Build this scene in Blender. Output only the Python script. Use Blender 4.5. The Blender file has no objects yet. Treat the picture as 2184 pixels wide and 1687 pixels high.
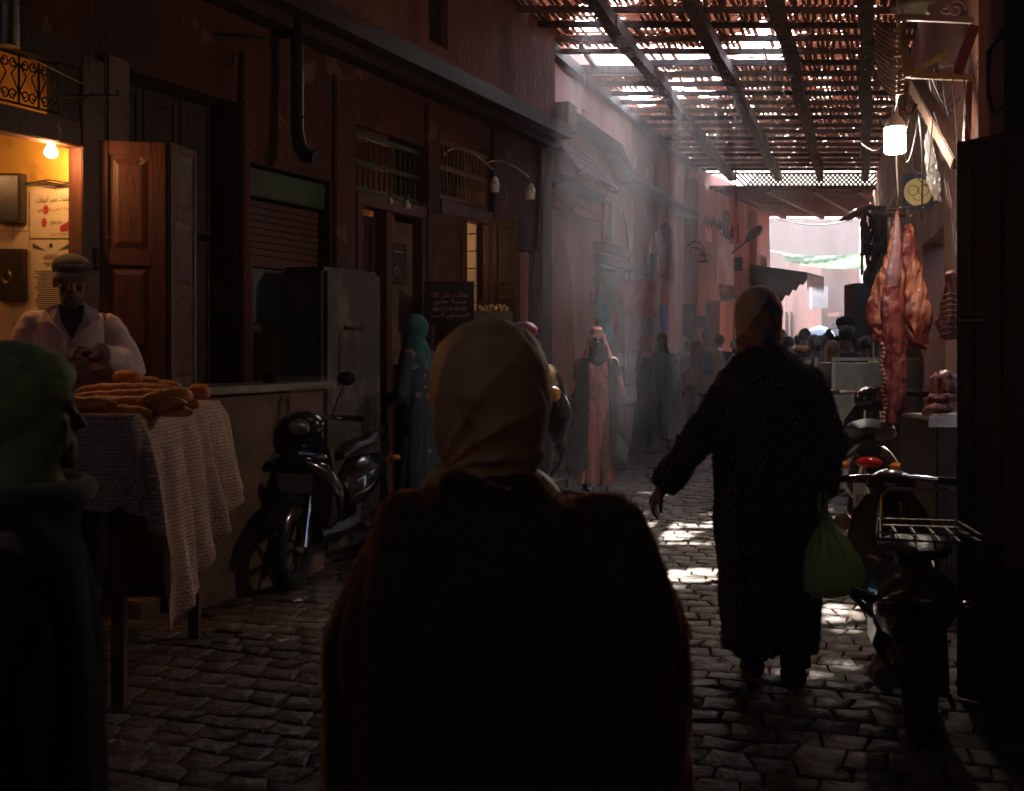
import bpy, bmesh, math, random
from mathutils import Vector, Matrix, noise
from math import sin, cos, pi, radians, sqrt, atan2
random.seed(7)
V = Vector
sc = bpy.context.scene
COL = sc.collection

# ------------------------------------------------------------------ camera, sky, sun, exposure
EYE = 1.42
F_PX, CX, HY = 2366.0, 1092.0, 746.0          # focal length, centre column and horizon row on a 2184 x 1687 sheet
cam_d = bpy.data.cameras.new('camera')
cam = bpy.data.objects.new('camera', cam_d)
COL.objects.link(cam)
cam.location = (0, 0, EYE)
cam.rotation_euler = (pi / 2, 0, 0)
cam_d.sensor_width = 36
cam_d.lens = 36 * F_PX / 2184
cam_d.shift_y = -(843.5 - HY) / 2184
cam_d.clip_end = 400
cam_d.dof.use_dof = True
cam_d.dof.focus_distance = 10.5
cam_d.dof.aperture_fstop = 6.3
sc.camera = cam

SUN_EL, SUN_AZ = 40.0, 9.0                    # azimuth to the right of +Y
w = bpy.data.worlds.new('World')
sc.world = w
w.use_nodes = True
wn = w.node_tree
sky = wn.nodes.new('ShaderNodeTexSky')
sky.sky_type = 'NISHITA'
sky.sun_disc = False
sky.sun_elevation = radians(SUN_EL)
sky.sun_rotation = radians(SUN_AZ)
sky.dust_density = 3.0
wn.links.new(sky.outputs[0], wn.nodes['Background'].inputs[0])
wn.nodes['Background'].inputs[1].default_value = 0.15
sun_d = bpy.data.lights.new('sun', 'SUN')
sun_d.energy = 5.0
sun_d.angle = radians(0.55)
sun_d.color = (1.0, 0.88, 0.76)
sun = bpy.data.objects.new('sun', sun_d)
COL.objects.link(sun)
to_sun = V((sin(radians(SUN_AZ)) * cos(radians(SUN_EL)), cos(radians(SUN_AZ)) * cos(radians(SUN_EL)), sin(radians(SUN_EL))))
sun.rotation_euler = to_sun.to_track_quat('Z', 'Y').to_euler()
sc.view_settings.view_transform = 'Standard'
sc.view_settings.look = 'None'
sc.view_settings.gamma = 1
sc.view_settings.exposure = 3.12
sc.render.engine = 'CYCLES'
cy = sc.cycles
cy.max_bounces = 7
cy.diffuse_bounces = 5
cy.glossy_bounces = 3
cy.transmission_bounces = 4
cy.transparent_max_bounces = 8
cy.volume_bounces = 0
cy.caustics_reflective = False
cy.caustics_refractive = False
cy.use_denoising = True
cy.denoiser = 'OPENIMAGEDENOISE'
cy.sample_clamp_indirect = 4.0
cy.use_light_tree = True

# ------------------------------------------------------------------ sheet geometry
def P(u, v, d):
    return V(((u - CX) / F_PX * d, d, EYE + (HY - v) / F_PX * d))

class Front:
    """a house front: the vertical plane X = x0 + m*Y; n points into the alley"""
    def __init__(s, x0, m, side=1):
        s.x0, s.m = x0, m
        s.d = V((m, 1, 0)).normalized()
        s.n = V((1, -m, 0)).normalized() * side
    def Y(s, u):
        return s.x0 / ((u - CX) / F_PX - s.m)
    def y(s, yy, z=0, out=0):
        return V((s.x0 + s.m * yy, yy, z)) + s.n * out
    def z(s, u, v):
        return EYE + (HY - v) / F_PX * s.Y(u)
    def at(s, u, z, out=0):
        return s.y(s.Y(u), z, out)

NW = Front(-4.87, 0.45)
FW = Front(-3.935, 0.36)
SW = Front(3.05 - 0.523 * 19.4, 0.523)
RW = Front(2.9 - 0.2846 * 7.0, 0.2846, -1)

# ------------------------------------------------------------------ materials
MATS = {}
def pm(name, c1, c2=None, scale=4.0, rough=0.8, bump=0.3, bscale=40.0, metal=0.0, stretch=(1, 1, 1), detail=6,
       spots=None, spot_scale=1.5, trans=0.0, coat=0.0, lo=0.35, hi=0.65, spec=0.4, sheen=0.0, chips=None):
    """noise-mottled surface: c1/c2 mix, optional third colour in large patches, bump"""
    if name in MATS:
        return MATS[name]
    m = bpy.data.materials.new(name)
    m.use_nodes = True
    nt = m.node_tree
    N, L = nt.nodes, nt.links
    b = N['Principled BSDF']
    b.inputs['Roughness'].default_value = rough
    b.inputs['Metallic'].default_value = metal
    b.inputs['Coat Weight'].default_value = coat
    b.inputs['Specular IOR Level'].default_value = spec
    if sheen:
        b.inputs['Sheen Weight'].default_value = sheen
        b.inputs['Sheen Roughness'].default_value = 0.4
    tc = N.new('ShaderNodeTexCoord')
    mp = N.new('ShaderNodeMapping')
    mp.inputs['Scale'].default_value = stretch
    L.new(tc.outputs['Object'], mp.inputs[0])
    if c2 is None:
        c2 = tuple(x * 0.75 for x in c1)
    n1 = N.new('ShaderNodeTexNoise')
    n1.inputs['Scale'].default_value = scale
    n1.inputs['Detail'].default_value = detail
    L.new(mp.outputs[0], n1.inputs[0])
    r = N.new('ShaderNodeValToRGB')
    r.color_ramp.elements[0].position, r.color_ramp.elements[1].position = lo, hi
    r.color_ramp.elements[0].color = (*c1, 1)
    r.color_ramp.elements[1].color = (*c2, 1)
    L.new(n1.outputs[0], r.inputs[0])
    out = r.outputs[0]
    if spots:
        n2 = N.new('ShaderNodeTexNoise')
        n2.inputs['Scale'].default_value = spot_scale
        n2.inputs['Detail'].default_value = 8
        n2.inputs['Roughness'].default_value = 0.65
        L.new(mp.outputs[0], n2.inputs[0])
        r2 = N.new('ShaderNodeValToRGB')
        r2.color_ramp.elements[0].position, r2.color_ramp.elements[1].position = 0.5, 0.62
        L.new(n2.outputs[0], r2.inputs[0])
        mx = N.new('ShaderNodeMix')
        mx.data_type = 'RGBA'
        L.new(r2.outputs[0], mx.inputs[0])
        L.new(out, mx.inputs[6])
        mx.inputs[7].default_value = (*spots, 1)
        out = mx.outputs[2]
    if chips:                                       # sharp-edged patches where paint or plaster has come away
        cc, csc, thr = chips
        n4 = N.new('ShaderNodeTexNoise')
        n4.inputs['Scale'].default_value = csc
        n4.inputs['Detail'].default_value = 9
        n4.inputs['Roughness'].default_value = 0.6
        L.new(tc.outputs['Object'], n4.inputs[0])
        r4 = N.new('ShaderNodeValToRGB')
        r4.color_ramp.elements[0].position, r4.color_ramp.elements[1].position = thr, thr + 0.012
        L.new(n4.outputs[0], r4.inputs[0])
        m4 = N.new('ShaderNodeMix')
        m4.data_type = 'RGBA'
        L.new(r4.outputs[0], m4.inputs[0])
        L.new(out, m4.inputs[6])
        m4.inputs[7].default_value = (*cc, 1)
        out = m4.outputs[2]
    L.new(out, b.inputs['Base Color'])
    if bump:
        n3 = N.new('ShaderNodeTexNoise')
        n3.inputs['Scale'].default_value = bscale
        n3.inputs['Detail'].default_value = 5
        L.new(mp.outputs[0], n3.inputs[0])
        bp = N.new('ShaderNodeBump')
        bp.inputs['Strength'].default_value = bump
        bp.inputs['Distance'].default_value = 0.02
        L.new(n3.outputs[0], bp.inputs['Height'])
        L.new(bp.outputs[0], b.inputs['Normal'])
    if trans:
        t = N.new('ShaderNodeBsdfTranslucent')
        L.new(out, t.inputs[0])
        ms = N.new('ShaderNodeMixShader')
        ms.inputs[0].default_value = trans
        L.new(b.outputs[0], ms.inputs[1])
        L.new(t.outputs[0], ms.inputs[2])
        L.new(ms.outputs[0], N['Material Output'].inputs[0])
    MATS[name] = m
    return m

def glow(name, col, power):
    m = bpy.data.materials.new(name)
    m.use_nodes = True
    b = m.node_tree.nodes['Principled BSDF']
    b.inputs['Base Color'].default_value = (*col, 1)
    b.inputs['Emission Color'].default_value = (*col, 1)
    b.inputs['Emission Strength'].default_value = power
    MATS[name] = m
    return m

def glass(name, col=(0.9, 0.95, 1.0), rough=0.05):
    m = bpy.data.materials.new(name)
    m.use_nodes = True
    b = m.node_tree.nodes['Principled BSDF']
    b.inputs['Base Color'].default_value = (*col, 1)
    b.inputs['Transmission Weight'].default_value = 0.85
    b.inputs['Roughness'].default_value = rough
    b.inputs['Alpha'].default_value = 0.45
    MATS[name] = m
    return m

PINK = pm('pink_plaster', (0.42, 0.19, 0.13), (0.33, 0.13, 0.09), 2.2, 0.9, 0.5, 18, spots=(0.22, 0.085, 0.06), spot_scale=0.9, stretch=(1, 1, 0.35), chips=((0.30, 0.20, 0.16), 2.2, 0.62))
PINK_LIT = pm('lit_pink_plaster', (0.66, 0.35, 0.27), (0.54, 0.245, 0.18), 1.6, 0.9, 0.5, 16, spots=(0.30, 0.10, 0.065), spot_scale=0.7, stretch=(1, 1, 0.16), chips=((0.36, 0.27, 0.23), 1.9, 0.62))  # lighter copy of the pink plaster: brightness of the lit walls in its colour
DARKPL = pm('shaded_red_plaster', (0.095, 0.023, 0.015), (0.052, 0.015, 0.011), 2.5, 0.9, 0.8, 20, spots=(0.045, 0.022, 0.02), spot_scale=1.1, stretch=(1, 1, 0.4), chips=((0.15, 0.075, 0.05), 2.6, 0.60))  # red plaster darkened in its colour to hold the near walls in shade
GREYPL = pm('grey_render', (0.20, 0.13, 0.09), (0.12, 0.075, 0.055), 5, 0.9, 0.6, 30, spots=(0.13, 0.08, 0.06), spot_scale=2)
PALE = pm('pale_plaster', (0.21, 0.125, 0.11), (0.165, 0.095, 0.08), 1.2, 0.9, 0.3, 10, spots=(0.13, 0.07, 0.058), spot_scale=0.4, stretch=(1, 1, 0.4))
OCHRE = pm('ochre_paint', (0.62, 0.36, 0.07), (0.55, 0.30, 0.05), 3, 0.75, 0.25, 25, spots=(0.42, 0.21, 0.04), spot_scale=3)
WOOD = pm('brown_wood', (0.095, 0.026, 0.015), (0.055, 0.017, 0.011), 6, 0.55, 0.22, 25, stretch=(6, 6, 0.6), chips=((0.24, 0.15, 0.10), 7, 0.68))
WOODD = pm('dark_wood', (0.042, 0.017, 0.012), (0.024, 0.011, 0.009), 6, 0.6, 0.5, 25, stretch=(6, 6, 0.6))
WOODG = pm('grey_worn_wood', (0.17, 0.105, 0.075), (0.09, 0.048, 0.033), 7, 0.7, 0.6, 30, stretch=(6, 6, 0.6))
BEAM = pm('roof_timber', (0.20, 0.12, 0.09), (0.10, 0.055, 0.04), 7, 0.75, 0.7, 30, stretch=(5, 0.6, 5))
LATH = pm('roof_lath', (0.40, 0.25, 0.19), (0.24, 0.13, 0.10), 9, 0.7, 0.3, 40, trans=0.55)
IRON = pm('black_iron', (0.02, 0.018, 0.018), (0.045, 0.03, 0.025), 20, 0.5, 0.3, 80, metal=0.6)
RUST = pm('rusty_iron', (0.12, 0.06, 0.04), (0.05, 0.03, 0.025), 12, 0.7, 0.5, 60, metal=0.3)
STEEL = pm('worn_steel', (0.26, 0.22, 0.17), (0.15, 0.12, 0.09), 3, 0.36, 0.15, 12, metal=0.9)
CHROME = pm('chrome', (0.75, 0.75, 0.76), (0.6, 0.6, 0.6), 8, 0.12, 0.02, 30, metal=1.0)
BLACKP = pm('black_plastic', (0.012, 0.012, 0.013), (0.02, 0.02, 0.022), 8, 0.28, 0.03, 40)
RUBBER = pm('rubber', (0.012, 0.012, 0.012), (0.02, 0.02, 0.02), 12, 0.85, 0.3, 60)
BPAINT = pm('dark_gloss_paint', (0.012, 0.012, 0.015), (0.018, 0.016, 0.02), 6, 0.18, 0.02, 20, coat=0.6)
CABLE = pm('cable_sheath', (0.02, 0.018, 0.018), (0.035, 0.03, 0.03), 9, 0.6, 0)
PALECORD = pm('pale_cord', (0.5, 0.42, 0.36), (0.4, 0.32, 0.26), 9, 0.6, 0)
WHITEP = pm('off_white_enamel', (0.62, 0.58, 0.52), (0.5, 0.45, 0.4), 5, 0.4, 0.1, 20)
SKIN = pm('skin', (0.30, 0.15, 0.09), (0.24, 0.115, 0.07), 12, 0.5, 0.15, 90)
SKIND = pm('weathered_skin', (0.17, 0.08, 0.05), (0.12, 0.055, 0.035), 12, 0.55, 0.3, 60)
BLACKC = pm('black_cloth', (0.018, 0.016, 0.016), (0.028, 0.024, 0.023), 8, 0.95, 0.3, 150, spec=0.15)

# ------------------------------------------------------------------ things and meshes
WORLD = {}
def setp(o, label=None, cat=None, group=None, kind=None):
    if label: o['label'] = label
    if cat: o['category'] = cat
    if group: o['group'] = group
    if kind: o['kind'] = kind
    return o

def thing(name, label, cat, loc=(0, 0, 0), rotz=0.0, group=None, kind=None, world=True):
    o = bpy.data.objects.new(name, None)
    o.empty_display_size = 0.1
    COL.objects.link(o)
    o.location = loc
    o.rotation_euler = (0, 0, rotz)
    if world and not rotz:
        WORLD[o.name] = V(loc)
    return setp(o, label, cat, group, kind)

def origin_of(p):
    while p is not None:
        if p.name in WORLD:
            return WORLD[p.name]
        p = p.parent
    return V((0, 0, 0))

class MB:
    def __init__(s):
        s.v, s.f = [], []
    def add(s, vs, fs):
        k = len(s.v)
        s.v += [V(p) for p in vs]
        s.f += [tuple(i + k for i in f) for f in fs]
        return s
    def hexa(s, p):          # 8 points: bottom ring 0-3, top ring 4-7
        return s.add(p, [(3, 2, 1, 0), (4, 5, 6, 7), (0, 1, 5, 4), (1, 2, 6, 5), (2, 3, 7, 6), (3, 0, 4, 7)])
    def box(s, c, d, rz=0.0, M=None):
        x, y, z = d[0] / 2, d[1] / 2, d[2] / 2
        R = M if M is not None else Matrix.Rotation(rz, 3, 'Z')
        p = [V(c) + R @ V(q) for q in ((-x, -y, -z), (x, -y, -z), (x, y, -z), (-x, y, -z), (-x, -y, z), (x, -y, z), (x, y, z), (-x, y, z))]
        return s.hexa(p)
    def bar(s, a, b, w, h, up=(0, 0, 1)):
        """rectangular bar from a to b"""
        a, b = V(a), V(b)
        d = (b - a).normalized()
        up = V(up)
        if abs(d.dot(up)) > 0.98: up = V((0, 1, 0))
        sx = d.cross(up).normalized() * w / 2
        sz = sx.cross(d).normalized() * h / 2
        return s.hexa([a - sx - sz, a + sx - sz, b + sx - sz, b - sx - sz, a - sx + sz, a + sx + sz, b + sx + sz, b - sx + sz])
    def quad(s, a, b, c, d):
        return s.add([a, b, c, d], [(0, 1, 2, 3)])
    def slab(s, pts, n, t):
        """planar polygon pts extruded by n*t"""
        n = V(n).normalized() * t
        k = len(pts)
        p = [V(q) for q in pts]
        return s.add(p + [q + n for q in p], [tuple(range(k))[::-1], tuple(range(k, 2 * k))] + [(i, (i + 1) % k, k + (i + 1) % k, k + i) for i in range(k)])
    def loft(s, rings, cap=True, closed=True):
        k = len(rings[0])
        vs = [q for r in rings for q in r]
        fs = []
        for i in range(len(rings) - 1):
            for j in range(k if closed else k - 1):
                a, b = i * k + j, i * k + (j + 1) % k
                fs.append((a, b, b + k, a + k))
        if cap:
            fs.append(tuple(range(k))[::-1])
            fs.append(tuple(range((len(rings) - 1) * k, len(rings) * k)))
        return s.add(vs, fs)
    def tube(s, pts, r, n=10, sy=1.0, cap=True, ref=None):
        """round (or elliptic: sy flattens along the second axis) tube; r number, list, or list of (rx,ry)"""
        pts = [V(p) for p in pts]
        m = len(pts)
        rs = r if isinstance(r, (list, tuple)) else [r] * m
        rings = []
        last = None
        for i, p in enumerate(pts):
            t = (pts[min(i + 1, m - 1)] - pts[max(i - 1, 0)])
            t = t.normalized() if t.length > 1e-9 else V((0, 0, 1))
            if last is None:
                a = V(ref) if ref is not None else (V((1, 0, 0)) if abs(t.x) < 0.9 else V((0, 1, 0)))
            else:
                a = last
            a = a - t * a.dot(t)
            if a.length < 1e-4:
                a = t.orthogonal()
            a.normalize()
            last = a
            b = t.cross(a)
            q = rs[i]
            rx, ry = q if isinstance(q, (tuple, list)) else (q, q * sy)
            rings.append([p + a * (cos(2 * pi * j / n) * rx) + b * (sin(2 * pi * j / n) * ry) for j in range(n)])
        return s.loft(rings, cap)
    def ball(s, c, r, n=14, m=9, R=None):
        rx, ry, rz = r if isinstance(r, (tuple, list)) else (r, r, r)
        c = V(c)
        vs = [V((0, 0, rz))]
        for i in range(1, m):
            a = pi * i / m
            for j in range(n):
                b = 2 * pi * j / n
                vs.append(V((rx * sin(a) * cos(b), ry * sin(a) * sin(b), rz * cos(a))))
        vs.append(V((0, 0, -rz)))
        if R is not None:
            vs = [R @ q for q in vs]
        vs = [c + q for q in vs]
        fs = [(0, 1 + j, 1 + (j + 1) % n) for j in range(n)]
        for i in range(m - 2):
            for j in range(n):
                a, b = 1 + i * n + j, 1 + i * n + (j + 1) % n
                fs.append((a, a + n, b + n, b))
        e = len(vs) - 1
        k = 1 + (m - 2) * n
        fs += [(e, k + (j + 1) % n, k + j) for j in range(n)]
        return s.add(vs, fs)
    def torus(s, c, R, r, axis='Z', n=20, k=8, a0=0, a1=2 * pi, M=None):
        pts = []
        full = abs(a1 - a0) > 6.28
        cnt = n if full else n + 1
        rings = []
        for i in range(cnt):
            a = a0 + (a1 - a0) * i / n
            ring = []
            for j in range(k):
                b = 2 * pi * j / k
                rr = R + r * cos(b)
                q = V((rr * cos(a), rr * sin(a), r * sin(b)))
                if axis == 'X': q = V((q.z, q.x, q.y))
                if axis == 'Y': q = V((q.x, q.z, q.y))
                if M is not None: q = M @ q
                ring.append(V(c) + q)
            rings.append(ring)
        if full:
            rings.append(rings[0])
        return s.loft(rings, cap=not full)
    def move(s, M):
        s.v = [M @ q for q in s.v]
        return s
    def merge(s, o):
        return s.add(o.v, o.f)
    def build(s, name, mat, parent=None, smooth=False, bevel=0.0, world=None):
        off = origin_of(parent) if world is None else V(world)
        me = bpy.data.meshes.new(name)
        me.from_pydata([q - off for q in s.v], [], s.f)
        bm = bmesh.new()
        bm.from_mesh(me)
        bmesh.ops.recalc_face_normals(bm, faces=bm.faces)
        if bevel:
            es = [e for e in bm.edges if len(e.link_faces) == 2 and e.calc_face_angle(0) > 0.5]
            try:
                bmesh.ops.bevel(bm, geom=es, offset=bevel, segments=2, affect='EDGES', clamp_overlap=True)
            except Exception:
                pass
        bm.to_mesh(me)
        bm.free()
        if smooth:
            for p in me.polygons:
                p.use_smooth = True
            if smooth != 'all':
                try:
                    me.set_sharp_from_angle(angle=radians(45))
                except Exception:
                    pass
        me.materials.append(mat)
        o = bpy.data.objects.new(name, me)
        COL.objects.link(o)
        if parent is not None:
            o.parent = parent
        return o

def single(mb, name, mat, label, cat, group=None, kind=None, smooth=False, bevel=0.0):
    """a thing that is one mesh: origin at the base of its bounds"""
    xs = [q.x for q in mb.v]; ys = [q.y for q in mb.v]; zs = [q.z for q in mb.v]
    c = V(((min(xs) + max(xs)) / 2, (min(ys) + max(ys)) / 2, min(zs)))
    o = mb.build(name, mat, None, smooth, bevel, world=c)
    o.location = c
    WORLD[o.name] = c
    return setp(o, label, cat, group, kind)

def copy_tree(o, parent=None):
    c = o.copy()
    COL.objects.link(c)
    c.parent = parent
    for ch in list(o.children):
        copy_tree(ch, c)
    return c

def wpt(W, yy, z, out=0.0):
    return W.y(yy, z, out)

def wbox(mb, W, y0, y1, z0, z1, o0, o1):
    """box hugging a front: from depth row y0 to y1, height z0..z1, standing out o0..o1"""
    return mb.hexa([W.y(y0, z0, o0), W.y(y0, z0, o1), W.y(y1, z0, o1), W.y(y1, z0, o0),
                    W.y(y0, z1, o0), W.y(y0, z1, o1), W.y(y1, z1, o1), W.y(y1, z1, o0)])

def wall_mesh(W, y0, y1, z0, z1, holes, depth=0.28, cell=0.5, wob=0.012):
    """front face with true openings and reveals, gently uneven like hand-laid plaster"""
    ys = sorted(set([y0, y1] + [h[0] for h in holes] + [h[1] for h in holes]))
    zs = sorted(set([z0, z1] + [h[2] for h in holes] + [h[3] for h in holes]))
    def fine(a):
        out = []
        for p, q in zip(a, a[1:]):
            k = max(1, int((q - p) / cell))
            out += [p + (q - p) * i / k for i in range(k)]
        return out + [a[-1]]
    ys, zs = fine([t for t in ys if y0 <= t <= y1]), fine([t for t in zs if z0 <= t <= z1])
    mb = MB()
    idx = {}
    def vid(i, j, b):
        k = (i, j, b)
        if k not in idx:
            yy, zz = ys[i], zs[j]
            o = -depth if b else wob * noise.noise(V((yy * 1.3, zz * 1.3, W.m * 9)))
            idx[k] = len(mb.v)
            mb.v.append(W.y(yy, zz, o))
        return idx[k]
    def open_(i, j):
        if not (0 <= i < len(ys) - 1 and 0 <= j < len(zs) - 1):
            return None
        yc, zc = (ys[i] + ys[i + 1]) / 2, (zs[j] + zs[j + 1]) / 2
        return any(h[0] < yc < h[1] and h[2] < zc < h[3] for h in holes)
    for i in range(len(ys) - 1):
        for j in range(len(zs) - 1):
            if open_(i, j):
                continue
            mb.f.append((vid(i, j, 0), vid(i + 1, j, 0), vid(i + 1, j + 1, 0), vid(i, j + 1, 0)))
            mb.f.append((vid(i, j, 1), vid(i, j + 1, 1), vid(i + 1, j + 1, 1), vid(i + 1, j, 1)))
            for di, dj, a, b in ((-1, 0, (i, j), (i, j + 1)), (1, 0, (i + 1, j), (i + 1, j + 1)), (0, -1, (i, j), (i + 1, j)), (0, 1, (i, j + 1), (i + 1, j + 1))):
                if open_(i + di, j + dj) is not False:
                    mb.f.append((vid(*a, 0), vid(*b, 0), vid(*b, 1), vid(*a, 1)))
    return mb

def panel_leaf(parent, a, b, z0, z1, n, mat, rows=4, cols=1, t=0.045, name='door_leaf', label=None, inset=0.012, stile=0.09, pm_=None, splits=None):
    """panelled timber leaf between floor points a and b (V xy), normal side n; stiles+rails as one mesh, raised panels as children"""
    a, b = V((a[0], a[1], 0)), V((b[0], b[1], 0))
    d = (b - a).normalized()
    wdt = (b - a).length
    n = V(n).normalized()
    def q(s, z, o):
        return a + d * s + V((0, 0, z)) + n * o
    def blk(mb, s0, s1, za, zb, o0, o1):
        mb.hexa([q(s0, za, o0), q(s1, za, o0), q(s1, za, o1), q(s0, za, o1), q(s0, zb, o0), q(s1, zb, o0), q(s1, zb, o1), q(s0, zb, o1)])
    mb = MB()
    blk(mb, 0.0, wdt, z0, z1, -t / 2, t / 2 - inset)
    st = min(stile, wdt * 0.22)
    cw = (wdt - st) / cols
    for c in range(cols + 1):
        blk(mb, c * cw, c * cw + st, z0, z1, t / 2 - inset + 0.001, t / 2)
    if splits is None:
        splits = [i / rows for i in range(rows + 1)]
    H = z1 - z0 - st
    for f in splits:
        for c in range(cols):
            blk(mb, c * cw + st, (c + 1) * cw, z0 + H * f, z0 + H * f + st, t / 2 - inset + 0.001, t / 2 - 0.001)
    o = mb.build(name, mat, parent, bevel=0.003)
    if label: o['label'] = label
    pb = MB()
    for f0, f1 in zip(splits, splits[1:]):
        for c in range(cols):
            s0, s1 = c * cw + st + 0.02, (c + 1) * cw - 0.02
            za, zb = z0 + H * f0 + st + 0.02, z0 + H * f1 - 0.02
            if s1 - s0 < 0.03 or zb - za < 0.03:
                continue
            e = min(0.03, (s1 - s0) * 0.2)
            o0, o1 = t / 2 - inset + 0.001, t / 2 - 0.002
            pb.add([q(s0, za, o0), q(s1, za, o0), q(s1, zb, o0), q(s0, zb, o0),
                    q(s0 + e, za + e, o1), q(s1 - e, za + e, o1), q(s1 - e, zb - e, o1), q(s0 + e, zb - e, o1)],
                   [(4, 5, 6, 7), (0, 1, 5, 4), (1, 2, 6, 5), (2, 3, 7, 6), (3, 0, 4, 7)])
    if pb.v:
        pb.build('panel', pm_ or mat, o)
    return o

# ---- Arabic lettering: joined forms laid right to left
_AR = {}
for _c, _b, _k in ((0x627, 0xFE8D, 2), (0x628, 0xFE8F, 4), (0x629, 0xFE93, 2), (0x62A, 0xFE95, 4), (0x62B, 0xFE99, 4), (0x62C, 0xFE9D, 4), (0x62D, 0xFEA1, 4), (0x62E, 0xFEA5, 4),
                   (0x62F, 0xFEA9, 2), (0x630, 0xFEAB, 2), (0x631, 0xFEAD, 2), (0x632, 0xFEAF, 2), (0x633, 0xFEB1, 4), (0x634, 0xFEB5, 4), (0x635, 0xFEB9, 4), (0x636, 0xFEBD, 4),
                   (0x637, 0xFEC1, 4), (0x638, 0xFEC5, 4), (0x639, 0xFEC9, 4), (0x63A, 0xFECD, 4), (0x641, 0xFED1, 4), (0x642, 0xFED5, 4), (0x643, 0xFED9, 4), (0x644, 0xFEDD, 4),
                   (0x645, 0xFEE1, 4), (0x646, 0xFEE5, 4), (0x647, 0xFEE9, 4), (0x648, 0xFEED, 2), (0x649, 0xFEEF, 2), (0x64A, 0xFEF1, 4)):
    _AR[chr(_c)] = (_b, _k)
def arabic(t):
    out = []
    for i, ch in enumerate(t):
        if ch not in _AR:
            out.append(ch); continue
        b, k = _AR[ch]
        pre = i > 0 and t[i - 1] in _AR and _AR[t[i - 1]][1] == 4
        nxt = k == 4 and i + 1 < len(t) and t[i + 1] in _AR
        form = (3 if nxt else 1) if pre else (2 if nxt else 0)
        out.append(chr(b + form))
    r, num = [], ''
    for ch in out:                      # keep digit runs in their order
        if ch.isdigit():
            num += ch
        else:
            if num: r.append(num[::-1][::-1]); num = ''
            r.append(ch)
    if num: r.append(num)
    return ''.join(reversed(r))

def lettering(text, origin, right, up, width, mat, parent, name='lettering', height=None, depth=0.002, jitter=0.0):
    """text as a thin mesh: centred at origin, running along right, scaled to width (and height)"""
    c = bpy.data.curves.new('t', 'FONT')
    c.body = text
    c.extrude = 0.0
    c.resolution_u = 3
    o = bpy.data.objects.new('t', c)
    COL.objects.link(o)
    bpy.context.view_layer.update()
    me = bpy.data.meshes.new_from_object(o.evaluated_get(bpy.context.evaluated_depsgraph_get()))
    bpy.data.objects.remove(o)
    if not len(me.vertices):
        return None
    xs = [v.co.x for v in me.vertices]; ys = [v.co.y for v in me.vertices]
    w0, h0 = max(xs) - min(xs), max(ys) - min(ys)
    k = width / w0
    kh = (height / h0) if height else k
    mx, my = (max(xs) + min(xs)) / 2, (max(ys) + min(ys)) / 2
    right, up = V(right).normalized(), V(up).normalized()
    nrm = right.cross(up)
    off = origin_of(parent)
    for v in me.vertices:
        x, y = v.co.x - mx, v.co.y - my
        j = jitter * noise.noise(V((x * 2, y * 2, 1)))
        v.co = V(origin) + right * (x * k + j * width) + up * (y * kh + j * width * 0.5) + nrm * depth - off
    me.materials.clear()
    me.materials.append(mat)
    ob = bpy.data.objects.new(name, me)
    COL.objects.link(ob)
    ob.parent = parent
    return ob
# ------------------------------------------------------------------ ground
m = pm('packed_dirt', (0.05, 0.035, 0.03), (0.03, 0.022, 0.02), 8, 0.95, 0.5, 40)
g = MB().quad((-60, -30, -0.012), (90, -30, -0.012), (90, 160, -0.012), (-60, 160, -0.012))
single(g, 'ground', m, None, None, kind='structure')

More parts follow.
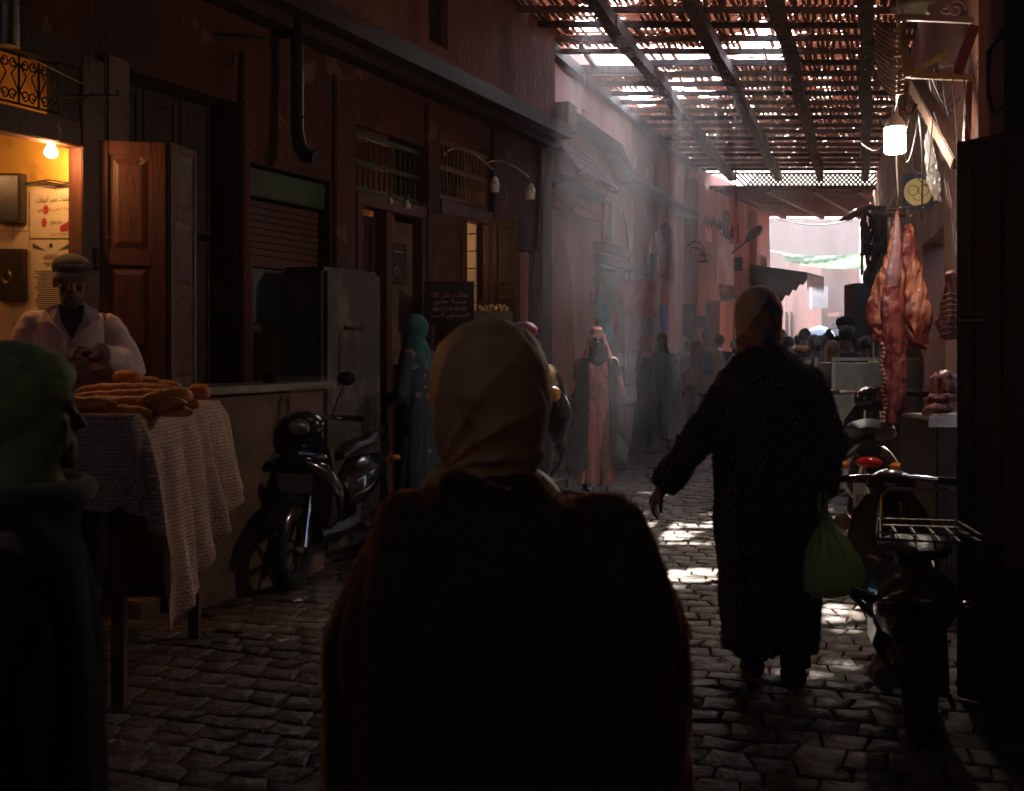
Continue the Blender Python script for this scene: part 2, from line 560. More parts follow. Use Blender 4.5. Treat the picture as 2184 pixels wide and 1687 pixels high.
PAVE = pm('paving_stone', (0.115, 0.086, 0.07), (0.06, 0.044, 0.036), 5, 0.68, 0.65, 26, spots=(0.05, 0.037, 0.03), spot_scale=2.2, spec=0.2)
def paving(y0, y1, xa, xb, L=0.165, Wd=0.135):
    rng = random.Random(3)
    mb = MB()
    dv, nv = V((0.317, 1, 0)).normalized(), V((1, -0.317, 0)).normalized()
    r = 0
    s = 0.0
    while s < (y1 - y0) * 1.05:
        off = (r % 2) * L / 2 + rng.uniform(-0.02, 0.02)
        hh = Wd * rng.uniform(0.9, 1.12)
        c = V((0, y0, 0)) + dv * s
        x0_, x1_ = xa(c.y) - c.x, xb(c.y) - c.x
        k = int((x1_ - x0_) / L) + 2
        for i in range(-1, k):
            wob = 0.03 * sin((x0_ + i * L) * 2.1 + 1.3 * sin(s * 0.4)) + 0.02 * sin(s * 3)
            u0 = x0_ + i * L + off
            q = []
            for (a, b) in ((0, 0), (1, 0), (1, 1), (0, 1)):
                uu = u0 + a * L
                zz = V((uu * 7.3 + r * 0.0, (s + b * hh) * 9.1, 0))
                jx, jy = noise.noise(zz) * 0.06, noise.noise(zz + V((9, 4, 2))) * 0.05
                q.append(c + nv * (uu + jx) + dv * (b * hh + jy + wob))
            mid = sum(q, V()) / 4
            if rng.random() < 0.01: continue
            # an extra kink on each long side gives the fish-scale outline
            kx = 0.012
            q = [q[0], (q[0] + q[1]) / 2 - dv * kx, q[1], q[2], (q[2] + q[3]) / 2 - dv * kx, q[3]]
            hz = rng.uniform(-0.004, 0.004)
            tx, ty = rng.uniform(-0.03, 0.03), rng.uniform(-0.035, 0.035)
            def lift(p, sh, z):
                d_ = (p - mid) * sh
                return mid + d_ + V((0, 0, z + d_.dot(nv) * tx + d_.dot(dv) * ty + hz))
            rings = [[lift(p, 0.96, -0.012) for p in q], [lift(p, 0.95, 0.004) for p in q], [lift(p, 0.86, 0.0105) for p in q]]
            kk = len(mb.v)
            for rg in rings: mb.v += rg
            n6 = 6
            for a in range(2):
                for j in range(n6):
                    mb.f.append((kk + a * n6 + j, kk + a * n6 + (j + 1) % n6, kk + (a + 1) * n6 + (j + 1) % n6, kk + (a + 1) * n6 + j))
            cc = len(mb.v)
            mb.v.append(lift(mid, 1, 0.012 + rng.uniform(-0.002, 0.002)))
            for j in range(n6):
                mb.f.append((kk + 12 + j, kk + 12 + (j + 1) % n6, cc))
        s += hh
        r += 1
    o = mb.build('pavement', PAVE, None, smooth=True)
    setp(o, kind='structure')
paving(2.0, 26.0, lambda y: max(NW.x0 + NW.m * y, -6) + 0.02 if y < 11.6 else (FW.x0 + FW.m * y if y < 19.4 else SW.x0 + SW.m * y),
       lambda y: (RW.x0 + RW.m * y if y < 20.5 else 6.75 + 0.3 * (y - 20.5)))

# ------------------------------------------------------------------ left: the row of old shops
shops = thing('shop_building', 'dark red plaster row of old shopfronts under an upper storey, nearest on the left', 'building', NW.y(5.0))
YB = NW.Y(188)
n_holes = [(4.05, YB, 0.2, 2.95), (6.11, 6.98, 0.0, 2.97), (7.08, 7.93, 0.0, 2.62), (8.22, 9.2, 0.0, 3.1), (9.42, 10.36, 0.0, 3.3), (10.98, 11.36, 0.0, 2.42)]
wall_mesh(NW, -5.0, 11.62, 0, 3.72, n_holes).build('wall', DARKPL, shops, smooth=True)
mb = wall_mesh(NW, -5.0, 11.62, 3.742, 5.2, [(9.1, 9.42, 3.95, 5.2)])
for i, q in enumerate(mb.v):
    mb.v[i] = q + NW.n * 0.1
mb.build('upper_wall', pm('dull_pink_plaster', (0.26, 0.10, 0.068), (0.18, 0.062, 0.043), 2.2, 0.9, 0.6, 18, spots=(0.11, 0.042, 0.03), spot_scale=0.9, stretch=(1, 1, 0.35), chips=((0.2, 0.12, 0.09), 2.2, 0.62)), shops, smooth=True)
wbox(MB(), NW, 9.1, 9.42, 3.95, 4.9, 0.0, 0.03).build('recessed_panel', WOODD, shops)
led = MB()
wbox(led, NW, -3, 11.6, 3.60, 3.74, 0.0, 0.30)
wbox(led, NW, -3, 11.6, 3.52, 3.597, 0.0, 0.16)
led.build('ledge', WOODD, shops)
for (y0, y1, z0, z1) in n_holes[1:]:
    bd = MB()
    wbox(bd, NW, y0 - 0.3, y1 + 0.3, z0, z1 + 0.15, -0.95, -0.9)
    wbox(bd, NW, y0 - 0.3, y1 + 0.3, z1 + 0.15, z1 + 0.2, -0.95, -0.28)
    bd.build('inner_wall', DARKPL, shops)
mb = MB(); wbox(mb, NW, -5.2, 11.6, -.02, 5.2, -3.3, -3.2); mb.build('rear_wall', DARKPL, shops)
mb = MB(); wbox(mb, NW, 11.5, 11.6, -.02, 5.2, -3.3, -.29); mb.build('end_wall', DARKPL, shops)
mb = MB(); wbox(mb, NW, -5.2, 11.6, 5.2, 5.3, -3.3, .12); mb.build('flat_roof', DARKPL, shops)
# end pier between the dark shops and the lit wall
wbox(MB(), NW, 11.4, 11.64, 0, 3.5, 0.003, 0.06).build('pier', DARKPL, shops, bevel=0.01)
# pale plaster pilaster beside the bakery, pilasters further on
wbox(MB(), NW, 5.93, 6.09, 0, 3.0, 0.003, 0.05).build('pilaster', GREYPL, shops, bevel=0.012)
for (a, b, z) in ((6.99, 7.07, 3.3), (7.95, 8.2, 3.4), (9.21, 9.41, 3.45), (10.38, 10.5, 3.5)):
    wbox(MB(), NW, a, b, 0, z, 0.003, 0.035).build('pilaster', DARKPL, shops, bevel=0.01)
# masonry counter under the grey shutter
mb = MB(); wbox(mb, NW, 6.1, 7.3, 0, 1.17, 0.02, 0.42); mb.build('counter', GREYPL, shops, bevel=0.01)
mb = MB(); wbox(mb, NW, 6.05, 7.35, 1.172, 1.215, 0.0, 0.47); mb.build('counter_top', pm('worn_slab', (0.28, 0.25, 0.22), (0.18, 0.15, 0.13), 8, 0.45, 0.3, 30), shops, bevel=0.006)
wbox(MB(), NW, 5.9, 11.5, -0.02, 0.1, 0.003, 0.3).build('step', GREYPL, shops, bevel=0.012)

# ------------------------------------------------------------------ left: the tall lit wall
tall = thing('tall_building', 'tall salmon pink wall with a stepped ledge and tile canopy, lit by the roof gap', 'building', FW.y(15))
f_holes = [(12.02, 12.95, 0, 2.75), (14.13, 14.42, 2.88, 3.3), (13.22, 13.38, 4.12, 4.3), (13.8, 16.3, 0, 2.55), (17.25, 18.5, 2.55, 3.5), (16.8, 16.92, 3.98, 4.24), (15.7, 15.8, 4.0, 4.15)]
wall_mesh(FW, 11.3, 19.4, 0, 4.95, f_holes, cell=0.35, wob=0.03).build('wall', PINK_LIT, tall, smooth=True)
bk = MB()
for (y0, y1, z0, z1) in f_holes:
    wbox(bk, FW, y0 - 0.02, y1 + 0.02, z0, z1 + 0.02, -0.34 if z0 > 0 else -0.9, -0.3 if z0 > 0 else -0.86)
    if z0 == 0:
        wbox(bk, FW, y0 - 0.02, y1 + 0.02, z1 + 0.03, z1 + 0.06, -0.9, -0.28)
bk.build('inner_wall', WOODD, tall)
mb = MB(); wbox(mb, FW, 11.9, 19.4, -.02, 4.9, -2.3, -2.2); mb.build('rear_wall', PINK, tall)
mb = MB(); wbox(mb, FW, 19.3, 19.38, -.02, 4.9, -2.3, -.29); mb.build('end_wall', PINK, tall)
mb = MB(); wbox(mb, FW, 11.9, 19.4, 4.8, 4.9, -2.3, -.29); mb.build('flat_roof', PINK, tall)
# pointed arch head closing the niche to an arch
def arch_head(W, ya, yb, z_spring, z_top, z_hole, out, t, pointed=True):
    mb = MB()
    n = 12
    yc = (ya + yb) / 2
    def az(s):
        s = abs(s)
        return z_spring + (z_top - z_spring) * ((1 - s ** 1.9) ** (0.62 if pointed else 0.5))
    for i in range(n):
        s0, s1 = -1 + 2 * i / n, -1 + 2 * (i + 1) / n
        y0, y1 = yc + s0 * (yb - ya) / 2, yc + s1 * (yb - ya) / 2
        mb.hexa([W.y(y0, az(s0), out - t), W.y(y0, az(s0), out), W.y(y1, az(s1), out), W.y(y1, az(s1), out - t),
                 W.y(y0, z_hole + .01, out - t), W.y(y0, z_hole + .01, out), W.y(y1, z_hole + .01, out), W.y(y1, z_hole + .01, out - t)])
    return mb
arch_head(FW, 12.02, 12.95, 1.75, 2.68, 2.75, -0.004, 0.26).build('arch_head', PINK_LIT, tall)
arch_head(FW, 17.25, 18.5, 3.2, 3.46, 3.5, -0.004, 0.2, False).build('arch_head', PINK_LIT, tall)
# ledges: high run, slanting drop, low run
def ledge(pts, h, o, lines=5, mat=WOODD):
    mb = MB()
    for (ya, za), (yb, zb) in zip(pts, pts[1:]):
        mb.hexa([FW.y(ya, za, 0), FW.y(ya, za, o), FW.y(yb, zb, o), FW.y(yb, zb, 0), FW.y(ya, za + h, 0), FW.y(ya, za + h, o), FW.y(yb, zb + h, o), FW.y(yb, zb + h, 0)])
        for k in range(lines):                      # boards and cables along its face
            zz = 0.03 + k * (h - 0.04) / lines
            mb.bar(FW.y(ya, za + zz, o + 0.012), FW.y(yb, zb + zz, o + 0.012), 0.018, 0.012)
    return mb.build('ledge', mat, tall)
ledge([(11.9, 3.93), (14.2, 3.93), (14.75, 3.66), (19.4, 3.70)], 0.12, 0.22)
wbox(MB(), FW, 11.7, 11.98, 3.72, 4.02, 0.12, 0.34).build('ledge_end', WOODG, tall, bevel=0.01)
# clay tile canopy under the ledge
TILE = pm('clay_tile', (0.24, 0.14, 0.11), (0.15, 0.08, 0.065), 9, 0.8, 0.5, 40)
def tile_canopy(W, ya, yb, zt, zb, ot, ob, parent, pitch=0.085, n=4):
    mb = MB()
    mb.hexa([W.y(ya, zt - .03, ot), W.y(ya, zb - .03, ob), W.y(yb, zb - .03, ob), W.y(yb, zt - .03, ot), W.y(ya, zt, ot), W.y(ya, zb, ob), W.y(yb, zb, ob), W.y(yb, zt, ot)])
    k = int((yb - ya) / pitch)
    rr = random.Random(5)
    for i in range(k):
        yy = ya + pitch * (i + 0.5)
        for j in range(n):
            f0, f1 = j / n, (j + 1.18) / n
            p0 = W.y(yy + rr.uniform(-.006, .006), zt + (zb - zt) * f0 + 0.012, ot + (ob - ot) * f0)
            p1 = W.y(yy, zt + (zb - zt) * f1 + 0.022, ot + (ob - ot) * f1)
            mb.tube([p0, p1], [pitch * 0.36, pitch * 0.44], n=8)
    return mb.build('tile_canopy', TILE, parent)
tile_canopy(FW, 11.95, 13.6, 3.78, 3.32, 0.0, 0.36, tall)
wbox(MB(), FW, 11.95, 13.6, 3.22, 3.3, 0.0, 0.2).build('canopy_beam', WOODD, tall)
mb = MB()
mb.hexa([FW.y(12.0, 2.98, 0), FW.y(12.0, 2.90, .3), FW.y(13.1, 2.90, .3), FW.y(13.1, 2.98, 0), FW.y(12.0, 3.15, 0), FW.y(12.0, 2.95, .3), FW.y(13.1, 2.95, .3), FW.y(13.1, 3.15, 0)])
mb.build('door_hood', PINK, tall)
# window fittings
for (a, b, z0, z1) in ((14.13, 14.42, 2.88, 3.3),):
    mb = MB()
    wbox(mb, FW, a - .04, a, z0 - .04, z1 + .04, -.02, .03); wbox(mb, FW, b, b + .04, z0 - .04, z1 + .04, -.02, .03)
    wbox(mb, FW, a, b, z1, z1 + .04, -.02, .03); wbox(mb, FW, a, b, z0 - .04, z0, -.02, .04)
    mb.build('window_frame', WOODG, tall)
mb = MB()
for (a, z) in ((13.78, 2.6), (16.27, 2.6)):
    wbox(mb, FW, a, a + .06, 0, z, -.02, .05)
wbox(mb, FW, 13.78, 16.33, 2.52, 2.62, -.02, .06)
mb.build('door_frame', WOODG, tall, bevel=0.004)
wbox(MB(), FW, 13.7, 15.0, 2.66, 2.76, 0.002, .16).build('door_cornice', PALE, tall, bevel=0.01)
# stall post with shutters after the red cloth shop
mb = MB(); wbox(mb, FW, 16.45, 16.75, 0, 2.85, 0.0, 0.10); mb.build('shutter_box', WOODD, tall, bevel=0.006)
mb = MB(); wbox(mb, FW, 16.78, 17.1, 0, 2.62, 0.0, 0.07); mb.build('shutter', WOOD, tall, bevel=0.006)
for yy in (19.05, 19.3):
    mb = MB(); wbox(mb, FW, yy, yy + .1, 0, 2.2, 0, 0.2); mb.build('door_jamb', WOODG, tall)

# ------------------------------------------------------------------ left: the far wall past the bend
far_l = thing('bend_building', 'orange pink house front with slit windows past the bend', 'building', SW.y(21))
s_holes = [(20.36, 20.66, 3.42, 3.86), (21.38, 21.56, 3.35, 4.05), (21.7, 21.95, 3.45, 3.85), (22.2, 22.34, 3.55, 3.95), (23.7, 24.05, 2.95, 3.4), (21.15, 21.75, 2.4, 2.85), (20.3, 21.1, 0, 2.35), (21.9, 23.3, 0, 2.35)]
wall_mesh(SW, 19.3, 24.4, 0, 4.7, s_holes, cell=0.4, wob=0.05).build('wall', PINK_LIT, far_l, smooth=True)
bk = MB()
for (y0, y1, z0, z1) in s_holes:
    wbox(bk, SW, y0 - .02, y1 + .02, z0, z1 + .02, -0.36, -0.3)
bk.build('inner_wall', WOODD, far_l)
wbox(MB(), SW, 19.3, 19.7, 0, 4.4, 0.01, 0.24).build('pier', PINK_LIT, far_l, bevel=0.02)
wbox(MB(), SW, 22.95, 23.2, 0, 4.3, 0.01, 0.16).build('pier', PINK_LIT, far_l, bevel=0.02)
for (a, b, z0, z1) in s_holes[4:6] + [s_holes[1]]:
    mb = MB()
    wbox(mb, SW, a - .05, a, z0 - .05, z1 + .05, -.02, .04); wbox(mb, SW, b, b + .05, z0 - .05, z1 + .05, -.02, .04)
    wbox(mb, SW, a, b, z1, z1 + .05, -.02, .04); wbox(mb, SW, a, b, z0 - .05, z0, -.02, .05)
    wbox(mb, SW, (a + b) / 2 - .015, (a + b) / 2 + .015, z0, z1, -.05, -.02)
    mb.build('window_frame', PALE, far_l)
mb = MB()
for k in range(12):
    wbox(mb, SW, 20.32 + k * .066, 20.37 + k * .066, 0, 2.3, -.2, -.16)
mb.build('slatted_door', WOOD, far_l)
wbox(MB(), SW, 21.2, 22.9, 2.38, 2.5, 0, .3).build('shop_fascia', WOODG, far_l, bevel=.01)
panel_leaf(far_l, SW.y(22.0, 0, -.2), SW.y(22.6, 0, -.2), 0, 2.3, SW.n, WOOD, rows=3)
panel_leaf(far_l, SW.y(22.6, 0, -.2), SW.y(23.2, 0, -.2), 0, 2.3, SW.n, WOOD, rows=3)

# ------------------------------------------------------------------ right wall
right = thing('market_building', 'rough pink building side with cables on the right above the meat stall', 'building', RW.y(12))
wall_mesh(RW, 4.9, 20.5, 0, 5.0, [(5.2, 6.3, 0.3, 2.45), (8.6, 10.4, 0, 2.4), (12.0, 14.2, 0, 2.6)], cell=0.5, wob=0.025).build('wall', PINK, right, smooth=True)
for (y0, y1, z1) in ((5.2, 6.3, 2.5), (8.6, 10.4, 2.4), (12.0, 14.2, 2.6)):
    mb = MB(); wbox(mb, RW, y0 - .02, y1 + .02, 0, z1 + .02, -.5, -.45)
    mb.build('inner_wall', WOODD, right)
mb = MB()
mb.hexa([V(p) for p in ((6.74, 20.5, 0), (7.0, 20.5, 0), (8.3, 25.2, 0), (8.0, 25.2, 0), (6.74, 20.5, 4.9), (7.0, 20.5, 4.9), (8.3, 25.2, 4.4), (8.0, 25.2, 4.4))])
mb.build('end_wall', PINK_LIT, right)
near_r = thing('stall_building', 'dark unlit wall at the right edge of the picture behind the open door', 'building', (1.9, 4.8, 0))
mb = MB(); mb.hexa([V(p) for p in ((2.28, 4.9, 0), (2.7, 4.9, 0), (1.9, -5, 0), (1.5, -5, 0), (2.28, 4.9, 5), (2.7, 4.9, 5), (1.9, -5, 5), (1.5, -5, 5))])
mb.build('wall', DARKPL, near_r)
mb = MB(); a = P(2108, 0, 4.75); b = P(2141, 0, 4.75)
mb.box(((a.x + b.x) / 2, 4.8, 3.6), (b.x - a.x, 0.12, 2.7)); mb.build('corner_post', PINK_LIT, near_r, bevel=0.008)
mb = MB(); mb.box((b.x + .14, 4.9, 3.6), (.26, 0.1, 2.7)); mb.build('shutter_box', WOODD, near_r, bevel=0.008)
# unseen wall added behind the viewer to keep sky light out
mb = MB(); mb.box((-2, -5.3, 2.5), (12, 0.4, 5.4))
b_ = thing('wall', 'unseen plaster wall added behind the viewer to block sky light', 'wall', (-2, -5.3, 0))
mb.build('light_block', DARKPL, b_)

# ------------------------------------------------------------------ houses in the daylight beyond
def block(name, label, x0, y0, x1, y1, th, h, mat, holes=(), group='houses beyond the alley roof', extra=None):
    """one house: facade from (x0,y0) to (x1,y1), body going back by th"""
    t = thing(name, label, 'house', (x0, y0, 0), group=group)
    a, b = V((x0, y0, 0)), V((x1, y1, 0))
    d = (b - a).normalized(); n = V((d.y, -d.x, 0))
    L = (b - a).length
    def q(s, z, o=0): return a + d * s + V((0, 0, z)) + n * o
    mb = MB()
    ss = sorted(set([0, L] + [x for hh in holes for x in hh[:2]])); zz = sorted(set([-.02, h] + [x for hh in holes for x in hh[2:4]]))
    for s0, s1 in zip(ss, ss[1:]):
        for z0, z1 in zip(zz, zz[1:]):
            dep = 0
            if any(hh[0] <= s0 and s1 <= hh[1] and hh[2] <= z0 + .03 and z1 <= hh[3] for hh in holes): dep = -.25
            mb.hexa([q(s0, z0, -th), q(s0, z0, dep), q(s1, z0, dep), q(s1, z0, -th), q(s0, z1, -th), q(s0, z1, dep), q(s1, z1, dep), q(s1, z1, -th)])
    mb.build('wall', mat, t)
    for i, hh in enumerate(holes):
        s0, s1, z0, z1 = hh[:4]
        nm = 'door' if z0 < .3 else 'window'
        w_ = MB(); w_.hexa([q(s0, z0, -.248), q(s0, z0, -.2), q(s1, z0, -.2), q(s1, z0, -.248), q(s0, z1, -.248), q(s0, z1, -.2), q(s1, z1, -.2), q(s1, z1, -.248)])
        o = w_.build(nm, WOODD if len(hh) < 5 else hh[4], t)
        f_ = MB()
        for (sa, sb, za, zb) in ((s0 - .07, s0, z0, z1 + .07), (s1, s1 + .07, z0, z1 + .07), (s0, s1, z1, z1 + .07), ((s0 + s1) / 2 - .03, (s0 + s1) / 2 + .03, z0, z1)):
            f_.hexa([q(sa, za, -.19), q(sa, za, .03), q(sb, za, .03), q(sb, za, -.19), q(sa, zb, -.19), q(sa, zb, .03), q(sb, zb, .03), q(sb, zb, -.19)])
        f_.build('frame', WOODG, o)
    return t, q
block('house', 'low orange pink house just past the far end of the alley roof', 6.35, 26.6, 9.6, 37.5, 3, 3.35, PINK_LIT, [(0.9, 1.5, 1.9, 2.6), (4.2, 5.4, 0, 2.4), (7.2, 8.6, 0, 2.5)])
t, q = block('house', 'tallest pale pink block closing the view under the bright sky', 9.2, 46, 16.5, 46.4, 5, 6.75, PALE, [(1.3, 2.1, 0, 2.4), (3.0, 4.2, 0, 2.5), (5.4, 6.0, 3.6, 4.3), (6.3, 6.8, 4.6, 5.4)])
for (s0, s1, z) in ((0, 7.3, 6.76),):
    mb = MB(); mb.hexa([q(s0, z, -.4), q(s0, z, .06), q(s1, z, .06), q(s1, z, -.4), q(s0, z + .12, -.4), q(s0, z + .12, .06), q(s1, z + .12, .06), q(s1, z + .12, -.4)]); mb.build('parapet', PALE, t)
t, q = block('house', 'pale house with a balcony slab and blue door on the right beyond the green cloth', 10.6, 38, 13.0, 38.6, 4, 4.6, PALE, [(0.3, 0.8, 0, 2.3), (1.05, 1.5, 2.9, 3.5), (1.7, 2.2, 0, 2.2)])
mb = MB(); mb.hexa([q(.2, 2.55, 0), q(.2, 2.55, .8), q(2.3, 2.55, .8), q(2.3, 2.55, 0), q(.2, 2.68, 0), q(.2, 2.68, .8), q(2.3, 2.68, .8), q(2.3, 2.68, 0)]); mb.build('balcony', PINK, t)
mb = MB()
for k in range(4):
    mb.bar(q(.4 + k * .5, 2.15, 0.02), q(.45 + k * .5, 1.95, .75), .42, .03)
mb.build('awning', pm('blue_tarp', (0.10, 0.16, 0.24), (0.07, 0.11, 0.17), 5, 0.7, 0.2, 30), t)
mb = MB(); mb.box(q(-.2, 3.2, .18), (.55, .3, .75)); mb.build('air_conditioner', WHITEP, t, bevel=.02)
t, q = block('house', 'narrow salmon house on the right behind the cable post', 11.7, 37.4, 9.8, 31.0, 4, 5.6, PALE, [(2.2, 3, 2.8, 3.6), (4.4, 5.2, 0, 2.3)])
mb = MB(); mb.hexa([q(1, 2.2, 0), q(1, 2.0, 1.3), q(5, 2.0, 1.3), q(5, 2.2, 0), q(1, 2.25, 0), q(1, 2.05, 1.3), q(5, 2.05, 1.3), q(5, 2.25, 0)]); mb.build('awning', MATS['blue_tarp'], t)

# ------------------------------------------------------------------ the slatted roofs
def bx_(Y, k):                                  # X of the long beams at a depth row
    return (2.9, 4.07, 4.95, 5.73, 6.56)[k] - 0.317 * (20.6 - Y)
RZ = 4.70
roof = thing('slatted_roof', 'long timber roof of beams, battens and broken lath over the alley', 'roof', (2.5, 12, RZ))
for k in range(5):
    mb = MB()
    ya, yb = -5.0, 20.6
    N_ = 26
    pts = [V((bx_(ya + (yb - ya) * i / N_, k) + 0.02 * sin(i * 1.7 + k), ya + (yb - ya) * i / N_, RZ - 0.085 + 0.008 * sin(i + k))) for i in range(N_ + 1)]
    for a, b in zip(pts, pts[1:]):
        mb.bar(a, b, 0.13 + 0.02 * sin(a.y * 3 + k), 0.13)
    for i in range(0, 90):                      # packing strips nailed along the beam
        yy = 10 + i * 0.118
        if random.random() < .75:
            mb.box((bx_(yy, k) + random.uniform(-.01, .01), yy, RZ - 0.155), (0.09, 0.085, 0.012), random.uniform(-.1, .1))
    mb.build('beam', BEAM, roof)
def xl(Y): return (NW.x0 + NW.m * Y if Y < 10.4 else FW.x0 + FW.m * Y) - 0.25
def xr(Y): return RW.x0 + RW.m * Y + 0.3 if Y > 5 else 2.6
Y = 9.7
rows = []
while Y < 20.6:
    rows.append(Y); Y += 0.5
for i, Y in enumerate(rows):
    mb = MB()
    tilt = random.uniform(-.03, .03)
    mb.bar((xl(Y) if abs(Y - 12.7) > .1 else bx_(Y, 1), Y - tilt, RZ), (xr(Y), Y + tilt, RZ + random.uniform(-.01, .01)), 0.05, 0.055)
    mb.build('batten', BEAM if i % 3 else WOODD, roof)
def hole(X, Y):
    if 12.16 < Y < 13.2 and X < bx_(Y, 1) - 0.02: return 1.0
    if 12.16 < Y < 12.75 and X < bx_(Y, 2) - 0.35: return 0.85
    if 12.16 < Y < 12.75 and X < bx_(Y, 3) - 0.15: return 0.93 if noise.noise(V((X * 2.3, 7, 0))) > -.15 or 2.25 < X < 3.0 else 0.1
    if 13.2 < Y < 14.75 and 1.75 < X < 2.6: return 0.85 if noise.noise(V((X * 2.6, Y * 2.1, 3.3))) > .02 else 0.08
    if 11.6 < Y < 12.2 and 2.4 < X < 3.05: return .9
    if 11.1 < Y < 11.6 and 2.45 < X < 2.8: return .6
    if 10.6 < Y < 11.75 and .62 < X < 1.12: return .8  # gap added so sun catches the fleece hood
    if 14.1 < Y < 15.7 and 1.3 < X < 1.98: return 1.0 if Y < 15.2 else .8  # gap added so sun falls on the rose robe
    return 0.0
def openness(X, Y):
    f = 0.5 + 0.9 * noise.noise(V((X * 0.9, Y * 0.9, 4.0)))
    b = 0.01
    if X > bx_(Y, 1) - .3 and X < bx_(Y, 3) + .1:
        if 13.0 < Y < 15.6: b = 0.085
        if 9.6 < Y < 11.0: b = 0.04
        if 11.0 <= Y < 12.2: b = 0.03
        if 15.6 <= Y < 17.5: b = 0.03
    elif X > bx_(Y, 3):
        b = 0.015
    elif Y > 13.0:
        b = 0.03
    else:
        b = 0.02 if X > .3 else 0.0
        if 10.85 < Y < 11.15 and -.15 < X < .15: b = 0.3
    return b * (3.2 if noise.noise(V((X * 1.15, Y * 1.15, 4.0))) > .16 else .3)
for i, Y in enumerate(rows):
    rr = random.Random(100 + i)
    mb = MB()
    L_ = min(0.5, 20.6 - Y)
    x = xl(Y) + 0.02
    while x < xr(Y) - 0.05:
        gap = hole(x, Y + L_ / 2)
        if gap == 0 or rr.random() > gap:
            if rr.random() > 0.03:
                wv = rr.uniform(.030, .044)
                sh = rr.uniform(-.02, .02)
                mb.bar((x, Y, RZ + 0.045), (x + .317 * L_ + sh, Y + L_, RZ + 0.045 + rr.uniform(-.006, .006)), wv, 0.008)
        x += 0.062
    kk = max(2, int(L_ / 0.062))
    for j in range(kk):
        yy = Y + (j + .5) * L_ / kk
        x = xl(Y)
        while x < xr(Y):
            seg = rr.uniform(.12, .3)
            xm = x + seg / 2
            h_ = hole(xm, yy)
            if not (h_ and rr.random() < h_) and rr.random() > openness(xm, yy):
                mb.bar((x, yy + rr.uniform(-.004, .004), RZ + 0.056), (x + seg, yy + rr.uniform(-.006, .006), RZ + 0.058 + rr.uniform(0, .012)), rr.uniform(.063, .074), 0.006)
            x += seg
    mb.build('lath_panel', LATH, roof)
# the near stretch is boarded over with old planks
mb = MB()
x = -5.6
yy = -5.2
while yy < 9.7:
    if 1.1 < yy < 1.35:                          # unseen gap added so daylight reaches the nearest headscarf
        mb.box((.9, yy + .1, RZ + .05), (3.6, .205, .025)); mb.box((-3.9, yy + .1, RZ + .05), (4.0, .205, .025))
        yy += .2
        continue
    if -3.0 < yy < -2.7:                        # unseen gap added behind the viewer for fill light
        yy += .2
        continue
    mb.box(((xl(yy) + xr(yy)) / 2, yy + .1, RZ + .05 + random.uniform(-.004, .004)), (xr(yy) - xl(yy) + 1.2, .205, .025))
    yy += .2
mb.build('boarding', WOODD, roof)
# edge plates on both walls
mb = MB()
wbox(mb, FW, 11.7, 20.4, RZ - .1, RZ + .02, 0.0, .1)
mb.build('wall_plate', WOODD, roof)
mb = MB(); mb.bar(P(1225, 147, 13.0) * 1, V((bx_(13.0, 1), 13.0, RZ)), .06, .09); mb.build('hole_batten', WOODG, roof)
mb = MB(); mb.bar((0.75, 12.1, RZ + .03), (0.98, 13.0, RZ + .03), .05, .05); mb.build('cross_batten', WOODG, roof)

R2 = 4.43
roof2 = thing('slatted_roof', 'second lower slatted roof at the bend of the alley', 'roof', (5.5, 22.5, R2))
for k in range(4):
    mb = MB(); xa = 3.9 + k * 0.85
    mb.bar((xa, 20.6, R2 - .05), (xa + .523 * 4.2, 24.8, R2 - .05), .1, .08); mb.build('rafter', WOODG, roof2)
Y = 20.62; i = 0
while Y < 24.85:
    mb = MB(); mb.bar((SW.x0 + SW.m * Y - .2, Y, R2), (6.72 + (Y - 20.6) * .28, Y, R2), .05, .06); mb.build('batten', BEAM, roof2)
    rr = random.Random(300 + i)
    mb = MB(); x = SW.x0 + SW.m * Y - .2
    while x < 6.72 + (Y - 20.6) * .28:
        mb.bar((x, Y, R2 + .04), (x + .15, Y + .3, R2 + .04 + rr.uniform(-.004, .004)), rr.uniform(.04, .052), .008); x += .062
    mb.bar((SW.x0 + SW.m * Y - .2, Y + .1, R2 + .05), (6.72 + (Y - 20.6) * .28, Y + .1, R2 + .05), .07, .006)
    mb.bar((SW.x0 + SW.m * Y - .2, Y + .2, R2 + .05), (6.72 + (Y - 20.6) * .28, Y + .2, R2 + .05), .07, .006)
    mb.build('lath_panel', LATH, roof2)
    Y += .3; i += 1
mb = MB()
x = 4.35
while x < 6.75:                                   # diamond trellis between the two roof levels
    for s in (-1, 1):
        a = V((x, 20.63 + .006 * s, R2 + .02)); b = V((x + s * .26, 20.63 + .006 * s, R2 + .02 + .26))
        mb.bar(a, b, .040, .008, up=(0, 1, 0))
    x += .085
mb.build('trellis', WOOD, roof2)
mb = MB(); mb.bar((3.3, 20.66, R2 + .0), (6.9, 20.66, R2), .05, .05); mb.bar((3.3, 20.66, R2 + .28), (6.9, 20.66, R2 + .28), .05, .04)
mb.build('fascia', WOODG, roof2)

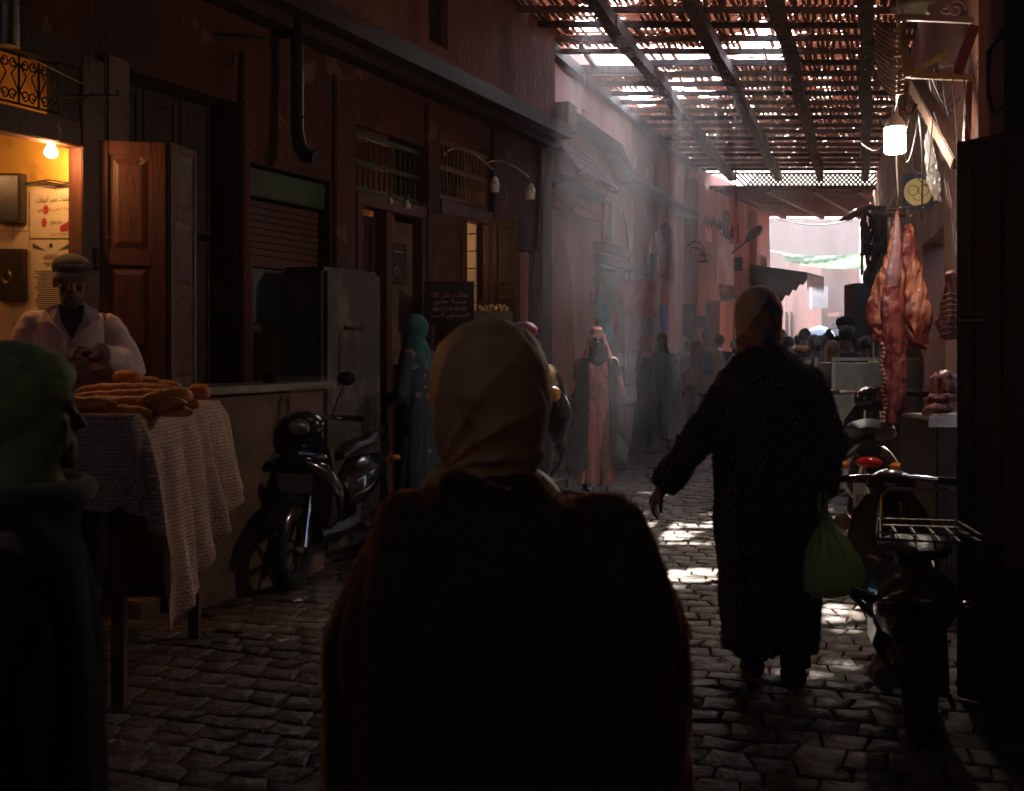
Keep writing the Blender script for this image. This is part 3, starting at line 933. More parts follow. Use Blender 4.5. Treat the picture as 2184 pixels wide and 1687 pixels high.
# ------------------------------------------------------------------ smoky air
hz = bpy.data.materials.new('haze_air')
hz.use_nodes = True
nt = hz.node_tree
nt.nodes.remove(nt.nodes['Principled BSDF'])
pv = nt.nodes.new('ShaderNodeVolumePrincipled')
pv.inputs['Color'].default_value = (0.86, 0.84, 0.90, 1)
pv.inputs['Density'].default_value = 0.0026
pv.inputs['Anisotropy'].default_value = 0.45
nt.links.new(pv.outputs[0], nt.nodes['Material Output'].inputs['Volume'])
mb = MB(); mb.box((4, 23, 3.35), (40, 62, 8.7))
o = mb.build('haze', hz, None)
setp(o, kind='stuff')
sm_ = hz.copy(); sm_.name = 'grill_smoke'
sm_.node_tree.nodes['Principled Volume'].inputs['Density'].default_value = 0.0105
sm_.node_tree.nodes['Principled Volume'].inputs['Color'].default_value = (0.78, 0.80, 0.95, 1)
mb = MB(); mb.ball((0, 0, 0), (1.5, 3.3, 2.4), 24, 14); mb.v = [V((q.x + q.y * .3 + 1.45, q.y + 12.3, q.z + 2.55)) for q in mb.v]
o = single(mb, 'smoke', sm_, 'thin bluish grill smoke drifting in the sun shafts over the middle of the alley', 'smoke', kind='stuff', smooth='all')
# ------------------------------------------------------------------ bakery on the left
mb = MB()
wbox(mb, NW, 5.80, 5.838, .2, 3.3, -3.1, -.06)
mb.build('poster_wall', OCHRE, shops)
mb = MB(); wbox(mb, NW, 3.9, 5.8, .19, 3.3, -3.15, -3.1); mb.build('back_wall', OCHRE, shops)
mb = MB(); wbox(mb, NW, 3.9, 5.8, .1, .2, -3.1, -.02); mb.build('shop_floor', GREYPL, shops)
mb = MB(); wbox(mb, NW, 3.9, 5.8, 3.3, 3.35, -3.1, -.3); mb.build('shop_ceiling', OCHRE, shops)
mb = MB(); wbox(mb, NW, 3.85, 3.9, .2, 3.3, -3.1, -.3); mb.build('side_wall', OCHRE, shops)
mb = MB(); wbox(mb, NW, 5.775, 5.92, .1, 2.95, -.055, .045); mb.build('door_post', WOOD, shops, bevel=.005)
mb = MB(); wbox(mb, NW, 4.05, 5.775, 2.47, 2.6, -.06, .04); mb.build('lintel', WOOD, shops, bevel=.006)
mb = MB(); wbox(mb, NW, 4.05, 5.775, 2.88, 3.0, -.06, .04); wbox(mb, NW, 5.64, 5.775, 2.6, 2.88, -.05, .03); wbox(mb, NW, 5.12, 5.2, 2.6, 2.88, -.05, .03)
mb.build('transom_frame', WOODD, shops, bevel=.004)
# wrought iron scrolls of the transom
mb = MB()
def spiral(c, r, turns, a0, sgn, rx, up, n=22, tube=.0045):
    pts = []
    for i in range(n + 1):
        t = i / n
        a = a0 + sgn * turns * 2 * pi * t
        rr = r * (1 - .78 * t)
        pts.append(c + rx * (cos(a) * rr) + up * (sin(a) * rr))
    return pts
gy0, gy1, gz0, gz1 = 5.20, 5.64, 2.615, 2.865
ncell = 4
UP = V((0, 0, 1))
for i in range(ncell):
    ya, yb = gy0 + (gy1 - gy0) * i / ncell, gy0 + (gy1 - gy0) * (i + 1) / ncell
    yc = (ya + yb) / 2
    mb.bar(NW.y(ya, gz0, .03), NW.y(ya, gz1, .03), .009, .009)
    for s in (-1, 1):
        hw = (yb - ya) / 2
        top = NW.y(yc + s * hw * .45, gz1 - .055, .03); bot = NW.y(yc + s * hw * .42, gz0 + .05, .03)
        pt = spiral(top, .026, 1.15, pi / 2, s, NW.d, UP)
        pb = spiral(bot, .028, 1.15, -pi / 2, -s, NW.d, UP)
        mb.tube(pt, .0042, 5); mb.tube(pb, .0042, 5)
        mb.tube([pt[0], NW.y(yc + s * hw * .85, gz1 - .06, .03), NW.y(yc + s * hw * .25, (gz0 + gz1) / 2 + .02, .03), NW.y(yc + s * hw * .9, gz0 + .07, .03), pb[0]], .0045, 5)
mb.bar(NW.y(gy0 - .02, gz0 + .004, .03), NW.y(gy1 + .02, gz0 + .004, .03), .01, .01)
mb.bar(NW.y(gy0 - .02, gz1 - .004, .03), NW.y(gy1 + .02, gz1 - .004, .03), .01, .01)
for (a_, b_) in ((4.6, 5.12),):
    for i in range(5):
        yy = a_ + (b_ - a_) * i / 4
        mb.bar(NW.y(yy, gz0, .03), NW.y(yy, gz1, .03), .01, .01)
mb.bar(NW.y(4.55, gz0 + .004, .03), NW.y(gy1, gz0 + .004, .03), .010, .010); mb.bar(NW.y(4.55, gz1 - .004, .03), NW.y(gy1, gz1 - .004, .03), .010, .010)
mb.build('iron_grille', IRON, shops)
# poster wall: k-th point from sheet coordinates
def pw(u, v, e=0.0):
    k = (u - CX) / F_PX
    o = (5.8 * k + 2.26) / (.912 + .41 * k)
    p = NW.y(5.8, 0, o)
    p.z = EYE + (HY - v) / F_PX * p.y
    return p - NW.d * e
def pw_sheet(name, u0, v0, u1, v1, mat, label, cat, e=.004, t=.003, parent=None, top=None):
    mb = MB()
    mb.hexa([pw(u0, v1, e), pw(u1, v1, e), pw(u1, v1, e - t), pw(u0, v1, e - t), pw(u0, v0, e), pw(u1, v0, e), pw(u1, v0, e - t), pw(u0, v0, e - t)])
    if parent is not None:
        return mb.build(name, mat, parent)
    t_ = thing(name, label, cat, pw((u0 + u1) / 2, v1))
    mb.build('sheet', mat, t_)
    return t_
PAPER = pm('yellowed_paper', (0.66, 0.55, 0.40), (0.58, 0.46, 0.32), 4, 0.8, .15, 12)
TILEC = pm('cream_tile', (0.60, 0.48, 0.32), (0.52, 0.40, 0.26), 3, 0.35, .1, 12)
INK = pm('black_ink', (0.03, 0.025, 0.025), (0.04, 0.03, 0.03), 5, .8, 0)
REDINK = pm('red_ink', (0.42, 0.05, 0.04), (0.36, 0.04, 0.03), 5, .8, 0)
rt = (pw(160, 500) - pw(20, 500)); rt.z = 0; rt.normalize()
mb = MB()
for r in range(9):
    for c in range(5):
        u0 = -60 + c * 45; v0 = 395 + r * 49
        mb.hexa([pw(u0 + 1, v0 + 48, .006), pw(u0 + 44, v0 + 48, .006), pw(u0 + 44, v0 + 48, 0), pw(u0 + 1, v0 + 48, 0), pw(u0 + 1, v0 + 1, .006), pw(u0 + 44, v0 + 1, .006), pw(u0 + 44, v0 + 1, 0), pw(u0 + 1, v0 + 1, 0)])
mb.build('wall_tiles', TILEC, shops)
pt = pw_sheet('price_poster', 68, 407, 166, 508, PAPER, 'printed paper price poster with red stars and Arabic lines on the ochre bakery wall', 'poster', .014, .004)
lettering(arabic('بيضات مخبز الموقف'), pw(118, 426, .014), rt, UP, .235, INK, pt, height=.045)
lettering(arabic('فرينة + ثمن دراهم للخبز'), pw(120, 447, .014), rt, UP, .24, REDINK, pt, height=.032)
lettering(arabic('خبز صغير'), pw(124, 474, .014), rt, UP, .085, INK, pt, height=.03)
lettering(arabic('بثمن الجملة + حلويات'), pw(135, 499, .014), rt, UP, .17, REDINK, pt, height=.024)
mb = MB()
for (u, v) in ((103, 447), (99, 475)):
    c = pw(u, v, .0155)
    pts = []
    for i in range(16):
        a = 2 * pi * i / 16
        r = (.030 if i % 2 == 0 else .019)
        pts.append(c + rt * cos(a) * r * .75 + UP * sin(a) * r)
    mb.slab(pts, -NW.d, .001)
mb.build('star', REDINK, pt)
mb = MB()
for (u, v, r) in ((139, 487, .022), (146, 484, .026), (157, 480, .034), (164, 486, .022)):
    c = pw(u, v, .0155)
    mb.slab([c + rt * cos(2 * pi * i / 18) * r + UP * sin(2 * pi * i / 18) * r * .8 for i in range(18)], -NW.d, .001)
mb.build('red_blot', REDINK, pt)
ct = pw_sheet('certificate', 68, 512, 160, 700, PAPER, 'wrinkled official certificate with dense small print taped below the price poster', 'certificate', .012, .004)
mb = MB()
rr = random.Random(4)
for i in range(34):
    v = 545 + i * 4.3
    if i in (3, 6, 7): continue
    wd = rr.uniform(26, 38) if i > 7 else rr.uniform(10, 18)
    u = 114
    while wd > 0 and u:
        a0 = 114 - wd; a1 = 114 + wd
        x = a0
        while x < a1:
            l = rr.uniform(2, 7)
            mb.quad(pw(x, v, .0135), pw(min(x + l, a1), v, .0135), pw(min(x + l, a1), v - 1.7, .0135), pw(x, v - 1.7, .0135))
            x += l + 1
        break
mb.build('small_print', INK, ct)
mb = MB()
for s in (0, 1):
    for k in range(26):
        u = (74 + k * 1.1) if s == 0 else (154 - k * 1.1)
        v = 518 + (k * .7 if s == 0 else k * .7)
        if k * 1.0 < 25: 
            h = (26 - k) * .9
            mb.quad(pw(u, v + h * .5, .0135), pw(u + .8, v + h * .5, .0135), pw(u + .8, v, .0135), pw(u, v, .0135))
mb.slab([pw(113 + 4 * cos(a), 524 + 5 * sin(a), .0136) for a in [2 * pi * i / 10 for i in range(10)]], -NW.d, .0008)
mb.build('crest_and_corner_ornament', INK, ct)
for (nm, u0, v0, u1, v1, lab) in (('framed_picture', 2, 372, 60, 478, 'black framed picture with orange writing, upper left of the bakery wall'), ('framed_plaque', 2, 532, 62, 642, 'black framed plaque with a round seal beside the certificate')):
    f = thing(nm, lab, 'picture', pw((u0 + u1) / 2, v1))
    mb = MB(); mb.hexa([pw(u0, v1, .05), pw(u1, v1, .05), pw(u1, v1, .005), pw(u0, v1, .005), pw(u0, v0, .05), pw(u1, v0, .05), pw(u1, v0, .005), pw(u0, v0, .005)])
    mb.build('frame', WOODD, f, bevel=.004)
    mb = MB(); mb.hexa([pw(u0 + 5, v1 - 6, .053), pw(u1 - 5, v1 - 6, .053), pw(u1 - 5, v1 - 6, .051), pw(u0 + 5, v1 - 6, .051), pw(u0 + 5, v0 + 6, .053), pw(u1 - 5, v0 + 6, .053), pw(u1 - 5, v0 + 6, .051), pw(u0 + 5, v0 + 6, .051)])
    mb.build('picture_sheet', BLACKP, f)
    if nm == 'framed_picture':
        lettering(arabic('هو حي'), pw(28, 425, .054), rt, UP, .075, pm('orange_ink', (.5, .2, .05), (.45, .16, .04), 5, .7, 0), f, height=.03)
    else:
        mb = MB(); M = Matrix((rt, UP, -NW.d)).transposed()
        mb.torus(pw(31, 590, .055), .036, .002, n=28, k=5, M=M); mb.torus(pw(31, 590, .055), .026, .0015, n=28, k=5, M=M)
        mb.build('seal', pm('tarnished_brass', (.30, .2, .1), (.2, .13, .07), 8, .4, .1, 40, metal=.8), f)
mb = MB()
for k in range(3):
    pts = [pw(-40 + i * 15, 388 + k * 3 + 3 * sin(i * 1.1 + k), .02) for i in range(15)]
    mb.tube(pts, .004, 5)
single(mb, 'wall_cable', CABLE, 'dusty bundle of cables running across the ochre bakery wall above the poster', 'cable')

def bulb_lamp(name, label, p, cord_top, mat_glow, r=.03, off=False, group=None, cat='light bulb', sock=.045):
    t = thing(name, label, cat, p, group=group)
    mb = MB()
    prof = [(-1.25, .0), (-1.2, .35), (-1.0, .75), (-.6, 1.0), (-.1, .98), (.4, .7), (.8, .46), (1.1, .42)]
    rings = [[p + V((cos(2 * pi * j / 18) * r * q, sin(2 * pi * j / 18) * r * q, r * zz)) for j in range(18)] for zz, q in prof]
    mb.loft(rings).build('bulb_glass', mat_glow, t, smooth='all')
    mb = MB(); mb.tube([p + V((0, 0, r * 1.05)), p + V((0, 0, r * 1.05 + sock))], [r * .62, r * .5], n=14); mb.build('socket', BLACKP if not off else WOODG, t, smooth=True)
    if cord_top is not None:
        mb = MB(); a = p + V((0, 0, r * 1.05 + sock)); b = V(cord_top)
        mb.tube([a, a.lerp(b, .4) + V((.004, 0, 0)), b], .003, 6); mb.build('cord', CABLE, t)
    return t
def point(name, p, power, col, radius=.03):
    d = bpy.data.lights.new(name, 'POINT'); d.energy = power; d.color = col; d.shadow_soft_size = radius
    o = bpy.data.objects.new(name, d); COL.objects.link(o); o.location = p
    return o
WARMG = glow('bulb_warm', (1.0, 0.50, 0.17), 36.0)
bp = P(109, 320, 5.62)
bulb_lamp('light_bulb', 'lit clear bulb glowing orange on a cord under the bakery lintel', bp, P(109, 255, 5.62) + V((0, 0, .3)), WARMG, .032, sock=.06)
bulb_lamp('fill_bulb', 'added bulb out of view, lighting the bakery from deeper inside', NW.y(4.9, 2.6, -1.6), NW.y(4.9, 3.3, -1.6), WARMG, .032)  # extra lamp out of view, added to warm the bakery room

# steel flue and strip of wall top left
t = thing('vent_pipe', 'shiny jointed metal flue pipe at the top left corner', 'pipe', P(18, 100, 5.15))
for k, (v0, v1) in enumerate(((-60, 12), (12, 50), (50, 98))):
    mb = MB(); mb.tube([P(16, v0, 5.15), P(16, v1, 5.15)], .05 + .002 * k, n=20); mb.torus(P(16, v1, 5.15), .052, .004, n=20, k=6); mb.build('pipe_section', STEEL, t, smooth=True)

# ------------------------------------------------------------------ folded bakery doors
t = thing('bakery_door', 'wide brown panelled door leaf folded open right of the bakery', 'door', P(280, 840, 5.93))
a, b = P(202, 0, 5.88), P(356, 0, 5.97)
panel_leaf(t, a, b, .2, 2.53, (0, -1, 0), WOOD, cols=1, splits=[0, .24, .50, .74, 1.0], stile=.075)
mb = MB(); mb.box((a.x + .03, 5.84, 1.9), (.03, .03, .12)); mb.box((a.x + .03, 5.84, .8), (.03, .03, .12)); mb.build('hinge', IRON, t)
t = thing('folding_door', 'narrow greyish panelled door leaf standing edge-on beside the wide brown leaf', 'door', P(392, 840, 6.1))
a, b = P(363, 0, 5.98), P(418, 0, 6.3)
panel_leaf(t, a, b, .2, 2.54, (.55, -1, 0), WOODG, cols=1, splits=[0, .22, .44, .66, .84, 1.0], stile=.04, pm_=WOOD)
# recessed double door with panels
for k in range(3):
    ya, yb = 6.12 + k * .285, 6.12 + k * .285 + .275
    panel_leaf(shops, NW.y(ya, 0, -.2), NW.y(yb, 0, -.2), 0, 2.1, NW.n, WOODD, rows=3, stile=.05)
    panel_leaf(shops, NW.y(ya, 0, -.2), NW.y(yb, 0, -.2), 2.14, 2.95, NW.n, WOODD, rows=1, stile=.05, name='upper_panel')
mb = MB(); mb.tube([P(190, -20, 5.3), P(191, 100, 5.4), P(190, 160, 5.45), P(180, 180, 5.5), P(120, 150, 5.35), P(60, 120, 5.2)], .004, 6)
single(mb, 'hanging_wire', CABLE, 'thin wire hanging down the wall and across above the iron grille', 'cable')
t = thing('iron_bracket', 'black iron bracket with a curled hook across the right side of the grille', 'bracket', P(190, 200, 5.5))
mb = MB(); mb.tube([P(135, 205, 5.45), P(215, 203, 5.55), P(238, 203, 5.6), P(248, 205, 5.62), P(252, 198, 5.62), P(249, 193, 5.62)], .006, 7); mb.tube([P(135, 240, 5.45), P(175, 215, 5.5), P(198, 196, 5.52)], .005, 6)
mb.build('hook_bar', IRON, t)
mb = MB(); mb.tube([P(228, 208, 5.58), P(226, 225, 5.58), P(220, 240, 5.58), P(216, 250, 5.58)], .004, 6); mb.tube([P(222, 200, 5.58), P(232, 212, 5.58)], .006, 6); mb.build('tied_string', CABLE, t)
# drainpipe
t = thing('drainpipe', 'thick dark drainpipe ending in an outward elbow above the shutter', 'pipe', NW.y(7.3, 2.6, .2))
mb = MB(); px = NW.y(7.36, 0, .16)
mb.tube([V((px.x, px.y, 5.0)), V((px.x, px.y, 3.2)), V((px.x, px.y, 2.86)), V((px.x + .02, px.y - .02, 2.75)), V((px.x + .06, px.y - .04, 2.69)), V((px.x + .14, px.y - .08, 2.67))], [.042, .042, .044, .048, .05, .05], n=14)
mb.build('pipe', BLACKP, t, smooth=True)
mb = MB(); mb.torus((px.x, px.y, 2.95), .047, .006, n=16, k=6); mb.torus((px.x, px.y, 3.6), .046, .006, n=16, k=6); mb.box((px.x - .08, px.y + .03, 3.5), (.16, .02, .04)); mb.build('pipe_clamp', IRON, t)
mb = MB(); mb.tube([P(522, -20, 7.0), P(524, 120, 7.0), P(520, 200, 7.0), P(521, 215, 7.0)], .004, 6); mb.ball(P(521, 222, 7.0), .02)
single(mb, 'pull_cord', CABLE, 'thin cord with a knob hanging from above beside the drainpipe', 'cord')
mb = MB(); mb.tube([P(395, 70, 6.7), P(470, 75, 6.8), P(590, 85, 7.1)], .012, 6); mb.tube([P(430, 90, 6.8), P(470, 135, 6.85), P(495, 140, 6.9), P(500, 110, 6.9)], .008, 6)
single(mb, 'wall_conduit', IRON, 'dark conduit and drooping cable on the upper wall left of the drainpipe', 'cable')
# shutter bay
mb = MB()
for k in range(9):
    wbox(mb, NW, 7.12, 7.9, 2.0 + k * .045, 2.04 + k * .045, -.12 - .01 * (k % 2), -.08)
mb.build('roller_shutter', WOOD, shops)
wbox(MB(), NW, 7.1, 7.92, 2.42, 2.6, -.2, -.03).build('green_box', pm('green_paint', (.04, .07, .03), (.03, .05, .02), 4, .6, .2, 20), shops, bevel=.01)
wbox(MB(), NW, 7.16, 7.6, 1.6, 1.95, -.06, -.05).build('window_pane', pm('dusty_glass', (.16, .17, .18), (.11, .12, .13), 4, .35, .1, 20), shops)
mb = MB()
for (ya, yb, z0, z1) in ((7.1, 7.15, 0, 2.0), (7.61, 7.66, 1.2, 2.0), (7.15, 7.61, 1.96, 2.0), (7.15, 7.61, 1.54, 1.59)):
    wbox(mb, NW, ya, yb, z0, z1, -.1, -.02)
mb.build('window_frame', WOOD, shops)
t = thing('white_cabinet', 'white metal cabinet, shade painted into its colour, with a recessed door behind the parked scooter', 'cabinet', NW.y(7.65, 0, .3))
mb = MB(); wbox(mb, NW, 7.3, 7.95, .1, 1.96, .06, .42); mb.build('cabinet_body', pm('shaded_white_paint', (.06, .048, .04), (.04, .03, .025), 4, .6, .2, 25, spots=(.16, .12, .1), spot_scale=3), t, bevel=.03)  # white darkened in the base colour so the cabinet sits in shade
mb = MB(); wbox(mb, NW, 7.45, 7.78, 1.18, 1.55, .42, .426); mb.build('cabinet_door', MATS['shaded_white_paint'], t, bevel=.002)
mb = MB(); wbox(mb, NW, 7.5, 7.72, 1.555, 1.58, .426, .44); mb.build('door_handle', IRON, t)
# door with spindle transom
mb = MB()
for k in range(13):
    yy = 8.27 + k * .072
    mb.tube([NW.y(yy, 2.62, -.05), NW.y(yy, 2.75, -.05), NW.y(yy, 2.8, -.05), NW.y(yy, 3.02, -.05)], [.008, .014, .007, .007], n=6)
for z in (2.62, 2.82, 3.03): wbox(mb, NW, 8.24, 9.18, z, z + .035, -.07, -.03)
mb.build('spindle_transom', pm('dull_green_wood', (.05, .06, .03), (.035, .04, .02), 6, .6, .2, 30), shops)
mb = MB(); wbox(mb, NW, 8.22, 9.2, 2.5, 2.6, -.1, .03); wbox(mb, NW, 8.22, 8.3, 0, 2.5, -.1, .03); wbox(mb, NW, 8.62, 8.7, 0, 2.5, -.1, .02); wbox(mb, NW, 9.12, 9.2, 0, 2.5, -.1, .03); mb.build('door_frame', WOOD, shops, bevel=.004)
wbox(MB(), NW, 8.7, 9.12, 1.3, 2.45, -.09, -.06).build('grey_panel', GREYPL, shops)
panel_leaf(shops, NW.y(8.3, 0, -.1), NW.y(8.62, 0, -.1), .1, 2.45, NW.n, WOODD, rows=3)
t = thing('notice_frame', 'small dark framed notice with a pale drawing on the grey door panel', 'notice', NW.y(8.85, 1.95, -.05))
mb = MB(); wbox(mb, NW, 8.74, 8.99, 1.95, 2.28, -.058, -.03); mb.build('frame', WOODD, t, bevel=.004)
mb = MB(); mb.torus(NW.y(8.84, 2.05, -.025), .03, .003, n=14, k=4, M=Matrix((NW.d, UP, NW.n)).transposed()); wbox(mb, NW, 8.8, 8.93, 2.2, 2.206, -.03, -.026); mb.build('drawing', WHITEP, t)
for (u, v) in ((833, 428), (868, 436)):
    bulb_lamp('dead_bulb', 'unlit dusty bulb over the transomed door, %s' % ('paler one nearer the bakery' if u == 833 else 'larger one nearer the curved lamp arms'), P(u, v, 8.55), None, WHITEP, .024 if u == 833 else .03, off=True)
# spindle window and doors below
mb = MB()
for k in range(15):
    yy = 9.46 + k * .062
    mb.tube([NW.y(yy, 2.74, -.04), NW.y(yy, 2.85, -.04), NW.y(yy, 2.9, -.04), NW.y(yy, 3.2, -.04)], [.008, .014, .007, .007], n=6)
for z in (2.72, 2.98, 3.2): wbox(mb, NW, 9.42, 10.36, z, z + .035, -.06, -.02)
mb.build('spindle_transom', WOODG, shops)
mb = MB(); wbox(mb, NW, 9.42, 10.36, 2.58, 2.7, -.1, .04); wbox(mb, NW, 9.42, 9.5, 0, 2.58, -.1, .04); wbox(mb, NW, 10.28, 10.36, 0, 2.58, -.1, .04); mb.build('door_frame', WOOD, shops, bevel=.004)
t = thing('shop_door', 'brown panelled door leaf opened outward behind the blackboard', 'door', P(955, 900, 9.3))
panel_leaf(t, P(912, 0, 9.2), P(996, 0, 9.5), .1, 2.55, (.2, -1, 0), WOOD, rows=3, stile=.06)
t = thing('shop_door', 'dark door leaf with a lit edge painted paler right of the lit doorway', 'door', P(1075, 900, 10.2))
panel_leaf(t, P(1052, 0, 10.2), P(1102, 0, 10.0), .1, 2.6, (0, -1, 0), WOODD, rows=4, stile=.05)
mb = MB(); mb.bar(P(1102, 460, 9.98), P(1102, 690, 9.98), .012, .03, up=(0, 1, 0)); mb.build('edge_highlight', WOODG, t)  # paler strip paints the highlight along the leaf's edge
mb = MB()
for r in range(16):
    for c in range(3):
        wbox(mb, NW, 10.24, 10.262, .1 + r * .16, .25 + r * .16, -.85 + c * .26, -.6 + c * .26)
mb.build('tiled_side_wall', pm('white_tile', (.62, .56, .48), (.54, .47, .4), 3, .3, .05, 12), shops)
bulb_lamp('shop_bulb', 'lit bulb just inside the tiled doorway', NW.y(9.85, 2.42, -.6), NW.y(9.85, 2.6, -.6), WARMG, .025)
panel_leaf(shops, NW.y(10.99, 0, -.15), NW.y(11.35, 0, -.15), .1, 2.38, NW.n, WOODD, rows=2, cols=2, stile=.04)
# curved lamp arms with hanging bulbs
for i, (a0, mid, end, bb) in enumerate((((946, 332), (985, 300), (1052, 362), (1055, 392)), ((1036, 350), (1075, 338), (1128, 378), (1131, 407)))):
    d_ = 9.3
    t = thing('curved_lamp', ('curved arm lamp with a pale unlit bulb, over the spindle window' if i == 0 else 'lower curved arm lamp with a pale unlit bulb, nearest the end pier'), 'lamp', P(bb[0], bb[1], d_), group='curved lamps over the shop doors')
    pts = []
    for k in range(13):
        s = k / 12
        u = (1 - s) ** 2 * a0[0] + 2 * s * (1 - s) * (mid[0] - 8) + s * s * end[0]; v = (1 - s) ** 2 * a0[1] + 2 * s * (1 - s) * (mid[1] - 12) + s * s * end[1]
        pts.append(P(u, v, d_ + .45 * (1 - s)))
    mb = MB(); mb.tube(pts, .007, 7); mb.build('arm', WHITEP, t, smooth=True)
    p = P(bb[0], bb[1], d_)
    mb = MB(); prof = [(-.075, .02), (-.07, .036), (-.02, .04), (.0, .042), (.005, .036), (.04, .028), (.06, .014)]
    mb.loft([[p + V((cos(2 * pi * j / 16) * q, sin(2 * pi * j / 16) * q, z)) for j in range(16)] for z, q in prof]); mb.build('bulb', WHITEP, t, smooth=True)
    mb = MB(); mb.tube([p + V((0, 0, .06)), pts[-1]], .006, 6); mb.build('wire', CABLE, t)
# blackboard
t = thing('blackboard', 'black board with hand-painted pale orange Arabic lines and a phone number', 'sign', P(957, 700, 8.7))
mb = MB(); mb.hexa([P(904, 690, 8.75), P(1011, 690, 8.7), P(1011, 690, 8.73), P(904, 690, 8.78), P(904, 600, 8.75), P(1011, 600, 8.7), P(1011, 600, 8.73), P(904, 600, 8.78)]); mb.build('board', BLACKP, t, bevel=.003)
CH = pm('orange_paint', (.62, .30, .20), (.55, .25, .17), 20, .8, 0)
rb = (P(1011, 0, 8.7) - P(904, 0, 8.75)); rb.z = 0
rb.normalize()
for (txt, v, wd, hh) in ((arabic('توكلت على الله'), 630, .30, .045), (arabic('وسيط عقاري'), 645, .26, .045), ('06 71.59.10.10', 659, .26, .032), (arabic('المصطفى السيد'), 673, .30, .04)):
    lettering(txt, P(959, v, 8.72) + V((0, -.012, 0)), rb, UP, wd, CH, t, height=hh, jitter=.02)
mb = MB()
for s in (0, 1):
    mb.bar(P(918 + s * 75, 690, 8.78), P(915 + s * 78, 905, 8.8), .03, .03)
mb.build('easel_leg', WOODD, t)
t = thing('display_case', 'curved glass food case catching yellow light behind the beige headscarf', 'display case', P(1050, 700, 8.9))
mb = MB(); cs = [P(1012, 662, 8.9), P(1018, 646, 8.9), P(1040, 640, 8.9), P(1078, 641, 8.9), P(1092, 665, 8.9)]
mb.loft([cs, [q + V((0, .5, 0)) for q in cs]], cap=False, closed=False); mb.build('glass_cover', glass('case_glass'), t, smooth=True)
mb = MB(); mb.box(P(1052, 720, 9.15), (.32, .5, .42)); mb.build('case_base', STEEL, t, bevel=.01)
mb = MB(); rr = random.Random(8)
for k in range(60):
    mb.ball(P(rr.uniform(1022, 1084), rr.uniform(652, 664), rr.uniform(8.95, 9.3)), rr.uniform(.01, .022), 6, 4)
o = mb.build('food', pm('fried_food', (.75, .5, .2), (.6, .35, .12), 12, .2, .2, 30), t); o['kind'] = 'stuff'

# ------------------------------------------------------------------ bread table
t = thing('bread_table', 'tall table under the bread with rough timber legs', 'table', (-1.9, 4.9, 0))
mb = MB(); mb.box((-1.93, 4.9, 1.13), (.92, 1.2, .03)); mb.build('table_top', WOOD, t)
for (x, y) in ((-1.55, 4.38), (-2.3, 4.38), (-1.55, 5.42), (-2.3, 5.42)):
    mb = MB(); mb.box((x, y, .56), (.05, .05, 1.12)); mb.build('leg', WOOD, t)
def weave(name, c1, c2):
    m = pm(name, c1, c2, 30, .95, .0)
    nt = m.node_tree; N, L = nt.nodes, nt.links
    uv = N.new('ShaderNodeUVMap')
    br = N.new('ShaderNodeTexBrick')
    br.inputs['Scale'].default_value = 1.0
    br.inputs['Brick Width'].default_value = .022; br.inputs['Row Height'].default_value = .016
    br.inputs['Mortar Size'].default_value = .0035; br.inputs['Mortar Smooth'].default_value = .6
    L.new(uv.outputs[0], br.inputs[0])
    b = N['Principled BSDF']
    src = b.inputs['Base Color'].links[0].from_socket
    mx = N.new('ShaderNodeMix'); mx.data_type = 'RGBA'
    n2 = N.new('ShaderNodeTexNoise'); n2.inputs['Scale'].default_value = 60
    L.new(uv.outputs[0], n2.inputs[0])
    ml = N.new('ShaderNodeMath'); ml.operation = 'MULTIPLY'
    L.new(br.outputs['Fac'], ml.inputs[0]); L.new(n2.outputs[0], ml.inputs[1])
    L.new(ml.outputs[0], mx.inputs[0]); L.new(src, mx.inputs[6]); mx.inputs[7].default_value = (c2[0] * .35, c2[1] * .3, c2[2] * .25, 1)
    L.new(mx.outputs[2], b.inputs['Base Color'])
    bp_ = N.new('ShaderNodeBump'); bp_.inputs['Strength'].default_value = .6; bp_.inputs['Distance'].default_value = .004; bp_.invert = True
    L.new(br.outputs['Fac'], bp_.inputs['Height']); L.new(bp_.outputs[0], b.inputs['Normal'])
    return m
CLOTH = weave('woven_cloth', (.48, .32, .24), (.38, .24, .17))
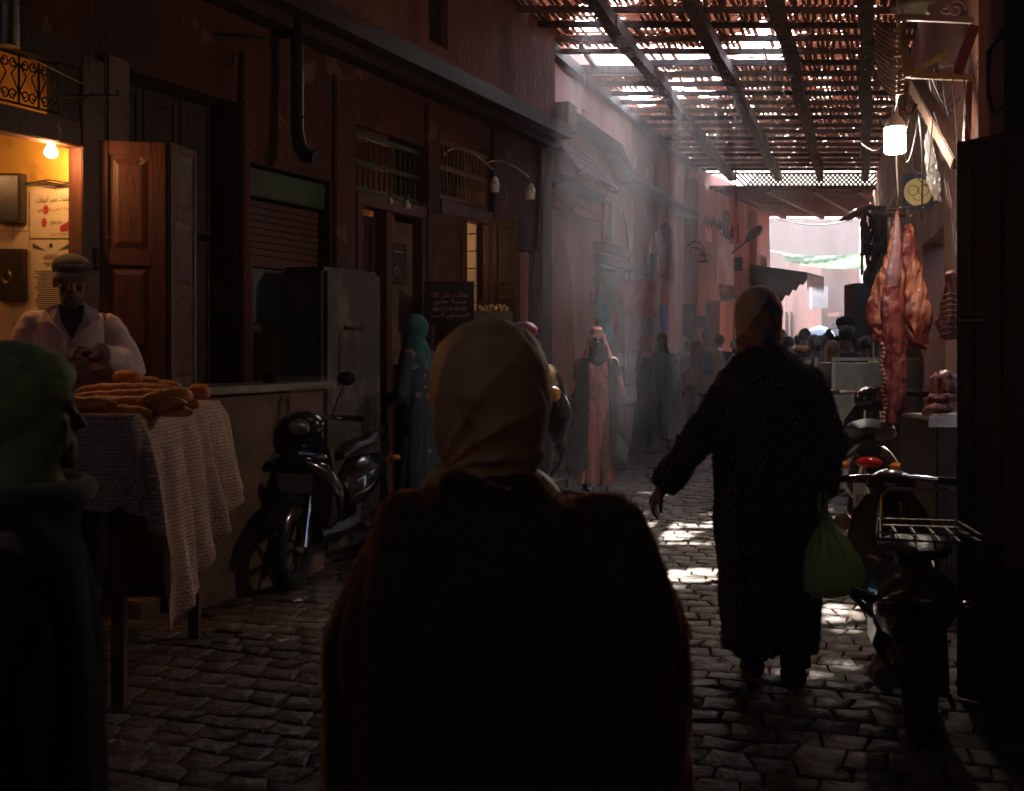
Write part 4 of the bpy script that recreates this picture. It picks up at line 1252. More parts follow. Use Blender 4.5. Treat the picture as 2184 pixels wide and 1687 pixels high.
# cloth: a grid of (s across, t down) folded over the right and front edges
def cloth_mesh():
    verts, faces, uvs = [], [], []
    X1, Y0, Y1, ZT = -1.46, 4.28, 5.52, 1.165
    # perimeter path from front-left corner round the near corner to the far right corner
    path = []
    n1, n2 = 46, 74
    for i in range(n1): path.append((V((-2.42 + (X1 + 2.42) * i / n1, Y0, ZT)), V((0, -1, 0)), i / n1 * .96))
    for i in range(8):
        a = i / 8 * pi / 2
        path.append((V((X1 - .02 + .02 * sin(a), Y0 + .02 - .02 * cos(a), ZT)), V((sin(a), -cos(a), 0)), .96 + .01 * i))
    for i in range(n2 + 1): path.append((V((X1, Y0 + .02 + (Y1 - Y0 - .02) * i / n2, ZT)), V((1, 0, 0)), 1.04 + i / n2 * 1.24))
    def drop(s):
        if s < .9: return .33 + .03 * sin(s * 9) 
        if s < 1.02: return .33 + (s - .9) / .12 * .06
        f = (s - 1.02) / 1.26
        if f < .10: return .40 + f / .10 * .46
        if f < .16: return .86 - (f - .10) * .3
        return .84 - (f - .16) / .84 * .42
    NR = 44
    for i, (p, n, s) in enumerate(path):
        inner = p - n * .25 if s > 1.03 or s < .95 else p - n * .2
        dl = drop(s)
        # fold amplitude
        fold = (sin(s * 24 + 1.2 * sin(s * 7)) * .6 + sin(s * 47 + 2) * .15 + .45 * noise.noise(V((s * 9, 3, 1))))
        for j in range(-4, NR + 1):
            if j <= 0:
                q = p - n * (.06 * -j) + V((0, 0, .0))
                q.z += .004 * noise.noise(V((q.x * 8, q.y * 8, 2))) + (.0 if j else 0)
                tt = j * .06
            else:
                f = j / NR
                dd = dl * f
                flare = .028 * min(1, f * 6) + .10 * f * (1 if s > 1.03 else .3)
                amp = .035 * (f ** .7) * (1.25 if s > 1.03 else .6)
                q = p + n * (flare + amp * fold) + V((0, 0, -dd))
                # diagonal pull lines from the near corner
                dcorner = (p - V((X1, Y0, ZT))).length
                q += n * (.007 * sin((dd * .5 - dcorner * 1.0) * 19) * min(1, f * 3))
                if s > 1.03:
                    q.y += -.10 * f * (1.0 - (s - 1.04) / 1.24) * 0.6
                tt = dd
            verts.append(q); uvs.append((s, tt))
    rows_ = NR + 5
    for i in range(len(path) - 1):
        for j in range(rows_ - 1):
            a = i * rows_ + j
            faces.append((a, a + rows_, a + rows_ + 1, a + 1))
    return verts, faces, uvs
vs, fs, uvs = cloth_mesh()
off = V((-1.46, 4.3, .3))
me = bpy.data.meshes.new('tablecloth')
me.from_pydata([q - off for q in vs], [], fs)
uvl = me.uv_layers.new(name='UVMap')
for lp in me.loops: uvl.data[lp.index].uv = uvs[lp.vertex_index]
for p_ in me.polygons: p_.use_smooth = True
me.materials.append(CLOTH)
o = bpy.data.objects.new('tablecloth', me); COL.objects.link(o); o.location = off
sm = o.modifiers.new('thick', 'SOLIDIFY'); sm.thickness = .004
setp(o, 'woven pinkish white cloth hanging in a long pointed corner over the bread table', 'tablecloth')
# loaves
CRUST = pm('bread_crust', (.56, .17, .035), (.34, .08, .016), 7, .6, .35, 30, spots=(.66, .28, .08), spot_scale=5)
def loaf(L, r, flat=.8, bend=0.0, slashes=4, seed=0):
    rr = random.Random(seed)
    mb = MB(); n = 26
    rings = []
    for i in range(n + 1):
        s = -1 + 2 * i / n
        env = (max(0, 1 - abs(s) ** 3.0)) ** .5
        env = max(env, .04)
        sl = 1 + .05 * sin(i * 1.9 + seed) + (.10 if slashes and (i * slashes / n) % 1 < .4 else 0)
        c = V((s * L / 2, bend * (1 - s * s), 0))
        rings.append([c + V((0, cos(2 * pi * j / 14) * r * env, sin(2 * pi * j / 14) * r * env * flat * (sl if sin(2 * pi * j / 14) > .2 else 1))) for j in range(14)])
    return mb.loft(rings)
LOAVES = [
 ('baguette', 390, 268, 848, 4.62, .50, .042, 8, 'long slashed baguette lying across the middle of the bread pile'),
 ('baguette', 0, 285, 862, 4.5, .46, .040, 4, 'long baguette just below the middle one, nearly level'),
 ('baguette', 0, 235, 878, 4.42, .38, .034, -2, 'thin baguette lying along the near table edge'),
 ('baguette', 0, 272, 832, 4.85, .48, .038, 2, 'pale baguette behind the middle of the pile'),
 ('baguette', 0, 330, 872, 4.55, .40, .036, -10, 'baguette tilted up to the right at the front of the pile'),
 ('baguette', 0, 350, 848, 4.5, .22, .040, 38, 'short steep baguette end poking up at the right of the pile'),
 ('bread_roll', 0, 207, 861, 4.46, .125, .038, 0, 'stubby roll at the left front of the pile'),
 ('bread_roll', 0, 183, 851, 4.55, .10, .036, 20, 'small dark roll half hidden behind the green scarf'),
 ('bread_roll', 0, 272, 806, 4.95, .14, .042, -15, 'round-ended roll on the very top of the pile'),
 ('bread_roll', 0, 312, 816, 4.98, .15, .036, -8, 'roll second from the top, right of the topmost roll'),
 ('bread_roll', 0, 350, 824, 5.0, .16, .036, -6, 'long roll at the right shoulder of the pile'),
 ('bread_roll', 0, 393, 848, 4.9, .085, .040, 70, 'squat roll beside the round loaf'),
 ('bread_roll', 0, 425, 836, 5.1, .105, .046, 0, 'round loaf at the far right end of the table'),
 ('bread_roll', 0, 405, 862, 4.9, .09, .030, 10, 'small flat roll under the round loaf'),
 ('bread_roll', 0, 232, 836, 5.0, .18, .036, 12, 'dark roll at the back left of the pile')]
for i, (nm, _, u, v, d_, L_, r_, ang, lab) in enumerate(LOAVES):
    mb = loaf(L_, r_, .82, .012 if nm == 'baguette' else 0, 5 if nm == 'baguette' else 0, i)
    p = P(u, v, d_)
    M = Matrix.Rotation(radians(-ang * .35), 4, 'Y') @ Matrix.Rotation(radians(ang * 1.2 - (12 if nm == 'baguette' else 0)), 4, 'Z')
    mb.move(M); mb.v = [q + p for q in mb.v]
    single(mb, nm, CRUST, lab, 'bread', group='bread piled on the table', smooth='all')
mb = MB()
for i in range(26):                                 # hidden layers the pile rests on
    pass
for k in range(5):
    q = loaf(.42, .036, .82, .0, 4, 40 + k); q.v = [V(x) + V((-1.78 + .02 * k, 4.42 + k * .13, 1.205)) for x in q.v]
    single(q, 'baguette', CRUST, 'baguette in the hidden bottom layer, row %s from the front' % ['one', 'two', 'three', 'four', 'five'][k], 'bread', group='bread piled on the table', smooth='all')
# ------------------------------------------------------------------ two-wheelers
def wheel(parent, c, R=.26, wd=.10, name='wheel'):
    o = MB()
    rings = []
    mb = MB()
    for i in range(6):
        pass
    mb.torus(c, R - wd / 2, wd / 2, axis='X', n=30, k=10)
    w_ = mb.build(name, RUBBER, parent, smooth='all')
    mb = MB(); mb.torus(c, R - wd, .012, axis='X', n=30, k=6)
    for k in range(6):
        a = k * pi / 3
        mb.bar(V(c), V(c) + V((0, cos(a) * (R - wd), sin(a) * (R - wd))), .02, .02, up=(1, 0, 0))
    mb.tube([V(c) - V((.06, 0, 0)), V(c) + V((.06, 0, 0))], .04, 12)
    mb.build('rim', CHROME, w_, smooth=True)
    return w_
AMBER = pm('amber_lens', (.85, .28, .02), (.8, .24, .02), 5, .15, 0, coat=.8)
REDL = pm('red_lens', (.55, .02, .015), (.5, .015, .01), 5, .15, 0, coat=.8)
LENS = pm('clear_lens', (.45, .45, .45), (.35, .35, .35), 5, .08, 0, metal=.6, coat=1)
SEATM = pm('seat_vinyl', (.015, .013, .013), (.022, .02, .02), 8, .4, .2, 60)
def scooter(name, label, loc, rotz, paint, plate=None, rack=False, panel_col=None, group='parked two-wheelers', screen=False, mirrors=True, k=1.0, lens=None):
    """local frame: front wheel towards -Y, x to its left"""
    t = thing(name, label, 'scooter', loc, rotz, group=group, world=False)
    t.scale = (k, k, k)
    wheel(t, (0, -.62, .26), name='front_wheel'); wheel(t, (0, .62, .26), name='rear_wheel')
    # front fender, fork
    mb = MB()
    rings = []
    for i in range(13):
        a = radians(20 + i * 12)
        rr = .30
        c = V((0, -.62 - cos(a) * rr, .26 + sin(a) * rr)); wv = .07 + .01 * sin(pi * i / 12)
        nrm = V((0, -cos(a), sin(a)))
        rings.append([c + V((-wv, 0, 0)) - nrm * .035, c + V((-wv * .7, 0, 0)) + nrm * .015, c + nrm * .03, c + V((wv * .7, 0, 0)) + nrm * .015, c + V((wv, 0, 0)) - nrm * .035])
    mb.loft(rings, cap=False, closed=False); f = mb.build('front_fender', paint, t, smooth='all')
    mb = MB()
    for s in (-1, 1): mb.tube([(s * .075, -.62, .26), (s * .07, -.50, .62), (s * .05, -.42, .92)], .018, 8)
    mb.build('fork', CHROME, t, smooth=True)
    # leg shield: wide curved apron
    mb = MB(); rings = []
    for z, hw, y, dp in ((.30, .10, -.36, .05), (.42, .17, -.42, .06), (.56, .20, -.47, .07), (.70, .215, -.50, .08), (.82, .19, -.50, .09), (.92, .12, -.47, .07)):
        rings.append([V((hw * cos(a), y + dp * (1 - abs(cos(a)) ** 1.6) * (-1 if sin(a) > 0 else .45) , z + .015 * cos(2 * a))) for a in [2 * pi * j / 20 for j in range(20)]])
    mb.loft(rings).build('leg_shield', paint, t, smooth=True)
    # swooping side blades
    for s in (-1, 1):
        mb = MB(); mb.tube([(s * .10, -.66, .78), (s * .19, -.58, .72), (s * .235, -.46, .58), (s * .20, -.34, .42), (s * .10, -.28, .32)], [(.012, .03), (.02, .05), (.022, .055), (.02, .045), (.012, .03)], 8); mb.build('side_fairing', paint, t, smooth=True)
    if panel_col is not None:
        mb = MB(); mb.hexa([V(p) for p in ((-.105, -.585, .58), (.105, -.585, .58), (.105, -.575, .58), (-.105, -.575, .58), (-.12, -.6, .70), (.12, -.6, .70), (.12, -.59, .70), (-.12, -.59, .70))]); mb.build('number_panel', panel_col, t, bevel=.006)
    # floor, tunnel, seat body
    mb = MB(); mb.loft([[V((x * hw, y, z + zz)) for x, zz in ((-1, 0), (-.8, .05), (.8, .05), (1, 0), (.8, -.05), (-.8, -.05))] for y, z, hw in ((-.42, .30, .12), (-.1, .29, .15), (.15, .30, .15), (.25, .42, .13))]); mb.build('foot_board', BLACKP, t, smooth=True)
    mb = MB(); rings = []
    for y, zt, zb, hw in ((.10, .60, .34, .10), (.22, .72, .32, .15), (.42, .76, .36, .17), (.62, .78, .46, .17), (.82, .80, .60, .13), (.93, .80, .70, .07)):
        rings.append([V((cos(a) * hw * (1 - .25 * max(0, sin(a))), y, (zt + zb) / 2 + sin(a) * (zt - zb) / 2)) for a in [2 * pi * j / 18 for j in range(18)]])
    mb.loft(rings).build('body', paint, t, smooth=True)
    mb = MB(); rings = []
    for y, z, hw, h in ((.08, .74, .07, .03), (.2, .79, .13, .045), (.42, .81, .15, .05), (.6, .85, .14, .055), (.8, .87, .11, .05), (.9, .86, .05, .02)):
        rings.append([V((cos(a) * hw, y, z + sin(a) * h)) for a in [2 * pi * j / 16 for j in range(16)]])
    mb.loft(rings).build('seat', SEATM, t, smooth=True)
    # handlebar head
    mb = MB(); mb.ball((0, -.44, .98), (.13, .11, .09), 18, 10); hb = mb.build('headlight_shell', paint, t, smooth='all')
    mb = MB(); mb.ball((0, -.525, .975), (.075, .03, .055), 16, 9); mb.build('headlight', LENS, hb, smooth='all')
    mb = MB(); mb.tube([(-.30, -.34, 1.02), (-.12, -.40, 1.03), (0, -.42, 1.02), (.12, -.40, 1.03), (.30, -.34, 1.02)], .014, 8); mb.build('handlebar', CHROME, t, smooth=True)
    for s in (-1, 1):
        mb = MB(); mb.tube([(s * .22, -.365, 1.025), (s * .35, -.325, 1.02)], [.019, .021], 10); mb.build('grip', RUBBER, t, smooth=True)
        mb = MB(); mb.tube([(s * .17, -.41, 1.03), (s * .25, -.44, 1.02), (s * .34, -.40, 1.01)], .006, 6); mb.build('brake_lever', CHROME, t)
        if mirrors:
            mb = MB(); mb.tube([(s * .16, -.39, 1.03), (s * .20, -.40, 1.14), (s * .24, -.39, 1.22)], .006, 6); st = mb.build('mirror_stalk', BLACKP, t)
            mb = MB(); mb.ball((s * .255, -.385, 1.27), (.062, .018, .045), 14, 8); mb.build('mirror', BLACKP, st, smooth='all')
        mb = MB(); mb.ball((s * .15, -.565, .80), (.05, .03, .022), 12, 7); mb.build('front_indicator', AMBER if not panel_col else LENS, t, smooth='all')
        mb = MB(); mb.ball((s * .15, .90, .66), (.045, .03, .024), 12, 7); mb.build('rear_indicator', lens or AMBER, t, smooth='all')
    if screen:
        mb = MB(); mb.loft([[V((x * .2, -.50 - .05 * (1 - x * x) + z_ * .25, 1.02 + z_)) for x in (-1, -.5, 0, .5, 1)] for z_ in (0, .1, .2, .28)], cap=False, closed=False); mb.build('windscreen', glass('screen_glass', (.5, .5, .5)), t, smooth='all')
    mb = MB(); mb.ball((0, .935, .68), (.075, .035, .035), 16, 9); mb.build('tail_light', lens or REDL, t, smooth='all')
    mb = MB(); mb.loft([[V((x, y, z)) for x in (-.07, .07)] + [V((x, y + .012, z)) for x in (.07, -.07)] for y, z in ((.90, .60), (.96, .45), (.99, .32))]); mb.build('rear_mudguard', RUBBER, t)
    if plate:
        mb = MB(); mb.box((0, .995, .50), (.17, .006, .14)); pl = mb.build('number_plate', pm('plate_white', (.45, .4, .36), (.38, .33, .3), 8, .5, .1, 30), t, bevel=.003)
        lettering(plate, V((0, 1.0, .485)), V((-1, 0, 0)), UP, .14, INK, t, name='plate_number', height=.045)
    mb = MB(); mb.tube([(.13, .25, .25), (.15, .5, .27), (.15, .8, .32)], [.03, .045, .05], 12); mb.build('exhaust', RUST, t, smooth=True)
    mb = MB(); mb.box((0, .45, .30), (.2, .38, .16)); mb.build('engine', RUST, t, bevel=.03)
    mb = MB(); mb.tube([(-.1, .1, .27), (-.22, .12, .02)], .012, 6); mb.build('side_stand', IRON, t)
    if rack:
        mb = MB()
        fr = [(-.16, .62, .93), (.16, .62, .93), (.19, .98, .93), (-.19, .98, .93)]
        mb.tube([V(q) for q in fr + [fr[0]]], .009, 7); mb.tube([V(q) + V((0, 0, .03)) for q in fr + [fr[0]]], .006, 7)
        for k in range(4): x = -.11 + k * .073; mb.tube([(x, .62, .93), (x, .98, .93)], .006, 6)
        mb.tube([(-.15, .64, .94), (-.15, .62, 1.06), (-.12, .61, 1.09), (.12, .61, 1.09), (.15, .62, 1.06), (.15, .64, .94)], .008, 7)
        for s in (-1, 1): mb.tube([(s * .12, .7, .93), (s * .1, .75, .8)], .01, 6)
        mb.build('luggage_rack', STEEL, t, smooth=True)
    return t
DRED = pm('dark_red_gloss', (.05, .012, .01), (.07, .02, .015), 5, .2, .02, 20, coat=.6)
BEIGE = pm('beige_vinyl', (.42, .33, .27), (.36, .27, .22), 5, .6, .1, 30)
scooter('parked_scooter', 'black scooter with a beige front panel facing the viewer by the white cabinet', V((-1.17, 7.15, 0)), radians(-12), BPAINT, panel_col=BEIGE, screen=True, k=.98)
scooter('parked_scooter', 'dark scooter seen end-on through the gap beside the beige headscarf', V((.20, 10.1, 0)), radians(4), BPAINT, mirrors=False, k=.95)
scooter('parked_scooter', 'scooter with red tail light, amber indicator and plate under the hanging meat', V((2.50, 7.7, 0)), radians(161), BPAINT, plate='027180', mirrors=False, k=1.08)
t = scooter('parked_scooter', 'nearest dark red scooter with a chrome luggage rack, lower right', V((1.58, 4.5, 0)), radians(167), DRED, rack=True, mirrors=False, k=.84, lens=DRED)
mb = MB(); mb.tube([(.1, .42, .55), (.26, .40, .60)], [.02, .024], 10); mb.build('foot_peg', RUBBER, t, smooth=True)

# ------------------------------------------------------------------ steel grill cart on the right
t = thing('grill_cart', 'tall stainless steel grill cart panel on castors behind the hanging meat', 'cart', (3.5, 10.9, 0))
xa, xb = (1772 - CX) / F_PX * 10.7, (1990 - CX) / F_PX * 10.7
mb = MB(); mb.box(((xa + xb) / 2, 11.0, .70), (xb - xa - .06, .58, 1.18)); mb.build('cart_body', STEEL, t, bevel=.008)
mb = MB()
for x in (xa + .02, xb - .02): mb.box((x, 10.69, .72), (.035, .03, 1.24)); mb.box((x, 11.3, .72), (.035, .03, 1.24))
for z in (1.33, .1): mb.box(((xa + xb) / 2, 10.69, z), (xb - xa, .035, .03))
mb.build('cart_frame', pm('tarnished_steel', (.34, .27, .2), (.22, .17, .12), 6, .4, .2, 30, metal=.8), t)
for x in (xa + .06, xb - .06):
    for y in (10.75, 11.25):
        mb = MB(); mb.tube([(x - .015, y, .045), (x + .015, y, .045)], .045, 14); mb.build('castor', RUBBER, t)
def Pb(u, v): return P(u, v, 11.0)
mb = MB()
q = [Pb(1925, 792), Pb(1998, 792), Pb(1993, 588), Pb(1930, 588)]
mb.hexa([Pb(1900, 792), Pb(1998, 792), Pb(1998, 792) + V((0, .35, 0)), Pb(1900, 792) + V((0, .35, 0)), Pb(1935, 588), Pb(1993, 588), Pb(1993, 588) + V((0, .2, 0)), Pb(1935, 588) + V((0, .2, 0))])
for (a_, b_) in (((1906, 760), (1993, 592)), ((1936, 592), (1996, 700))): mb.bar(Pb(*a_) - V((0, .006, 0)), Pb(*b_) - V((0, .006, 0)), .02, .006)
mb.build('hood', STEEL, t, bevel=.004)
mb = MB(); c = Pb(1960, 590)
mb.tube([c + V((0, .1, -.01)), c + V((0, .1, .17))], .085, 24); mb.torus(c + V((0, .1, .12)), .087, .004, n=24, k=6); mb.torus(c + V((0, .1, .05)), .087, .004, n=24, k=6)
mb.build('chimney', STEEL, t, smooth=True)
mb = MB(); mb.tube([P(1862, 770, 11.1), P(1862, 705, 11.1)], .02, 10); mb.tube([P(1872, 770, 11.1), P(1872, 690, 11.1)], .012, 8); mb.ball(P(1868, 700, 11.1), .05, 10, 6); mb.build('utensil_holder', STEEL, t, smooth=True)

# ------------------------------------------------------------------ meat
def meat_mat(name, c_fat, c_flesh, sc=6):
    m = pm(name, c_fat, c_flesh, sc, .52, .6, 22, stretch=(1.6, 1.6, .45), lo=.42, hi=.56, spots=(c_flesh[0] * .55, c_flesh[1] * .5, c_flesh[2] * .5), spot_scale=4, coat=.06)
    return m
FLESH = meat_mat('raw_flesh', (.24, .05, .033), (.11, .012, .010), 9)
FAT = meat_mat('fatty_meat', (.38, .15, .09), (.14, .016, .012), 8)
MEMB = meat_mat('silver_membrane', (.20, .10, .11), (.13, .035, .035), 3)
def remeshed(mb, voxel, smooth_it=2, fn=None):
    """fuse overlapping closed lofts into one continuous skin, relax it, then displace with fn(co, normal)"""
    me = bpy.data.meshes.new('tmp')
    me.from_pydata([tuple(q) for q in mb.v], [], mb.f)
    bm = bmesh.new(); bm.from_mesh(me); bmesh.ops.recalc_face_normals(bm, faces=bm.faces); bm.to_mesh(me); bm.free()
    o = bpy.data.objects.new('tmp', me); COL.objects.link(o)
    r = o.modifiers.new('r', 'REMESH'); r.mode = 'VOXEL'; r.voxel_size = voxel
    if smooth_it:
        s = o.modifiers.new('s', 'SMOOTH'); s.factor = .6; s.iterations = smooth_it
    bpy.context.view_layer.update()
    nm = bpy.data.meshes.new_from_object(o.evaluated_get(bpy.context.evaluated_depsgraph_get()))
    bpy.data.objects.remove(o); bpy.data.meshes.remove(me)
    if fn:
        ns = [V(v.normal) for v in nm.vertices]
        for v, n in zip(nm.vertices, ns):
            v.co = fn(V(v.co), n)
    out = MB(); out.v = [V(v.co) for v in nm.vertices]; out.f = [tuple(p.vertices) for p in nm.polygons]
    bpy.data.meshes.remove(nm)
    return out
def lumpy(a, s, ridg=0.0):
    def f(c, n):
        k = noise.noise(c * s) * a + noise.noise(c * s * 3.1) * a * .45
        if ridg: k -= ridg * (1 - abs(noise.noise(V((c.x * s * 1.5, c.y * s * 1.5, c.z * s * .35))))) ** 6
        return c + n * k
    return f
MD = 7.2
def mp(u, v, dy=0.0): return P(u, v, MD + dy)
# carcass A: hind quarter hanging on the left hook
src = MB()
src.tube([mp(1912, 440), mp(1912, 470), mp(1908, 520), mp(1902, 580), mp(1890, 640), mp(1882, 690), mp(1878, 735)], [.018, .022, .05, .085, .12, .12, .05], 16, sy=.75)
src.ball(mp(1876, 670), (.085, .07, .11), 14, 9); src.ball(mp(1893, 700, .05), (.08, .06, .13), 14, 9)
src.tube([mp(1935, 475, .05), mp(1938, 520, .05), mp(1945, 600, .05), mp(1952, 670, .05), mp(1955, 745, .05)], [.03, .055, .085, .12, .085], 16, sy=.6)
t = thing('meat_carcass', 'skinned hind quarter with pale fat and dark flesh hanging from the hook under the lamp', 'meat', mp(1915, 760))
remeshed(src, .011, 2, lumpy(.014, 13, .018)).build('carcass_flesh', FAT, t, smooth='all')
src = MB(); src.tube([mp(1914, 458, -.07), mp(1912, 520, -.09), mp(1905, 590, -.11), mp(1895, 650, -.09)], [.014, .03, .05, .02], 12, sy=.5)
remeshed(src, .008, 2, lumpy(.005, 16)).build('shank_membrane', MEMB, t, smooth='all')
mb = MB()
rr = random.Random(2)
mb.tube([mp(1865, 700, -.1), mp(1874, 715, -.12), mp(1893, 712, -.12)], [.012, .018, .01], 8); mb.tube([mp(1935, 700, -.04), mp(1950, 728, -.06), mp(1975, 745, -.05)], [.01, .02, .01], 8)
mb.tube([mp(1915, 620, -.1), mp(1932, 680, -.06), mp(1948, 710, -.05)], [.012, .014, .008], 8)
mb.build('sinew', FLESH, t, smooth='all')
# carcass B: long loin strip with the row of vertebrae, in front
src = MB()
src.tube([mp(1900, 610, -.3), mp(1902, 660, -.32), mp(1905, 720, -.32), mp(1908, 790, -.32), mp(1908, 850, -.32), mp(1905, 905, -.32)], [.05, .075, .075, .08, .085, .06], 16, sy=.55)
src.tube([mp(1885, 640, -.33), mp(1893, 720, -.35), mp(1893, 800, -.35), mp(1893, 870, -.35), mp(1903, 908, -.35)], [.02, .028, .034, .034, .03], 10)
t = thing('meat_strip', 'long dark red loin with a ridged backbone hanging in front of the hind quarter', 'meat', mp(1905, 910, -.3))
remeshed(src, .009, 2, lumpy(.008, 16, .01)).build('strip_flesh', FLESH, t, smooth='all')
mb = MB()
for k in range(19):
    s = k / 18
    mb.ball(mp(1881 + 6 * s + 3 * sin(k), 735 + 165 * s, -.38), (.016, .012, .017), 8, 6)
mb.build('backbone', FAT, t, smooth='all')
# ribs on the right
t = thing('rib_rack', 'small rack of ribs hanging on a wire beside the dark door', 'meat', P(2022, 735, 6.0))
src = MB(); src.ball(P(2032, 590, 6.0), (.05, .04, .04), 12, 8); src.tube([P(2033, 590, 6.0), P(2030, 640, 6.0), P(2022, 690, 6.0), P(2025, 725, 6.0)], [(.04, .03), (.055, .03), (.075, .035), (.05, .03)], 14)
remeshed(src, .008, 2, lumpy(.006, 14, .008)).build('rib_flesh', FLESH, t, smooth='all')
mb = MB()
for k in range(8):
    v = 625 + k * 12
    mb.tube([P(2012 + k * -1.5, v + 6, 5.955), P(2028, v, 5.945), P(2046, v + 4, 5.96)], .0045, 6)
mb.build('rib_bones', FAT, t, smooth='all')
# cut pieces on the tray
t = thing('meat_tray', 'white tray on the butcher counter under the cut pieces', 'tray', P(2010, 890, 5.9))
mb = MB(); a_ = P(1974, 888, 5.9); mb.box((a_.x + .16, 6.0, a_.z - .005), (.32, .3, .02)); mb.box((a_.x + .16, 5.86, a_.z - .03), (.32, .01, .05)); mb.build('tray_base', WHITEP, t, bevel=.003)
for i, (u, v, d_, r3, lab, mt) in enumerate(((2015, 822, 6.0, (.10, .08, .085), 'large pinkish joint of meat heaped on the tray', FAT), (2010, 850, 5.93, (.095, .06, .035), 'folded flap of meat across the front of the heap', FLESH), (2005, 872, 5.9, (.10, .06, .03), 'lowest pale slab of meat on the tray', FAT))):
    src = MB(); src.ball(P(u, v, d_), r3, 16, 10); src.ball(P(u - 28, v + 8, d_), (.035, .03, .02), 10, 7)
    mb = remeshed(src, .008, 1, lumpy(.014, 12, .02))
    single(mb, 'cut_meat', mt, lab, 'meat', group='cut meat on the counter', smooth='all')
t = thing('butcher_counter', 'dark butcher counter in shade under the tray of meat', 'counter', P(2020, 1000, 6.0))
mb = MB(); mb.box((2.62, 6.15, .54), (.75, .55, 1.02)); mb.build('counter_body', WOODD, t, bevel=.01)
mb = MB(); mb.box((2.6, 6.13, 1.045), (.72, .5, .02)); mb.build('counter_top', STEEL, t, bevel=.004)
# hooks, rail and cords
t = thing('meat_rail', 'iron rail with hooks over the butcher stall', 'rail', mp(1912, 440))
mb = MB(); mb.tube([mp(1880, 447), mp(1905, 447), mp(1960, 440), mp(2000, 430)], .009, 8); mb.build('rail_bar', IRON, t, smooth=True)
for (u, dv) in ((1912, 0), (1935, 18)):
    mb = MB(); mb.tube([mp(u, 425 + dv), mp(u, 440 + dv), mp(u + 5, 448 + dv), mp(u + 8, 440 + dv)], .005, 7); mb.build('hook', STEEL, t, smooth=True)
for i, (pts, mat, lab) in enumerate((
    ([(1914, -10, 6.3), (1913, 140, 6.5), (1910, 300, 6.9), (1916, 430, 7.2)], PALECORD, 'pale cord running straight down to the carcass hook'),
    ([(1960, 240, 6.2), (1968, 330, 6.6), (1966, 470, 7.0)], CABLE, 'dark flex hanging beside the round yellow sign'),
    ([(2030, 150, 5.6), (2043, 300, 5.8), (2040, 400, 6.0), (2036, 500, 6.0), (2036, 575, 6.0)], PALECORD, 'thin pale wire carrying the rib rack'),
    ([(2055, 150, 5.5), (2062, 250, 5.5), (2068, 290, 5.5), (2075, 318, 5.5)], PALECORD, 'short looped pale wire above the dark door'),
    ([(1925, 20, 5.8), (1925, 130, 5.8), (1912, 155, 5.8), (1895, 150, 5.8), (1888, 125, 5.8)], PALECORD, 'pale cord looped under the steel bracket'))):
    mb = MB(); P_ = [P(*q) for q in pts]
    fine = []
    for k in range(len(P_) - 1):
        a_, b_, = P_[k], P_[k + 1]
        for j in range(5): fine.append(a_.lerp(b_, j / 5))
    fine.append(P_[-1])
    for _ in range(2): fine = [fine[0]] + [(fine[j - 1] + fine[j] + fine[j + 1]) / 3 for j in range(1, len(fine) - 1)] + [fine[-1]]
    mb.tube(fine, .0055 if i < 2 else .004, 6)
    single(mb, 'hanging_rope', mat, lab, 'cord', smooth='all')
# the lit white bulb
COOL = glow('bulb_white', (1.0, .84, .68), 26.0)
lp = P(1909, 290, 6.4)
t = thing('hanging_lamp', 'lit white jar-shaped lamp hanging over the butcher stall', 'lamp', lp)
def ring(z, r, n=22): return [lp + V((cos(2 * pi * j / n) * r, sin(2 * pi * j / n) * r, z)) for j in range(n)]
mb = MB(); mb.loft([ring(-.10, .045), ring(-.095, .058), ring(0, .06), ring(.005, .056), ring(.015, .062), ring(.045, .062)]); mb.build('lamp_glass', COOL, t, smooth=True)
mb = MB(); mb.loft([ring(.046, .06), ring(.075, .054), ring(.11, .03), ring(.125, .018), ring(.17, .016)]); mb.build('lamp_body', WHITEP, t, smooth=True)
mb = MB(); mb.tube([lp + V((0, 0, .17)), lp + V((-.01, 0, .3)), P(1905, 40, 6.3)], .006, 7); mb.build('cord', CABLE, t)

# ------------------------------------------------------------------ brackets, awning slats, beams above the stall
YEL = pm('yellow_paint', (.55, .40, .14), (.42, .28, .10), 8, .6, .3, 40, spots=(.3, .2, .12), spot_scale=6)
REDP = pm('red_paint', (.22, .025, .02), (.16, .02, .018), 8, .5, .2, 40)
t = thing('steel_bracket', 'scrolled steel bracket frame painted white, yellow and red above the stall', 'bracket', P(2000, 170, 5.6))
D5 = 5.6
def b5(u0, v0, u1, v1, w_, mat, name, dy=0):
    mb = MB(); mb.bar(P(u0, v0, D5 + dy), P(u1, v1, D5 + dy), .03, w_, up=(0, 0, 1)); mb.build(name, mat, t, bevel=.003)
b5(1912, 36, 2075, 44, .03, WHITEP, 'top_bar'); b5(1980, 32, 2060, -30, .045, WHITEP, 'brace', .03)
b5(1922, 50, 1936, 165, .045, YEL, 'upright', .0); b5(1938, 160, 2072, 166, .032, YEL, 'lower_bar', .035); b5(1945, 158, 2020, 110, .03, YEL, 'brace', .07)
b5(2078, 55, 2040, 158, .05, REDP, 'red_brace', .03); b5(2066, 175, 2060, 325, .035, REDP, 'red_upright', .06)
mb = MB()
EX = V((1, 0, 0))
for (u, v, r, s) in ((1990, 22, .035, 1), (2015, 15, .04, -1), (2038, 20, .05, 1), (2010, 140, .03, 1), (2040, 138, .03, -1)):
    if v == 140: mb.build('scroll', WHITEP, t, smooth=True); mb = MB()
    mb.tube(spiral(P(u, v, D5 + .03), r, 1.3, 0, s, EX, UP), .005, 6)
mb.tube([P(2005, 140, D5 + .03), P(2045, 138, D5 + .03)], .005, 6)
